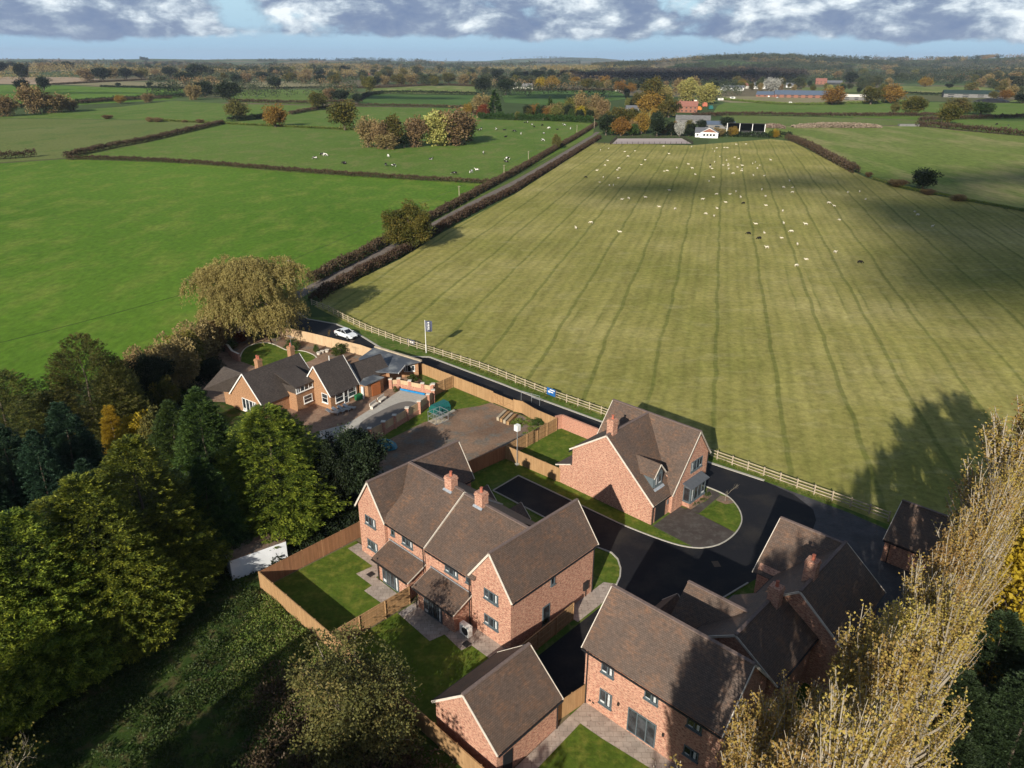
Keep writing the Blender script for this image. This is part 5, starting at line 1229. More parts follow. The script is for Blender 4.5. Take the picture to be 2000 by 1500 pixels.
# poplars along the right boundary
PL = [poplar('poplar_tree', 20, 1.7, 31, L_POP, 105, 15000), poplar('poplar_tree', 20, 1.9, 32, L_POP, 115, 9000), poplar('poplar_tree', 20, 1.6, 33, L_POP, 95, 19000)]
def on_line(pxx, pyy, y):
    """site position on the line y = const whose photo position is (pxx, pyy): x, height"""
    a = Vector((0, 0, CAMH)); b = G(pxx, pyy); sa, sb = SL(a), SL(b); t = (y - sa[1]) / (sb[1] - sa[1]); q = a.lerp(b, t); return SL(q)[0], q.z
tops = [(1492, 1356, -24.2, 'leftmost low poplar'), (1586, 1312, -25.0, 'second poplar from the left'), (1708, 1188, -26.0, 'third poplar from the left'), (1780, 1156, -26.6, 'fourth poplar from the left'),
        (1838, 1080, -26.8, 'fifth poplar from the left'), (1894, 994, -27.0, 'poplar with a pointed top beside the shaded garage'), (1924, 972, -26.8, 'slender poplar right of the pointed one'), (1964, 900, -27.2, 'tallest poplar at the right edge'), (1992, 882, -27.2, 'poplar cut by the right edge')]
for k, (x, y, yy, lb) in enumerate(tops):
    sx, z = on_line(x, y, yy); place(PL[k % 3], S(sx, yy), min(z, 23) * .94, 20, 1.85, 1.8, label=lb + ' in the autumn row', cat='tree', group='autumn poplars along the right boundary', rz=k * 1.9)
for k, (x, y, h, lb) in enumerate(((-14.5, -23.6, 17.5, 'poplar at the bottom edge left of the lowest visible one'), (-20, -25, 20, 'poplar below the picture edge shading the bottom house'), (-25, -26.5, 19, 'farther poplar below the picture edge'), (28, -26, 20, 'poplar just beyond the right edge'), (33, -27, 21, 'second poplar beyond the right edge'), (30, -30, 20, 'third poplar beyond the right edge'), (38, -29.5, 22, 'fourth poplar beyond the right edge'), (35, -33, 21, 'fifth poplar beyond the right edge'))):
    place(PL[(k + 1) % 3], S(x, y), h, 20, (2.2, 3.4)[k > 2], 1.8, label=lb, cat='tree', group='poplars outside the picture that cast the field shadows', rz=k * 2.3 + 1)
for k, (x, y, h, lb) in enumerate(((-15, -27.5, 22.5, 'large poplar low in the picture, nearest the camera'), (-10, -28, 22.5, 'large poplar next above the nearest one'), (-5, -28, 22, 'large poplar third up from the nearest one'), (2, -28.6, 20, 'large poplar before the dark pines'))):
    place(PL[k % 3], S(x, y), h, 20, 2.0, 1.8, label=lb + ', in front of the autumn row', cat='tree', group='large poplars in front of the autumn row', rz=k * 1.3 + .4)
YT = broadleaf('yellow_tree', 11, 3.6, L_YEL, 35, 90, 170, .24, .1, gap=.5); place(YT, S(24.0, -30.0), 15.0, 11, label='bright yellow tree at the right edge behind the poplars', cat='tree')
L_PINE = m_leaf('pine_leaf', [(.012, .024, .010), (.028, .048, .018), (.055, .085, .030)], .12)
PN = conifer('pine_tree', 11, 4.2, L_PINE, 36, 900, 30, .6, .1, size=.34)
for k, (x, y, h) in enumerate(((13, -28.8, 8.5), (8, -29.8, 8), (19, -29.6, 10), (14, -32.5, 10), (3.5, -30.8, 8), (-2, -31.5, 8))):
    place(PN, S(x, y), h, 11, label=f"dark green pine below the poplars, {('second', 'third', 'first', 'fourth', 'fifth', 'sixth')[k]} from the right edge down", cat='tree', group='dark pines in the lower right corner', rz=k)
place(PN, S(25.5, -24.3), 5, 11, label='small blue green pine squeezed between roof and poplars', cat='tree')
place(GB, S(16, -24), 3.5, 3, label='green bush below the shaded roof of the house pair', cat='shrub')
# bottom centre tree and bottom left bare tree
L_OLV = m_leaf('grey_olive_leaf', [(.045, .052, .015), (.095, .10, .028), (.17, .16, .045), (.19, .14, .045)], .15)
BT = broadleaf('cherry_tree', 9, 4.3, L_OLV, 41, 140, 230, .17, .12, bark=BARKP, gap=.3, limbs=40, clr=.20)
place(BT, S(-14.2, 1.6), 9.0, 9, 4.6, 4.3, 'sparse olive tree at the bottom centre leaning over the wooden fence', 'tree', rz=.5)
BT2 = bare_tree('bare_tree', 9, 43, BARKP, L_OAK, 6, .42, 500, .2); place(BT2, Vector((-31.5, 33.5, 0)), 8, 9, label='bare pale branched tree in the bottom left corner', cat='tree', rz=1)
for k, (x, y, h, pr, hp) in enumerate(((-29, 18, 16, C2, 16), (-40, 22, 17, C1, 15), (-18, 14, 14, OK_, 10), (-50, 30, 16, C2, 16), (-8, 10, 12, OK_, 10))):
    place(pr, Vector((x, y, 0)), h, hp, label=f"tree standing out of view below the picture, shading the wood edge, number {('one', 'two', 'three', 'four', 'five', 'six', 'seven')[k]}", cat='tree', group='trees out of view that shade the wood edge')
# ground cover in the wood edge
def scrub(name, label, poly, n, size, hmax, leaf, seed, clump=1.2, cat='undergrowth'):
    g = npr(seed); P = [Vector((p[0], p[1])) for p in poly]
    xs = [p.x for p in P]; ys = [p.y for p in P]; C = []
    def inside(x, y):
        c = False
        for a, b in zip(P, P[1:] + P[:1]):
            if (a.y > y) != (b.y > y) and x < (b.x - a.x) * (y - a.y) / (b.y - a.y) + a.x: c = not c
        return c
    while len(C) < n:
        x, y = g.uniform(min(xs), max(xs)), g.uniform(min(ys), max(ys))
        if inside(x, y): C.append((x, y))
    C = np.array(C); m = 110; hh = hmax * g.random(n) ** 2 + .1
    d = g.normal(size=(n, m, 3)); d /= np.linalg.norm(d, axis=2, keepdims=True); d[..., 2] = np.abs(d[..., 2])
    Pt = np.concatenate([C, np.zeros((n, 1))], 1)[:, None] + d * np.stack([clump * g.uniform(.5, 1.2, n)] * 2 + [hh], 1)[:, None] * g.uniform(.6, 1, (n, m, 1))
    Pt = Pt.reshape(-1, 3); D = d.reshape(-1, 3) + g.normal(0, .5, (n * m, 3)); size *= .72; V, F = cards(Pt, D, size * g.uniform(.6, 1.4, n * m), size * .35, g, .9)
    return tag(npmesh(name, V, F, leaf), label, cat, kind='stuff')
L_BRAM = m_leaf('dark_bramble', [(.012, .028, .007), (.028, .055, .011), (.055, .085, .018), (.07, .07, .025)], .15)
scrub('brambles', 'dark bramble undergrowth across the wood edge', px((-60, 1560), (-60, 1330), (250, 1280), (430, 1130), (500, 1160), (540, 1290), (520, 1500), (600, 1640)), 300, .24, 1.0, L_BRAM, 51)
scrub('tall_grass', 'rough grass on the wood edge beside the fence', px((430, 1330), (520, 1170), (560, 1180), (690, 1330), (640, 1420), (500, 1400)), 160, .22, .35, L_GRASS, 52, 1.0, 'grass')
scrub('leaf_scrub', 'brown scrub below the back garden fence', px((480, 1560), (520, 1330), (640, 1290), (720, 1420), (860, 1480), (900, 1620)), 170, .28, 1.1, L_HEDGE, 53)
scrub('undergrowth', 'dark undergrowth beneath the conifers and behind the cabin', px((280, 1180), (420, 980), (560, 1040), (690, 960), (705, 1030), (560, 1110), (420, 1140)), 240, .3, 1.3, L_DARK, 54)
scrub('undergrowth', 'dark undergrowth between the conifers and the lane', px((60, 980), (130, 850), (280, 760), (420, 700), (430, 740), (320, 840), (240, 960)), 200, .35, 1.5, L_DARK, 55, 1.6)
scrub('weeds', 'weeds along the post and rail fence', [S(41.0, -10), S(41.4, -10), S(40.9, 40), S(40.4, 62), S(40.0, 62), S(40.5, 40)], 260, .14, .35, L_GRASS, 56, .3, 'grass')
scrub('weeds', 'weeds in the corner of the bare plot', [S(31, 30), S(33.2, 29), S(32.6, 24.3), S(29, 24.3), S(30, 27)], 40, .18, .5, L_GRASS, 57, .5, 'grass')
scrub('bedding_plants', 'low plants in the bed below the bay window', px((1340, 984), (1350, 990), (1392, 964), (1388, 958)), 30, .1, .3, L_BUSH, 58, .2, 'plants')

# ------------------------------------------------------------------ hedges
def hedge(label, path, w, h, leaf, dens, size, seed, name='hedge', group=None, gaps=None):
    """path (world), leaves scattered over a rounded profile; dens leaves per metre"""
    P = resample(smooth_path(path, 1), .5); g = npr(seed); n = int(len(P) * .5 * dens)
    O = P[0]; A = np.array([(p.x - O.x, p.y - O.y) for p in P]); i = g.integers(0, len(A) - 1, n); f = g.random(n)[:, None]
    c = A[i] * (1 - f) + A[i + 1] * f; d = A[i + 1] - A[i]; d /= np.maximum(np.linalg.norm(d, axis=1, keepdims=True), 1e-6)
    nn = np.stack([-d[:, 1], d[:, 0]], 1); s = (i + f[:, 0]) * .5
    hv = h * (1 + .16 * np.sin(s * .55 + seed) * np.sin(s * .21) + .10 * np.sin(s * 1.7) + g.normal(0, .07, n)); wv = w * (1 + .15 * np.sin(s * .8 + 2))
    a = g.uniform(0, pi, n); q = np.sqrt(g.uniform(.35, 1, n))
    off = np.cos(a) * wv / 2 * q; z = np.abs(np.sin(a)) ** .6 * hv * q
    Pt = np.concatenate([c + nn * off[:, None], z[:, None]], 1) + g.normal(0, size * .15, (n, 3))
    D = np.concatenate([nn * (np.cos(a) * .8)[:, None], (np.sin(a) * .9 + .2)[:, None]], 1) + g.normal(0, .55, (n, 3))
    V, F = cards(Pt, D, size * g.uniform(.6, 1.4, n), size * .3, g, .9)
    o = npmesh(name, V, F, leaf); o.location = (O.x, O.y, hills(O.x, O.y)); tag(o, label, 'hedge', group); return o
hedge('brown clipped hedge along the left side of the lane', px((1158, 243), (1120, 268), (1077, 292), (1005, 337), (950, 366), (885, 404), (820, 440), (770, 466), (700, 508), (640, 537), (603, 560)), 2.8, 2.1, L_HEDGE, 150, .42, 61)
hedge('brown clipped hedge between the lane and the sheep pasture', px((1165, 268), (1090, 316), (1015, 363), (1000, 374), (930, 408), (870, 442), (825, 470), (785, 497), (720, 530), (660, 562), (612, 594)), 2.7, 1.8, L_HEDGE, 150, .42, 62)
hedge('dark hedge beside the lane running down past the bungalow', px((470, 630), (430, 655), (400, 678), (360, 715), (300, 770), (250, 830)), 2.6, 2.0, L_HEDGE, 130, .4, 63)
hedge('brown hedge between the vivid field and the cow field', px((125, 322), (180, 320), (350, 325), (560, 340), (760, 352), (952, 360)), 2.2, 1.7, L_HEDGE, 90, .5, 64)
hedge('dark hedge running diagonally away from the field corner', px((125, 318), (200, 300), (280, 285), (360, 265), (430, 248)), 3.6, 2.6, L_HEDGE, 90, .6, 65)
hedge('dark hedge stub at the left edge', px((-60, 326), (0, 322), (68, 316)), 4, 3.2, L_HEDGE, 90, .6, 66)
hedge('dark hedge between the ash tree and the orange oak', px((440, 244), (480, 241), (515, 236)), 4, 3.5, L_DARK, 90, .7, 67)
hedge('dark hedge from the orange oak towards the lone oaks', px((560, 229), (600, 221), (640, 215), (690, 211), (800, 211), (905, 213)), 3.5, 2.6, L_HEDGE, 60, .7, 68)
hedge('clipped green hedge at the head of the cow field', px((928, 233), (1000, 235), (1080, 236), (1155, 239)), 3.5, 4.6, L_HEDGEG, 120, .8, 69)
hedge('brown hedge beside the pale pasture on the right', px((1532, 267), (1550, 272), (1580, 285), (1612, 303), (1645, 320), (1668, 332)), 3.4, 3.2, L_HEDGE, 90, .6, 70)
hedge('low dry hedge continuing towards the lone dark bush', px((1700, 342), (1760, 360), (1830, 372), (1900, 386), (2000, 404), (2100, 422)), 1.4, .7, L_GRASS, 50, .4, 71)
for k, (pts, w_, h_, lf) in enumerate((([(-40, 226), (40, 222), (120, 214), (200, 207), (290, 201), (350, 197), (430, 190)], 5, 4.0, L_DARK), ([(150, 212), (230, 205), (330, 200)], 4, 3, L_HEDGE),
        ([(95, 176), (250, 166), (340, 161)], 6, 2.6, L_HEDGE), ([(190, 179), (350, 181), (480, 180), (640, 176)], 5, 2.6, L_DARK), ([(440, 205), (600, 208), (700, 203)], 5, 3, L_HEDGE),
        ([(690, 201), (720, 187), (800, 185), (930, 187)], 6, 4, L_DARK), ([(650, 177), (720, 176), (850, 168), (925, 170)], 6, 3, L_HEDGE), ([(1000, 178), (1100, 176), (1200, 175)], 5, 2.5, L_HEDGE),
        ([(1345, 224), (1440, 220), (1600, 221), (1790, 218), (1860, 218)], 4, 2.6, L_HEDGE), ([(1785, 238), (1860, 244), (2000, 256), (2200, 268)], 4, 3.6, L_HEDGE), ([(1395, 190), (1500, 198), (1560, 200), (1690, 194), (1800, 190)], 4, 2, L_GRASS),
        ([(1790, 228), (1880, 223), (2000, 219), (2100, 217)], 4, 2.8, L_HEDGE), ([(1735, 174), (1850, 178), (1975, 172)], 5, 3, L_DARK), ([(1345, 262), (1440, 262), (1500, 264)], 4, 2.6, L_DARK), ([(1500, 262), (1515, 262), (1540, 264)], 4, 3.2, L_DARK),
        ([(905, 212), (925, 225), (945, 232)], 3, 2.5, L_HEDGE), ([(900, 141), (1000, 139), (1150, 136)], 8, 4, L_DARK), ([(300, 243), (420, 248), (700, 258)], 1.6, .6, L_GRASS))):
    hedge(f"distant field hedge, {('first','second','third','fourth','fifth','sixth','seventh','eighth','ninth','tenth','eleventh','twelfth','thirteenth','fourteenth','fifteenth','sixteenth','seventeenth','eighteenth')[k]} of the far field boundaries", px(*pts), w_, h_, lf, 40, 1.0, 80 + k, group='far field hedges')

# ------------------------------------------------------------------ named trees in the fields
PR = {}
def proto(kind):
    if kind not in PR:
        leaf = dict(oak=L_OAK, orange=L_ORG, brown=L_BRN, dark=L_DARK, ash=L_ASH, willow=L_WIL, yellow=L_YEL, red=L_RED, silver=L_SILV, green=L_BUSH, far=L_FAR)[kind.rstrip('2')]
        nm = dict(brown='bare_tree', dark='dark_tree', silver='silver_birch', willow='willow_tree', ash='ash_tree', oak='oak_tree', orange='autumn_tree', yellow='autumn_tree', red='autumn_tree', green='green_tree', far='tree')[kind.rstrip('2')]
        two = kind.endswith('2')
        PR[kind] = broadleaf(nm, 12, 6, leaf, 100 + len(PR) * 7, 46 if two else 70, 44 if two else 60, .95 if two else .72, .2 if kind[:5] not in ('brown', 'willo') else .02, crown0=.3 if kind[:5] in ('brown', 'willo') else None, gap=.5 if kind.startswith('brown') else .6, limbs=5, clr=.30)
    return PR[kind]
def con(kind='c'):
    if 'con' not in PR: PR['con'] = conifer('conifer_tree', 14, 3.6, L_DEEP, 77, 260, 14, .75, .2, size=.9)
    return PR['con']
NAMED = [(442, 206, 166, 42, 'dark', 'tall dark oak left of the ash tree in the hedgerow'), (458, 241, 202, 44, 'ash', 'pale green ash tree at the end of the diagonal hedge'), (533, 253, 210, 46, 'orange', 'orange oak standing alone at the hedge gap'),
 (615, 219, 185, 36, 'oak', 'rounded oak on the hedge between two autumn oaks'), (668, 258, 202, 58, 'oak', 'largest yellow green oak in the cow field'), (532, 179, 156, 28, 'dark', 'dark oak at the edge of the dry field'),
 (355, 171, 148, 32, 'dark', 'dark tree in the clump on the dry field, lower left'), (378, 162, 133, 34, 'dark', 'dark tree in the clump on the dry field, tallest'), (407, 170, 155, 26, 'brown', 'brown shrub right of the dry field clump'),
 (395, 197, 166, 32, 'dark', 'dark round tree beside the grey bare one'), (372, 202, 172, 28, 'brown', 'grey brown bare tree in the left hedgerow'), (40, 170, 135, 22, 'dark', 'tall dark tree at the far left edge'), (60, 232, 175, 40, 'brown', 'tall brown bare tree in the left corner scrub'),
 (100, 230, 192, 54, 'brown', 'wide brown willow scrub on the left'), (132, 226, 203, 30, 'brown', 'low brown scrub right of the willow scrub'), (8, 238, 198, 42, 'brown', 'brown scrub cut by the left edge'), (40, 193, 166, 24, 'dark', 'dark tree behind the left corner scrub'), (80, 187, 160, 24, 'dark', 'dark scrubby tree above the willow scrub'),
 (225, 178, 170, 9, 'dark', 'tiny round tree on the dry field, left'), (286, 178, 168, 10, 'dark', 'tiny round tree on the dry field, right'), (230, 211, 194, 20, 'orange', 'small brown tree in the hedge, left of two'), (283, 208, 190, 22, 'brown', 'small brown tree in the hedge, right of two'),
 (204, 241, 233, 18, 'brown', 'low thorn bush on the grass line, left'), (287, 246, 236, 14, 'brown', 'thorn bush in the grass line, second from left'), (303, 246, 237, 20, 'brown', 'thorn bush in the grass line, third from left'), (355, 246, 241, 12, 'brown', 'small thorn bush in the grass line, fourth'), (385, 247, 239, 15, 'brown', 'thorn bush in the grass line, rightmost'),
 (640, 200, 176, 30, 'brown', 'bare tree behind the rounded oak'), (660, 202, 180, 36, 'dark', 'dark thicket right of the rounded oak'), (692, 206, 186, 22, 'dark', 'dark low thicket left of the dark meadow'), (715, 184, 153, 26, 'oak', 'green tree standing at the pale meadow'),
 (937, 185, 152, 34, 'dark', 'black green cedar like tree, left of the dark pair'), (981, 186, 155, 36, 'dark', 'black green tree, right of the dark pair'), (964, 159, 137, 24, 'dark', 'dark tree above the dark pair'), (1002, 158, 140, 24, 'dark', 'dark tree behind the pale farmhouse, left'), (1043, 158, 137, 28, 'dark', 'dark tree behind the pale farmhouse, right'),
 (1050, 173, 151, 24, 'yellow', 'yellow tree beside the pale farmhouse'), (1073, 173, 148, 28, 'orange', 'orange brown tree right of the yellow one'), (935, 227, 185, 40, 'brown', 'reddish bare tree at the head of the cow field'), (908, 227, 203, 22, 'orange', 'orange shrubby tree beside the reddish bare tree'), (938, 230, 205, 24, 'red', 'dark red tree beside the conifer'),
 (1023, 230, 205, 18, 'dark', 'dark bush in the row behind the green hedge, leftmost'), (1085, 230, 200, 28, 'ash', 'olive tree in the row behind the green hedge'), (1107, 230, 190, 28, 'ash', 'taller olive tree in the row behind the green hedge'), (1128, 230, 178, 30, 'brown', 'pinkish bare tree in the row behind the green hedge'), (1128, 233, 206, 22, 'yellow', 'small yellow tree before the pinkish bare tree'),
 (1155, 231, 183, 30, 'brown', 'bare tree at the right end of the green hedge'), (1172, 233, 190, 24, 'brown', 'bare brown tree above the lane end'), (1040, 229, 203, 20, 'orange', 'small rusty tree in the garden row'), (1060, 229, 208, 18, 'brown', 'small bare tree in the garden row'),
 (714, 291, 232, 42, 'brown', 'leftmost brown willow of the pond clump'), (740, 293, 240, 34, 'brown', 'low brown willow at the clump front'), (765, 291, 230, 50, 'oak', 'dark oak within the brown pond clump'), (752, 294, 262, 44, 'brown', 'lowest brown bush of the pond clump'), (808, 289, 230, 48, 'brown', 'brown willow in the middle of the pond clump'), (785, 291, 264, 30, 'dark', 'dark bush at the foot of the pond clump'),
 (850, 286, 222, 64, 'willow', 'wide tan willow of the pond clump'), (882, 284, 214, 84, 'brown', 'biggest tan willow at the right of the pond clump'), (905, 276, 224, 44, 'brown', 'rightmost willow of the pond clump'),
 (1178, 262, 222, 36, 'dark', 'dark green tree at the lane end'), (1215, 250, 210, 54, 'oak', 'wide olive tree behind the orange one'), (1207, 263, 227, 36, 'orange', 'bright orange tree beside the riding arena'), (1190, 262, 238, 24, 'green', 'green bush at the foot of the bright orange tree'), (1247, 259, 215, 30, 'orange', 'rusty orange tree right of the bright orange one'),
 (1277, 263, 226, 36, 'dark', 'dark tree above the arena, left'), (1306, 261, 235, 24, 'dark', 'dark bush above the arena, right'), (1364, 251, 230, 20, 'dark', 'dark conifer shaped tree beside the white bungalow'), (1413, 247, 224, 26, 'dark', 'flat topped cedar beside the open barn'), (1321, 263, 235, 20, 'silver', 'pale bare tree left of the white bungalow'),
 (1395, 262, 245, 30, 'brown', 'brown scrub between bungalow and open barn'), (1425, 262, 243, 22, 'orange', 'brown orange shrub before the open barn'), (1340, 262, 248, 22, 'dark', 'dark garden shrub near the white bungalow'), (1230, 262, 240, 24, 'green', 'green shrub between the two orange trees'),
 (1267, 207, 150, 44, 'oak', 'tall olive tree of the farm grove, leftmost'), (1264, 224, 178, 50, 'orange', 'rusty oak at the foot of the farm grove'), (1300, 226, 192, 40, 'oak', 'green oak beside the red farmhouse'), (1290, 202, 165, 34, 'willow', 'willow in the farm grove'), (1335, 196, 150, 38, 'willow', 'pale willow behind the red farmhouse'), (1373, 199, 160, 44, 'willow', 'drooping willow right of the farm grove'),
 (1347, 180, 146, 24, 'brown', 'pinkish bare poplar at the top of the farm grove'), (1320, 180, 150, 26, 'brown', 'grey bare tree in the farm grove'), (1385, 180, 155, 26, 'dark', 'dark tree at the right of the farm grove'), (1240, 210, 180, 24, 'oak', 'small olive tree left of the farm grove'),
 (1140, 173, 152, 24, 'oak', 'green tree before the dark wood, left'), (1160, 172, 157, 18, 'ash', 'small pale tree before the dark wood'), (1178, 173, 155, 22, 'oak', 'green tree before the dark wood, right'), (1204, 179, 156, 26, 'orange', 'orange tree before the dark wood, left'), (1227, 179, 160, 20, 'orange', 'orange tree before the dark wood, right'),
 (1499, 177, 147, 30, 'silver', 'silver white tree beside the white cottages'), (1442, 166, 151, 18, 'orange', 'small orange tree among the cottages'), (1508, 264, 247, 15, 'yellow', 'small bright yellow tree at the pasture corner'), (1500, 264, 250, 12, 'green', 'small green bush at the pasture corner'),
 (1619, 198, 164, 42, 'orange', 'large orange oak between the two long barns'), (1694, 196, 163, 38, 'oak', 'dark green oak right of the pale barn'), (1734, 194, 157, 40, 'orange', 'orange brown oak beside the dark green oak'), (1740, 214, 192, 16, 'ash', 'small pale ash at the field edge'), (1773, 217, 180, 44, 'oak', 'round oak at the head of the pale field'),
 (1843, 233, 195, 40, 'oak', 'spreading oak at the right field corner'), (1862, 219, 183, 48, 'ash', 'yellow green oak behind the spreading oak'), (1909, 214, 190, 42, 'green', 'low wide green bush right of the oaks'), (1800, 161, 142, 22, 'orange', 'brown orange tree in the far meadow'), (1847, 163, 154, 13, 'dark', 'small round tree in the far meadow'),
 (1968, 157, 138, 28, 'dark', 'dark tree at the far right meadow'), (1956, 183, 165, 22, 'orange', 'orange green tree right of the green barn'), (1934, 183, 168, 17, 'ash', 'olive bush right of the green barn'), (1990, 191, 172, 32, 'dark', 'dark bush at the right edge by the barn'),
 (1796, 364, 322, 46, 'dark', 'large dark round bush in the pasture hedge'), (1750, 356, 342, 34, 'brown', 'dark low bush left of the large round bush'), (1808, 371, 360, 24, 'brown', 'small brown bush at the foot of the large round bush'), (1868, 383, 370, 28, 'brown', 'low brown bush alone in the dry hedge'), (1692, 338, 328, 13, 'brown', 'single small bush below the right hedge'),
 (1081, 290, 262, 19, 'ash', 'small pale tree in the lane hedge by a pole')]
FARROW = [(128, 152, 134, 24, 'dark'), (165, 167, 142, 34, 'brown'), (195, 167, 141, 34, 'dark'), (216, 162, 140, 26, 'brown'), (240, 164, 142, 28, 'dark'), (270, 163, 146, 22, 'oak'), (300, 158, 144, 20, 'brown'), (326, 161, 139, 28, 'dark'), (432, 169, 150, 18, 'oak'), (455, 172, 151, 20, 'dark'),
  (475, 168, 148, 24, 'brown'), (505, 162, 146, 22, 'dark'), (560, 166, 148, 24, 'oak'), (590, 168, 148, 24, 'brown'), (620, 170, 150, 22, 'dark'), (20, 150, 132, 26, 'dark'), (85, 151, 133, 28, 'brown'), (-8, 158, 134, 28, 'dark'), (650, 172, 150, 26, 'oak'), (745, 168, 150, 24, 'brown'), (770, 168, 148, 26, 'oak'), (800, 166, 146, 30, 'brown'), (835, 165, 147, 26, 'dark'), (870, 166, 144, 28, 'oak'), (900, 168, 146, 26, 'brown')]
ORD = ('first', 'second', 'third', 'fourth', 'fifth', 'sixth', 'seventh', 'eighth', 'ninth', 'tenth', 'eleventh', 'twelfth', 'thirteenth', 'fourteenth', 'fifteenth', 'sixteenth', 'seventeenth', 'eighteenth', 'nineteenth', 'twentieth', 'twenty first', 'twenty second', 'twenty third', 'twenty fourth', 'twenty fifth')
for k, (bx, by, ty, wp, kd) in enumerate(sorted(FARROW)): tree_at(proto(kd), 12, 6, bx, by, ty, wp, {'dark': 'dark', 'brown': 'brown bare', 'oak': 'olive green'}[kd] + f" tree beyond the left fields, {ORD[k]} from the left in its loose row", 'tree', 'loose row of trees beyond the left fields')
for (bx, by, ty, wp, kd, lb) in NAMED: tree_at(proto(kd), 12, 6, bx, by, ty, wp, lb, 'tree' if 'bush' not in lb and 'shrub' not in lb else 'bush')
for bx, by, ty, wp, lb in ((961, 228, 176, 26, 'tall conifer at the head of the cow field'), (1045, 230, 203, 13, 'small dark conifer in the garden row, left'), (1068, 230, 188, 15, 'taller dark conifer in the garden row'), (668, 150, 132, 40, 'block of dark conifers in the distance'), (1120, 229, 200, 12, 'slim conifer beside the pinkish bare tree')):
    tree_at(con(), 14, 3.6, bx, by, ty, wp, lb)

GROVE = [(1000, 226, 1160, 236, 26), (1180, 215, 1300, 262, 22), (1290, 160, 1400, 205, 20), (1290, 255, 1490, 262, 14), (1215, 185, 1260, 215, 8), (1440, 160, 1700, 176, 26)]
GN = 0
for (x0, y0, x1, y1, n) in GROVE:
    for _ in range(n):
        x, y = rnd.uniform(x0, x1), rnd.uniform(y0, y1)
        if 1308 < x < 1480 and 236 < y < 258 or 1434 < x < 1488 and y > 245 or 1310 < x < 1395 and 195 < y < 222 or 1345 < x < 1400 and y > 250: continue
        p = G(x, y); h = rnd.uniform(5, 9) if y > 250 else rnd.uniform(6, 12); k = rnd.choices(['oak', 'brown', 'orange', 'dark', 'ash', 'willow', 'green'], [5, 5, 2, 4, 3, 2, 2])[0]; GN += 1
        place(proto(k), p, h, 12, h * rnd.uniform(.36, .52), 6, {'oak': 'olive', 'brown': 'bare brown', 'orange': 'rusty orange', 'dark': 'dark', 'ash': 'pale green', 'willow': 'tan', 'green': 'green'}[k] + ' garden tree among the farm groves', 'tree', 'farm grove ' + k + ' trees', rnd.uniform(0, 6))
# ------------------------------------------------------------------ mid distance trees, one by one
kinds = ['far2', 'oak2', 'brown2', 'dark2', 'orange2', 'ash2']
wts = [36, 20, 18, 18, 2, 6]
def clear(px_, py_):        # keep the open fields open
    if 1440 < px_ < 1990 and py_ > 176: return True
    if 690 < px_ < 930 and py_ > 166: return True
    return False
mid = 0
while mid < 285:
    y = 126 + 62 * rnd.random() ** 1.5; x = rnd.uniform(-60, 2060)
    band = y < 150 or (x < 110 and y < 166) or (640 < x < 930 and y < 172) or (1400 < x < 1760 and y < 172) or (x > 1880 and y < 180) or (930 < x < 1260 and y < 174) or (270 < x < 700 and y < 160)
    if not band or (1120 < x < 1420 and 130 < y < 166) or (x < 270 and 150 < y) and rnd.random() < .8: continue
    if 900 < x < 1150 and 128 < y < 142: continue
    if 1560 < x < 1620 and 140 < y < 165: continue
    p = G(x, y); h = min(24, max(8, mpp(p) * rnd.uniform(9, 19)))
    if hills(p.x, p.y) > 2: continue
    k = rnd.choices(kinds, wts)[0]; r = h * rnd.uniform(.48, .72)
    place(proto(k), p, h, 12, r, 6, {'far2': 'olive tree among the distant hedgerows', 'oak2': 'green oak among the distant hedgerows', 'brown2': 'bare brown tree among the distant hedgerows', 'dark2': 'dark tree among the distant hedgerows', 'orange2': 'orange autumn tree among the distant hedgerows', 'ash2': 'pale yellow green tree among the distant hedgerows'}[k], 'tree', {'far2': 'distant olive trees', 'oak2': 'distant green oaks', 'brown2': 'distant bare trees', 'dark2': 'distant dark trees', 'orange2': 'distant orange trees', 'ash2': 'distant pale trees'}[k], rnd.uniform(0, 6)); mid += 1
# far woods and hedgerow trees as masses
def mass(name, label, pts, leaf, seed, hts=(8, 14), m=34, size=None):
    g = npr(seed); C = np.array([(p[0], p[1], hills(p[0], p[1])) for p in pts]); n = len(C)
    h = g.uniform(*hts, n) * np.clip(1 + (np.hypot(C[:, 0], C[:, 1]) - 900) / 3200, 1, 1.9); r = h * g.uniform(.45, .68, n)
    size = np.repeat(1.0 + .00062 * np.hypot(C[:, 0], C[:, 1]), m) if size is None else np.full(n * m, float(size))
    d = g.normal(size=(n, m, 3)); d /= np.linalg.norm(d, axis=2, keepdims=True)
    P = C[:, None] + np.stack([np.zeros(n), np.zeros(n), h * .52], 1)[:, None] + d * np.stack([r, r, h * .46], 1)[:, None] * g.uniform(.45, .95, (n, m, 1))
    P = P.reshape(-1, 3); D = d.reshape(-1, 3) + g.normal(0, .6, (n * m, 3)); P -= D * size[:, None] * .3
    V, F = cards(P, D, size * g.uniform(.7, 1.3, n * m), size * .38, g, .9)
    return tag(npmesh(name, V, F, leaf, tone=np.repeat(g.random(n), m)), label, 'woodland', kind='stuff')
g_ = random.Random(5)
def seg_trees(n, rmin, rmax, leafseed):
    out = []
    for _ in range(n):
        r = rmin * (rmax / rmin) ** g_.random(); a = g_.uniform(-.68, .68); x, y = r * sin(a), r * cos(a)
        th = g_.choice((.35, .35 + pi / 2, .9, 2.2)) + g_.uniform(-.15, .15); L = g_.uniform(80, 380) * (r / 2500) ** .5; s = 0
        while s < L: out.append((x + cos(th) * s + g_.uniform(-6, 6), y + sin(th) * s + g_.uniform(-6, 6))); s += g_.uniform(6, 17)
    return out
def wood(cx, cy, sx, sy, n): return [(cx + g_.gauss(0, sx), cy + g_.gauss(0, sy)) for _ in range(n)]
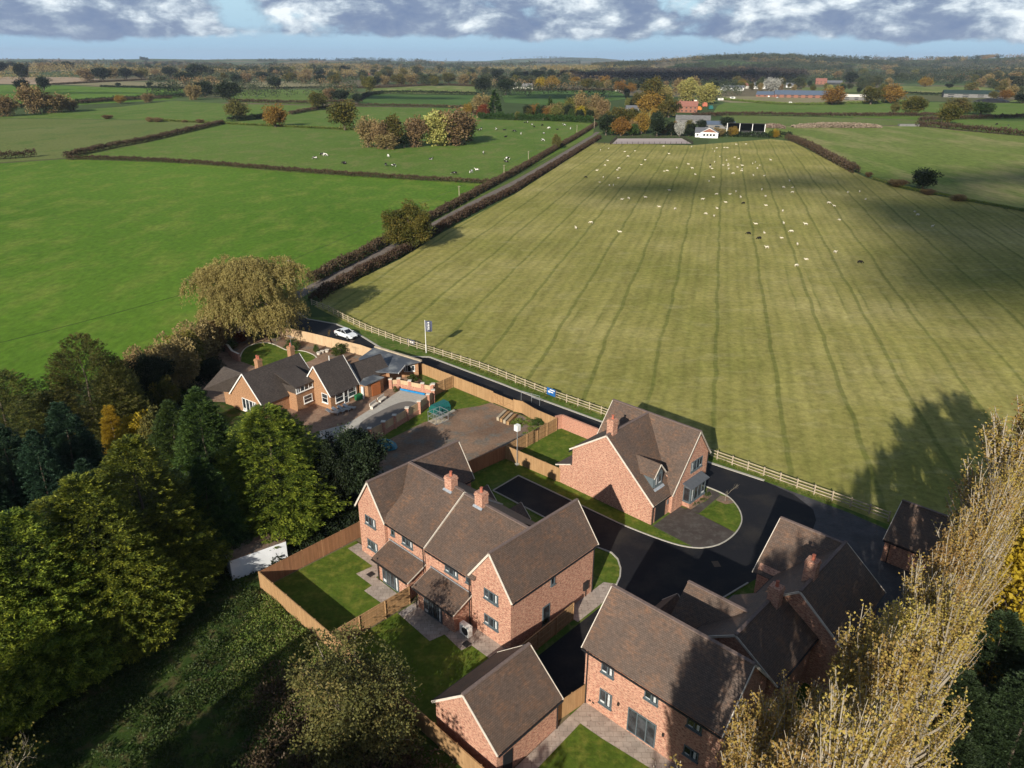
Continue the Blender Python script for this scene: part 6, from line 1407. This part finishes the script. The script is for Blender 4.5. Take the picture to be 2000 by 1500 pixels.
def okp(p):
    if p[1] < 950: return False
    q = proj_xy(p)
    return not (900 < q[0] < 1150 and 127 < q[1] < 142) and not (q[0] < 280 and q[1] > 149) and not (q[0] > 1440 and q[1] > 158) and not (690 < q[0] < 930 and q[1] > 150)
def proj_xy(p):
    x, y, z = p[0], p[1], -CAMH; d = y * cos(PITCH) - z * sin(PITCH); up = y * sin(PITCH) + z * cos(PITCH)
    u = FPX * x / d; v = FPX * up / d; return 1000 + u * cos(ROLL) + v * sin(ROLL), 750 - (v * cos(ROLL) - u * sin(ROLL))
mass('distant_woodland', 'olive hedgerow trees filling the distant countryside', [p for p in seg_trees(290, 950, 6500, 1) if okp(p)], L_FAR, 201)
mass('distant_woodland', 'dark hedgerow trees scattered through the distant countryside', [p for p in seg_trees(170, 1000, 7000, 2) if okp(p)], L_DARK, 202)
mass('distant_woodland', 'brown bare trees scattered through the distant countryside', [p for p in seg_trees(60, 950, 6500, 3) if okp(p)], L_BRN, 203)
mass('distant_woodland', 'autumn coloured trees scattered through the distant countryside', [p for p in seg_trees(34, 1400, 5500, 4) if okp(p)], m_leaf('dull_autumn', [(.08, .055, .02), (.14, .085, .03), (.19, .12, .04)], .1), 204)
far = []
for _ in range(26):
    r = g_.uniform(3500, 13000); a = g_.uniform(-.68, .68); far += wood(r * sin(a), r * cos(a), r * .03, r * .02, 110)
def seg2(n, leafseed):
    out = []
    for _ in range(n):
        r = g_.uniform(1900, 5600); a = g_.uniform(.06, .68); x, y = r * sin(a), r * cos(a); th = g_.choice((.35, 1.9, .9, 2.6)) + g_.uniform(-.2, .2); L = g_.uniform(60, 300); q = 0
        while q < L: out.append((x + cos(th) * q + g_.uniform(-6, 6), y + sin(th) * q + g_.uniform(-6, 6))); q += g_.uniform(8, 20)
    return out
mass('distant_woodland', 'hedgerow trees dotted over the right hand hills', [p for p in seg2(190, 1) if okp(p)], L_FAR, 211)
mass('distant_woodland', 'dark copses dotted over the right hand hills', [p for p in seg2(110, 2) if okp(p)], L_DARK, 212)
mass('distant_woodland', 'brown trees dotted over the right hand hills', [p for p in seg2(30, 3) if okp(p)], L_BRN, 213)
mass('distant_woodland', 'blue grey woods along the horizon', far, L_FAR, 205, (12, 20), 16, 6.5)
far = []
for cx, cy in ((-900, 2100), (-1500, 2400), (-450, 2300), (-1250, 1700), (-1900, 3000), (-700, 3200), (200, 3300)): far += wood(cx, cy, 170, 70, 260)
mass('distant_woodland', 'dense brown woods on the left of the skyline', far, L_BRN, 206, (10, 16), 30)
def in_poly(x, y, P):
    c = False
    for a, b in zip(P, P[1:] + P[:1]):
        if (a.y > y) != (b.y > y) and x < (b.x - a.x) * (y - a.y) / (b.y - a.y) + a.x: c = not c
    return c
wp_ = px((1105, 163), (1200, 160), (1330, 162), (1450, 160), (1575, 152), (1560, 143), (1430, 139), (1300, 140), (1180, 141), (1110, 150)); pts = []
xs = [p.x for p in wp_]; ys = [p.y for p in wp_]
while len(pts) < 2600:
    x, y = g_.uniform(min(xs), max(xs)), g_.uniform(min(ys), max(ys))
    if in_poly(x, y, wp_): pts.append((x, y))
mass('dark_wood', 'broad dark wood in cloud shade beyond the farm', pts, m_leaf('dark_bare_wood', [(.022, .018, .016), (.036, .028, .022), (.05, .038, .028)], .05), 207, (12, 18), 30)  # leaf colours darkened so they carry the cloud shade themselves

# ------------------------------------------------------------------ animals (grown as one continuous body each)
def skinned(name, verts, edges, radii, mat, sub=1):
    me = bpy.data.meshes.new(name); me.from_pydata(verts, edges, []); me.update()
    o = bpy.data.objects.new(name, me); COL.objects.link(o)
    md = o.modifiers.new('skin', 'SKIN'); md.use_smooth_shade = True
    for i, r in enumerate(radii):
        sv = me.skin_vertices[0].data[i]; sv.radius = r if isinstance(r, tuple) else (r, r); sv.use_root = (i == 0)
    s2 = o.modifiers.new('sub', 'SUBSURF'); s2.levels = sub; s2.render_levels = sub
    dg = bpy.context.evaluated_depsgraph_get(); m2 = bpy.data.meshes.new_from_object(o.evaluated_get(dg))
    bpy.data.objects.remove(o); m2.materials.clear(); m2.materials.append(mat)
    return m2
def animal(kind, L, legs, mat, graze=True, lying=False):
    """x forward; L body length; quadruped skeleton"""
    zb = legs + L * .14 if not lying else L * .19; w = L * .19
    V = [(-.05 * L, 0, zb), (-.42 * L, 0, zb + .02 * L), (.22 * L, 0, zb - .01 * L), (.42 * L, 0, zb + .03 * L)]
    R = [(w, w * 1.05), (w * .78, w * .8), (w * .95, w * 1.0), (w * .55, w * .65)]
    E_ = [(0, 1), (0, 2), (2, 3)]
    if graze and not lying: V += [(.58 * L, 0, zb - .10 * L), (.70 * L, 0, zb * .42), (.80 * L, 0, zb * .16)]
    else: V += [(.55 * L, 0, zb + .18 * L), (.62 * L, 0, zb + .25 * L), (.78 * L, 0, zb + .19 * L)]
    R += [w * .42, w * .40, w * .24]; E_ += [(3, 4), (4, 5), (5, 6)]
    n = len(V)
    for x, s in ((.30, 1), (.30, -1), (-.36, 1), (-.36, -1)):
        i = len(V)
        if not lying:
            kx = x * L + (.03 * L if x < 0 else -.01 * L)
            V += [(x * L, s * w * .55, zb * .62), (kx - (.05 * L if x < 0 else 0), s * w * .5, zb * .32), (kx, s * w * .5, .02)]; R += [w * .34, w * .17, w * .15]
            E_ += [(2 if x > 0 else 1, i), (i, i + 1), (i + 1, i + 2)]
        else:
            V += [(x * L, s * w * .95, zb * .35), (x * L + .15 * L, s * w * 1.05, w * .15)]; R += [w * .3, w * .15]; E_ += [(2 if x > 0 else 1, i), (i, i + 1)]
    i = len(V); V += [(-.52 * L, 0, zb * .9), (-.54 * L, 0, zb * .45)]; R += [w * .08, w * .06]; E_ += [(1, i), (i, i + 1)]
    return skinned(kind, V, E_, R, mat)
WOOL = flat('sheep_wool', (.60, .54, .42), .95, .1, .12, 6); WOOLB = flat('black_wool', (.018, .015, .014), .9, .1, .2, 6)
def m_cow(name, thr):
    m, t = newmat(name); c = t.add('ShaderNodeTexCoord'); oi = t.add('ShaderNodeObjectInfo')
    v = t.add('ShaderNodeVectorMath', {0: (c, 'Object'), 1: t.add('ShaderNodeCombineXYZ', {0: t.math('MULTIPLY', (oi, 'Random'), 31), 1: 0, 2: 0})}, operation='ADD')
    col = t.ramp(t.noise(v, 1.25, 2, .5), [(thr - .01, (.014, .012, .012)), (thr + .01, (.70, .67, .62))]); finish(t, col, .7, .2); return m
COWM = m_cow('holstein_hide', .53); COWB = m_cow('dark_hide', .66); COWW = m_cow('pale_hide', .40)
def herd(name, meshes, pts, label, cat, group, zoff, sc_=1.0):
    for k, (x, y) in enumerate(pts):
        o = bpy.data.objects.new(name, meshes[k % len(meshes)]); link(o); p = G(x, y); o.location = (p.x, p.y, zoff)
        o.rotation_euler[2] = rnd.uniform(0, 6.28); s = sc_ * rnd.uniform(.92, 1.08); o.scale = (s, s, s); tag(o, label, cat, group)
sheepM = [animal('sheep', 1.15, .38, WOOL), animal('sheep', 1.15, .38, WOOL, False), animal('sheep', 1.15, .38, WOOL, True, True)]
sheepB = [animal('sheep', 1.15, .38, WOOLB)]
z3s = [(765, 770), (982, 772), (335, 790), (272, 805), (460, 817), (540, 806), (485, 853), (807, 830), (330, 884), (308, 925), (620, 880), (592, 914), (420, 947), (405, 962), (244, 962), (295, 1018), (412, 1024), (268, 1055), (343, 1081), (374, 1082), (960, 905), (868, 938), (990, 941), (770, 963), (792, 963), (1014, 990), (1146, 783), (1163, 805), (1178, 780), (1238, 772), (1262, 777), (1331, 750), (1408, 743), (1203, 846), (1320, 852), (1351, 859), (1256, 875), (1163, 890), (1230, 910), (1270, 903), (1270, 917), (1381, 911), (1275, 941), (1343, 930), (1379, 937), (1377, 956), (1130, 929), (1145, 938), (1310, 978), (1467, 992), (1551, 990), (1461, 898), (1481, 887), (1516, 908), (1497, 935), (1600, 870), (1157, 1005), (1122, 1041), (1333, 1119), (1285, 1137), (1183, 1141), (1369, 1164), (1255, 1200), (1535, 1101), (1564, 1154), (1570, 1222), (1702, 1082), (1749, 1031), (1773, 1080), (1775, 1120), (812, 1116), (442, 1186), (494, 1181), (627, 1174), (735, 1241), (858, 1261), (1072, 1184), (1187, 1249), (1100, 1297), (1163, 1312), (1492, 1367), (1700, 1268), (1707, 1364), (1558, 1437), (1770, 1428), (1880, 1371), (1695, 1475), (204, 1375), (85, 1420), (430, 1441)]
z4s = [(915, 958), (838, 964), (955, 1004), (715, 1034), (751, 1054), (1276, 1082), (1293, 1106), (1391, 1180), (785, 1140), (513, 1306), (760, 1355), (574, 1400), (508, 1445), (316, 1330)]
herd('sheep', sheepM, [(1100 + a / 4, 91 + b / 4) for a, b in z3s] + [(1400 + a * .3, 81 + b * .3) for a, b in z4s], 'white sheep grazing on the olive striped pasture', 'sheep', 'white sheep on the striped pasture', .0, .95)
herd('sheep', sheepB, [(1140, 346), (1448, 393.5), (1459, 453), (1479.5, 462), (1676.5, 507), (1382, 319)], 'black sheep on the olive striped pasture', 'sheep', 'black sheep on the striped pasture', .0, .98)
cowN = [animal('cow', 2.3, .75, COWM), animal('cow', 2.3, .75, COWM, True, True), animal('cow', 2.3, .75, COWM, False)]
cowD = [animal('cow', 2.3, .75, COWB), animal('cow', 2.3, .75, COWB, True, True)]; cowW = [animal('cow', 2.3, .75, COWW)]
z2 = lambda L: [(650 + a * .3, 80 + b * .3) for a, b in L]
herd('cow', cowN, z2([(382, 828), (622, 777), (965, 740), (1123, 774), (925, 845), (1046, 582), (1348, 650), (1278, 545), (1490, 550), (950, 577), (1355, 602)]) + [(624, 308), (611, 315.5)], 'black and white cow in the green cow field', 'cow', 'black and white cows', .0, .95)
herd('cow', cowD, z2([(330, 824), (1115, 790), (778, 875), (1098, 582), (938, 590), (1107, 627), (1162, 594), (1230, 532), (1245, 534), (1293, 560), (1345, 552), (1443, 575), (60, 814)]) + [(668, 324)], 'nearly black cow in the green cow field', 'cow', 'nearly black cows', .0, .95)
herd('cow', cowW, z2([(345, 764), (888, 862), (1207, 608), (1390, 570), (1530, 572)]) + [(630, 309)], 'nearly white cow in the green cow field', 'cow', 'nearly white cows', .0, .95)
herd('cow', cowD, [(1941, 234), (1964, 235)], 'dark cow in the far right field behind the oaks', 'cow', 'dark cows in the far right field', .0, .95)

# ------------------------------------------------------------------ far buildings, poles, farm clutter
BRICKF = flat('far_brick', (.25, .115, .08), .9, .2, .2, 1.5); RED_T = flat('far_red_roof', (.25, .11, .085), .8, .2, .2, 2); SLATE = flat('far_slate', (.13, .135, .15), .7, .3, .2, 2)
BLUER = flat('far_blue_roof', (.10, .13, .18), .5, .3, .12, .6); GREENR = flat('far_green_roof', (.025, .045, .04), .7, .3, .2, .6); GREYR = flat('far_grey_roof', (.17, .165, .16), .8, .3, .2, .5)
CREAM = flat('far_cream', (.72, .68, .60), .8)
def far_house(name, label, cat, bx, by, w, d, he, hr, wall, roof, rz=0.0, nwin=3, chim=0, group=None):
    """w across the view, d in depth; ridge across"""
    p = G(bx, by); p.z = hills(p.x, p.y) - .1; t = thing(name, label, cat, p, rz - atan2(p.x, p.y), group)
    W_, R_, V_ = MB(), MB(), MB(); gable_x(W_, R_, V_, -w / 2, w / 2, 0, d, he, hr, oe=.4, og=.3)
    W_.build('wall', wall, t); R_.build('roof', roof, t)
    for k in range(nwin):
        x = (-.5 + (k + .5) / nwin) * w; zs = (he * .5,) if he < 3.5 else (he * .25, he * .72)
        for z in zs: MB().box(x - w / nwin * .2, -.06, z - .5, x + w / nwin * .2, .0, z + .5).build('window', GLASS, t)
    for k in range(chim): MB().box(-w * .3 + k * w * .6 - .4, d / 2 - .4, hr - .6, -w * .3 + k * w * .6 + .4, d / 2 + .4, hr + 1.3).build('chimney', wall, t)
    return t
far_house('bungalow', 'white bungalow with an orange red front gable at the head of the pasture', 'house', 1366, 264, 9, 12, 3, 5.6, WHITE, SLATE, 0, 3)
fh = thing('house_extension', 'red tiled gable porch wing on the white bungalow', 'house', G(1379, 265), -.3)
w_, r_, v_ = MB(), MB(), MB(); gable_y(w_, r_, v_, -.5, 7, -5.5, 5.5, 3, 6.0); w_.build('wall', WHITE, fh); r_.build('roof', SLATE, fh); v_.each('verge_board', WHITE, fh)
MB().prism([(-4.6, -.55, 3.3), (4.6, -.55, 3.3), (0, -.55, 5.6)], (0, .08, 0)).build('tile_hanging', BRICKF, fh)
for k in range(4): MB().box(-3.6 + k * 2, -.56, 1.1, -2.3 + k * 2, -.5, 2.4).build('window', GLASS, fh)
far_house('barn', 'long grey roofed barn above the white bungalow, upper one', 'barn', 1347, 238, 26, 14, 3.2, 6, GREYR, GREYR, .0, 4, 0)
far_house('barn', 'low grey metal roofed barn beside the cedar', 'barn', 1395, 247, 24, 12, 3, 5, GREYR, BLUER, .0, 3, 0)
ob = thing('open_barn', 'dark open fronted barn with white posts and tightly packed cattle pens', 'barn', G(1450, 259), -.32)
MB().prism([(-12, 12, 0), (-12, 12, 6.5), (-12, 0, 7.5), (-12, 0, 7.2), (-12, 11.7, 6.2), (-12, 11.7, 0)], (24, 0, 0)).build('roof', BLACK, ob)
MB().box(11.7, 0, 0, 12, 12, 6.3).build('wall', GREYR, ob)
for x in (-12, -4, 4, 11.8): MB().box(x - .2, -.2, 0, x + .2, .2, 7.2).build('post', WHITE, ob)
MB().box(-12, -1, 0, 11.5, -.8, 1.6).build('pen_rail', BLACK, ob)
far_house('farmhouse', 'red brick farmhouse with red roof below the farm grove', 'house', 1334, 216, 20, 9, 6, 10, BRICKF, RED_T, -.05, 5, 2)
far_house('shed', 'grey shed with a pale roof between the trees by the lane end', 'shed', 1230, 214, 12, 8, 3, 5, GREYR, SLATE, .2, 2)
far_house('cottage', 'white cottage with a dark roof left of the silver tree', 'house', 1477, 168, 20, 9, 6, 10, WHITE, SLATE, .2, 3, 1)
far_house('cottage', 'long white cottage at the left end of the hamlet', 'house', 1420, 172, 42, 10, 4.5, 8, WHITE, SLATE, -.1, 6, 1)
far_house('cottage', 'small white gabled cottage between orange tree and silver tree', 'house', 1452, 168, 12, 10, 5, 9, CREAM, RED_T, .9, 2)
far_house('cottage', 'white cottage right of the silver tree', 'house', 1540, 165, 20, 10, 4, 8, WHITE, SLATE, .1, 3)
far_house('cottage', 'cream gabled house above the farm grove', 'house', 1206, 176, 9, 8, 5, 9, CREAM, SLATE, .8, 2)
far_house('farmhouse', 'pale rendered farmhouse with a low sloping roof beside the yellow tree', 'house', 1014, 174, 34, 14, 4, 9, CREAM, GREYR, .1, 4, 1)
far_house('cottage', 'white gable end of the pale farmhouse yard', 'house', 1030, 170, 12, 10, 5, 9, WHITE, RED_T, .9, 2)
far_house('brick_house', 'brick country house with pale roof in the left distance', 'house', 722, 150, 60, 20, 6, 12, BRICKF, GREYR, .1, 6, 2)
far_house('brick_house', 'red brick house beside a long dark shed on the right', 'house', 1597, 158, 22, 14, 7, 12, BRICKF, RED_T, .1, 3, 2)
far_house('barn', 'long dark shed right of the distant red brick house', 'barn', 1616, 158, 44, 14, 4, 8, BLACK, SLATE, .0, 1)
far_house('barn', 'long brick barn with a blue grey roof, larger of two', 'barn', 1562, 185, 72, 24, 4, 9, BRICKF, BLUER, .1, 8)
far_house('barn', 'blue grey roofed barn left of the large brick barn', 'barn', 1500, 184, 40, 20, 3, 7, BRICKF, BLUER, -.1, 5)
far_house('barn', 'pale long barn with a white roof between the autumn oaks', 'barn', 1657, 188, 44, 12, 4, 6.5, GREYR, CREAM, .05, 4)
far_house('barn', 'dark green roofed barn with pale skylights on the right', 'barn', 1894, 181, 72, 22, 5, 9.5, GREYR, GREENR, .15, 4)
far_house('stable', 'low brick stable with a white door near the lane end trees', 'barn', 1162, 214, 12, 7, 3, 5.5, CREAM, RED_T, .9, 1)
sc_ = thing('silage_clamp', 'black plastic covered silage heap below the dark green barn', 'silage clamp', G(1930, 190), .1); m = MB(); m.blob((0, 0, 0), (24, 5, 4.5), 22, 8, random.Random(3), .05); m.build('cover', BLACK, sc_)
for k, (x, y) in enumerate(((1401, 192), (1424, 189))):
    t = thing('caravan', ('small pale caravan at the left of the paddock', 'white caravan parked on the paddock edge')[k], 'caravan', G(x, y), .1)
    MB().box(-3.2, -1.1, .5, 3.2, 1.1, 2.8).build('body', WHITE, t); MB().box(-2, -1.13, 1.5, 2, -1.1, 2.2).build('window', GLASS, t)
    for s in (-.5, .5): MB().tube([(s, -1.15, .35), (s, 1.15, .35)], .35, 8).build('wheel', BLACK, t)
rr = random.Random(9)
for k, (x, y, w, h, nm) in enumerate(((1495, 184, 3, 1.2, 'white'), (1512, 186, 3, 1, 'grey'), (1537, 198, 4, 2, 'white'), (1353, 199, 5, 3, 'pale'), (1370, 204, 5, 3, 'rusty'), (1382, 209, 6, 2.5, 'green'), (1360, 211, 5, 2.5, 'orange'), (1344, 214, 6, 2, 'red'))):
    col = dict(white=WHITE, grey=GALV, pale=CREAM, rusty=POT, green=TEAL, orange=flat('orange_paint', (.5, .18, .04)), red=flat('red_paint', (.35, .05, .04)))[nm]
    m = MB().box(-w / 2, -w / 3, .3, w / 2, w / 3, h); m.box(-w / 4, -w / 4, h, w / 3, w / 4, h * 1.4)
    for s in (-1, 1): m.tube([(s * w * .3, -w / 3 - .05, .35), (s * w * .3, w / 3 + .05, .35)], .35, 8)
    o = tag(m.build('farm_trailer', col), f"{nm} trailer or machine standing in the yard {'beside the red farmhouse' if x < 1400 else 'by the far paddock'}" + (', near the caravan' if x == 1495 else ', farther right' if x == 1512 else ''), 'trailer'); o.location = G(x, y); o.rotation_euler[2] = rr.uniform(0, 3)
# riding arena
sheet('riding_arena', px((1190, 279), (1201, 268.5), (1326, 266.5), (1346, 277)), ground('arena_sand', (.40, .33, .31), (.46, .39, .37), None, .05, .3, 2, .95, .2, .3), 0.03)
rail_fence('dark rail fence around the pinkish riding arena', px((1187, 280), (1200, 267.5), (1327, 265.5), (1349, 278), (1187, 280)), 3.2, 1.5, 3, flat('dark_rail', (.035, .025, .022), .8), 'arena_fence', .2)
rail_fence('dark rail fence between the lane end and the riding arena', px((1143, 280), (1187, 280)), 3.2, 1.3, 2, MATS['dark_rail'], 'arena_fence', .2)
# rubble / log heaps
def heap(label, path, w, h, seed):
    P = resample([V3(p) for p in path], 1.0); g = npr(seed); n = len(P) * 90; i = g.integers(0, len(P), n); A = np.array([(p.x, p.y) for p in P]); a = g.uniform(0, pi, n); q = g.uniform(.6, 1, n)
    x = A[i, 0] + g.uniform(-.6, .6, n); y = A[i, 1] + np.cos(a) * w / 2 * q; env = np.sin(np.clip(i / len(P), .03, .97) * pi) ** .35
    z = np.sin(a) * h * q * env; Pt = np.stack([x, y, z], 1); V, F = cards(Pt, g.normal(size=(n, 3)) + [0, 0, .5], g.uniform(.5, 1.3, n), g.uniform(.2, .5, n), g, 1.5)
    return tag(npmesh('rubble_heap', V, F, m_leaf('rubble_%d' % seed, [(.13, .09, .065), (.22, .16, .12), (.34, .27, .22)], 0, .9)), label, 'rubble', kind='stuff')
heap('long heap of pale rubble and logs behind the right pasture', px((1545, 243), (1600, 242), (1650, 242), (1712, 241)), 12, 3.4, 301)
heap('shorter brown rubble heap beside the open barn', px((1482, 243), (1500, 244), (1524, 245)), 10, 2.8, 302)
tag(MB().box(-8, -1.5, 0, 8, 1.5, 1.6).build('plastic_bales', GREYR), 'pale plastic wrapped heap at the right end of the rubble', 'bales').location = G(1770, 238)
# poles and the overhead line
PX_ = [(893, 391, 364), (980, 351, 322), (1027, 319, 295), (1077, 289, 271), (1121, 265, 243), (1155, 249, 230)]
poles = []
for k, (x, y, ty) in enumerate(PX_ + [(770, 452, 413), (566, 560, 512), (577, 580, 540)]):
    p = G(x, y); h = hgt(p, ty); t = thing('utility_pole', f"wooden utility pole along the lane, {('second', 'third', 'fourth', 'fifth', 'sixth', 'farthest', 'beside the round oak', 'rising behind the willow', 'short one behind the willow')[k]}" + (' from the round oak' if k < 5 else ''), 'pole', p, .4, 'utility poles along the lane')
    MB().tube([(0, 0, 0), (0, 0, h)], [.13, .10], 8).build('pole', WOOD_GREY, t); MB().bar((-.5, 0, h - .3), (.5, 0, h - .3), .1, .1).build('crossarm', WOOD_GREY, t); poles.append((p, h))
line = [poles[7], poles[6], poles[0], poles[1], poles[2], poles[3], poles[4], poles[5]]
far_l = (G(-160, 850), 9.0); line = [far_l] + line
t = thing('utility_pole', 'utility pole outside the left picture edge carrying the cable', 'pole', far_l[0], .4, 'utility poles along the lane'); MB().tube([(0, 0, 0), (0, 0, 9)], [.13, .10], 8).build('pole', WOOD_GREY, t)
for k, ((p, h), (q, h2)) in enumerate(zip(line, line[1:])):
    m = MB(); pts = []; O = Vector((p.x, p.y, 0))
    for i in range(13):
        s = i / 12; pts.append(p.lerp(q, s) - O + Vector((0, 0, h + (h2 - h) * s - .25 - 4 * s * (1 - s) * (p - q).length * .012)))
    m.tube(pts, .028, 4); o = tag(m.build('power_cable', BLACK, uv=False), f"thin black overhead cable along the lane, {('first', 'second', 'third', 'fourth', 'fifth', 'sixth', 'seventh', 'eighth')[k]} span from the left", 'cable', 'overhead cable spans'); o.location = O
# ------------------------------------------------------------------ clouds that shade parts of the land (high up behind the camera)
CLM, ct = newmat('cloud_white'); finish(ct, (.8, .8, .8), 1, 0)
def shade_cloud(cx, cy, sx, sy, alt, label, n=16, seed=0, rot=0.0):
    rr = random.Random(seed); m = MB(); k = alt / tan(SUNEL)
    for _ in range(n):
        a = rr.uniform(0, 6.28); q = math.sqrt(rr.random()); x, y = cos(a) * q * sx, sin(a) * q * sy; s = rr.uniform(.25, .5)
        m.blob((x * cos(rot) - y * sin(rot), x * sin(rot) + y * cos(rot), rr.uniform(-4, 4)), (sx * s, sy * s, min(sx, sy) * .10), 14, 7, rr, .12)
    o = m.build('cloud', CLM, uv=False); o.location = (cx - cos(SHAZ) * k, cy - sin(SHAZ) * k, alt); return tag(o, kind='structure')
c = G(1965, 470); shade_cloud(c.x + 12, c.y - 2, 44, 60, 1100, '', 22, 1, -.4)
c = G(1960, 355); shade_cloud(c.x + 34, c.y + 6, 70, 46, 1100, '', 14, 9, .1)
c = G(1430, 352); shade_cloud(c.x - 4, c.y, 62, 17, 1100, '', 11, 2, .25)
c = G(1640, 372); shade_cloud(c.x, c.y, 34, 12, 1100, '', 6, 6, -.2)
c = G(1290, 152); shade_cloud(c.x, c.y, 300, 260, 1000, '', 16, 3)
c = G(1100, 187); shade_cloud(c.x, c.y, 90, 60, 1000, '', 9, 4)
c = G(800, 193); shade_cloud(c.x, c.y, 90, 40, 1000, '', 9, 5)
c = G(200, 190); shade_cloud(c.x, c.y, 120, 28, 1000, '', 8, 7)
c = G(1980, 223); shade_cloud(c.x, c.y, 50, 40, 1000, '', 7, 8)
# ------------------------------------------------------------------ haze
HZ = True
if HZ:
    hm = bpy.data.materials.new('haze'); hm.use_nodes = True; ht = NT(hm.node_tree)
    pv = ht.add('ShaderNodeVolumePrincipled', {'Color': (.62, .74, .95, 1), 'Density': 4.5e-5, 'Anisotropy': .0})
    ho = ht.add('ShaderNodeOutputMaterial'); hm.node_tree.links.new(pv.outputs[0], ho.inputs['Volume'])
    m = MB().box(-20500, -20500, -2, 20500, 20500, 190); o = m.build('haze', hm, uv=False); tag(o, 'thin blue haze over the far countryside', 'haze', kind='stuff')
    hm.cycles.homogeneous_volume = True if hasattr(hm.cycles, 'homogeneous_volume') else None
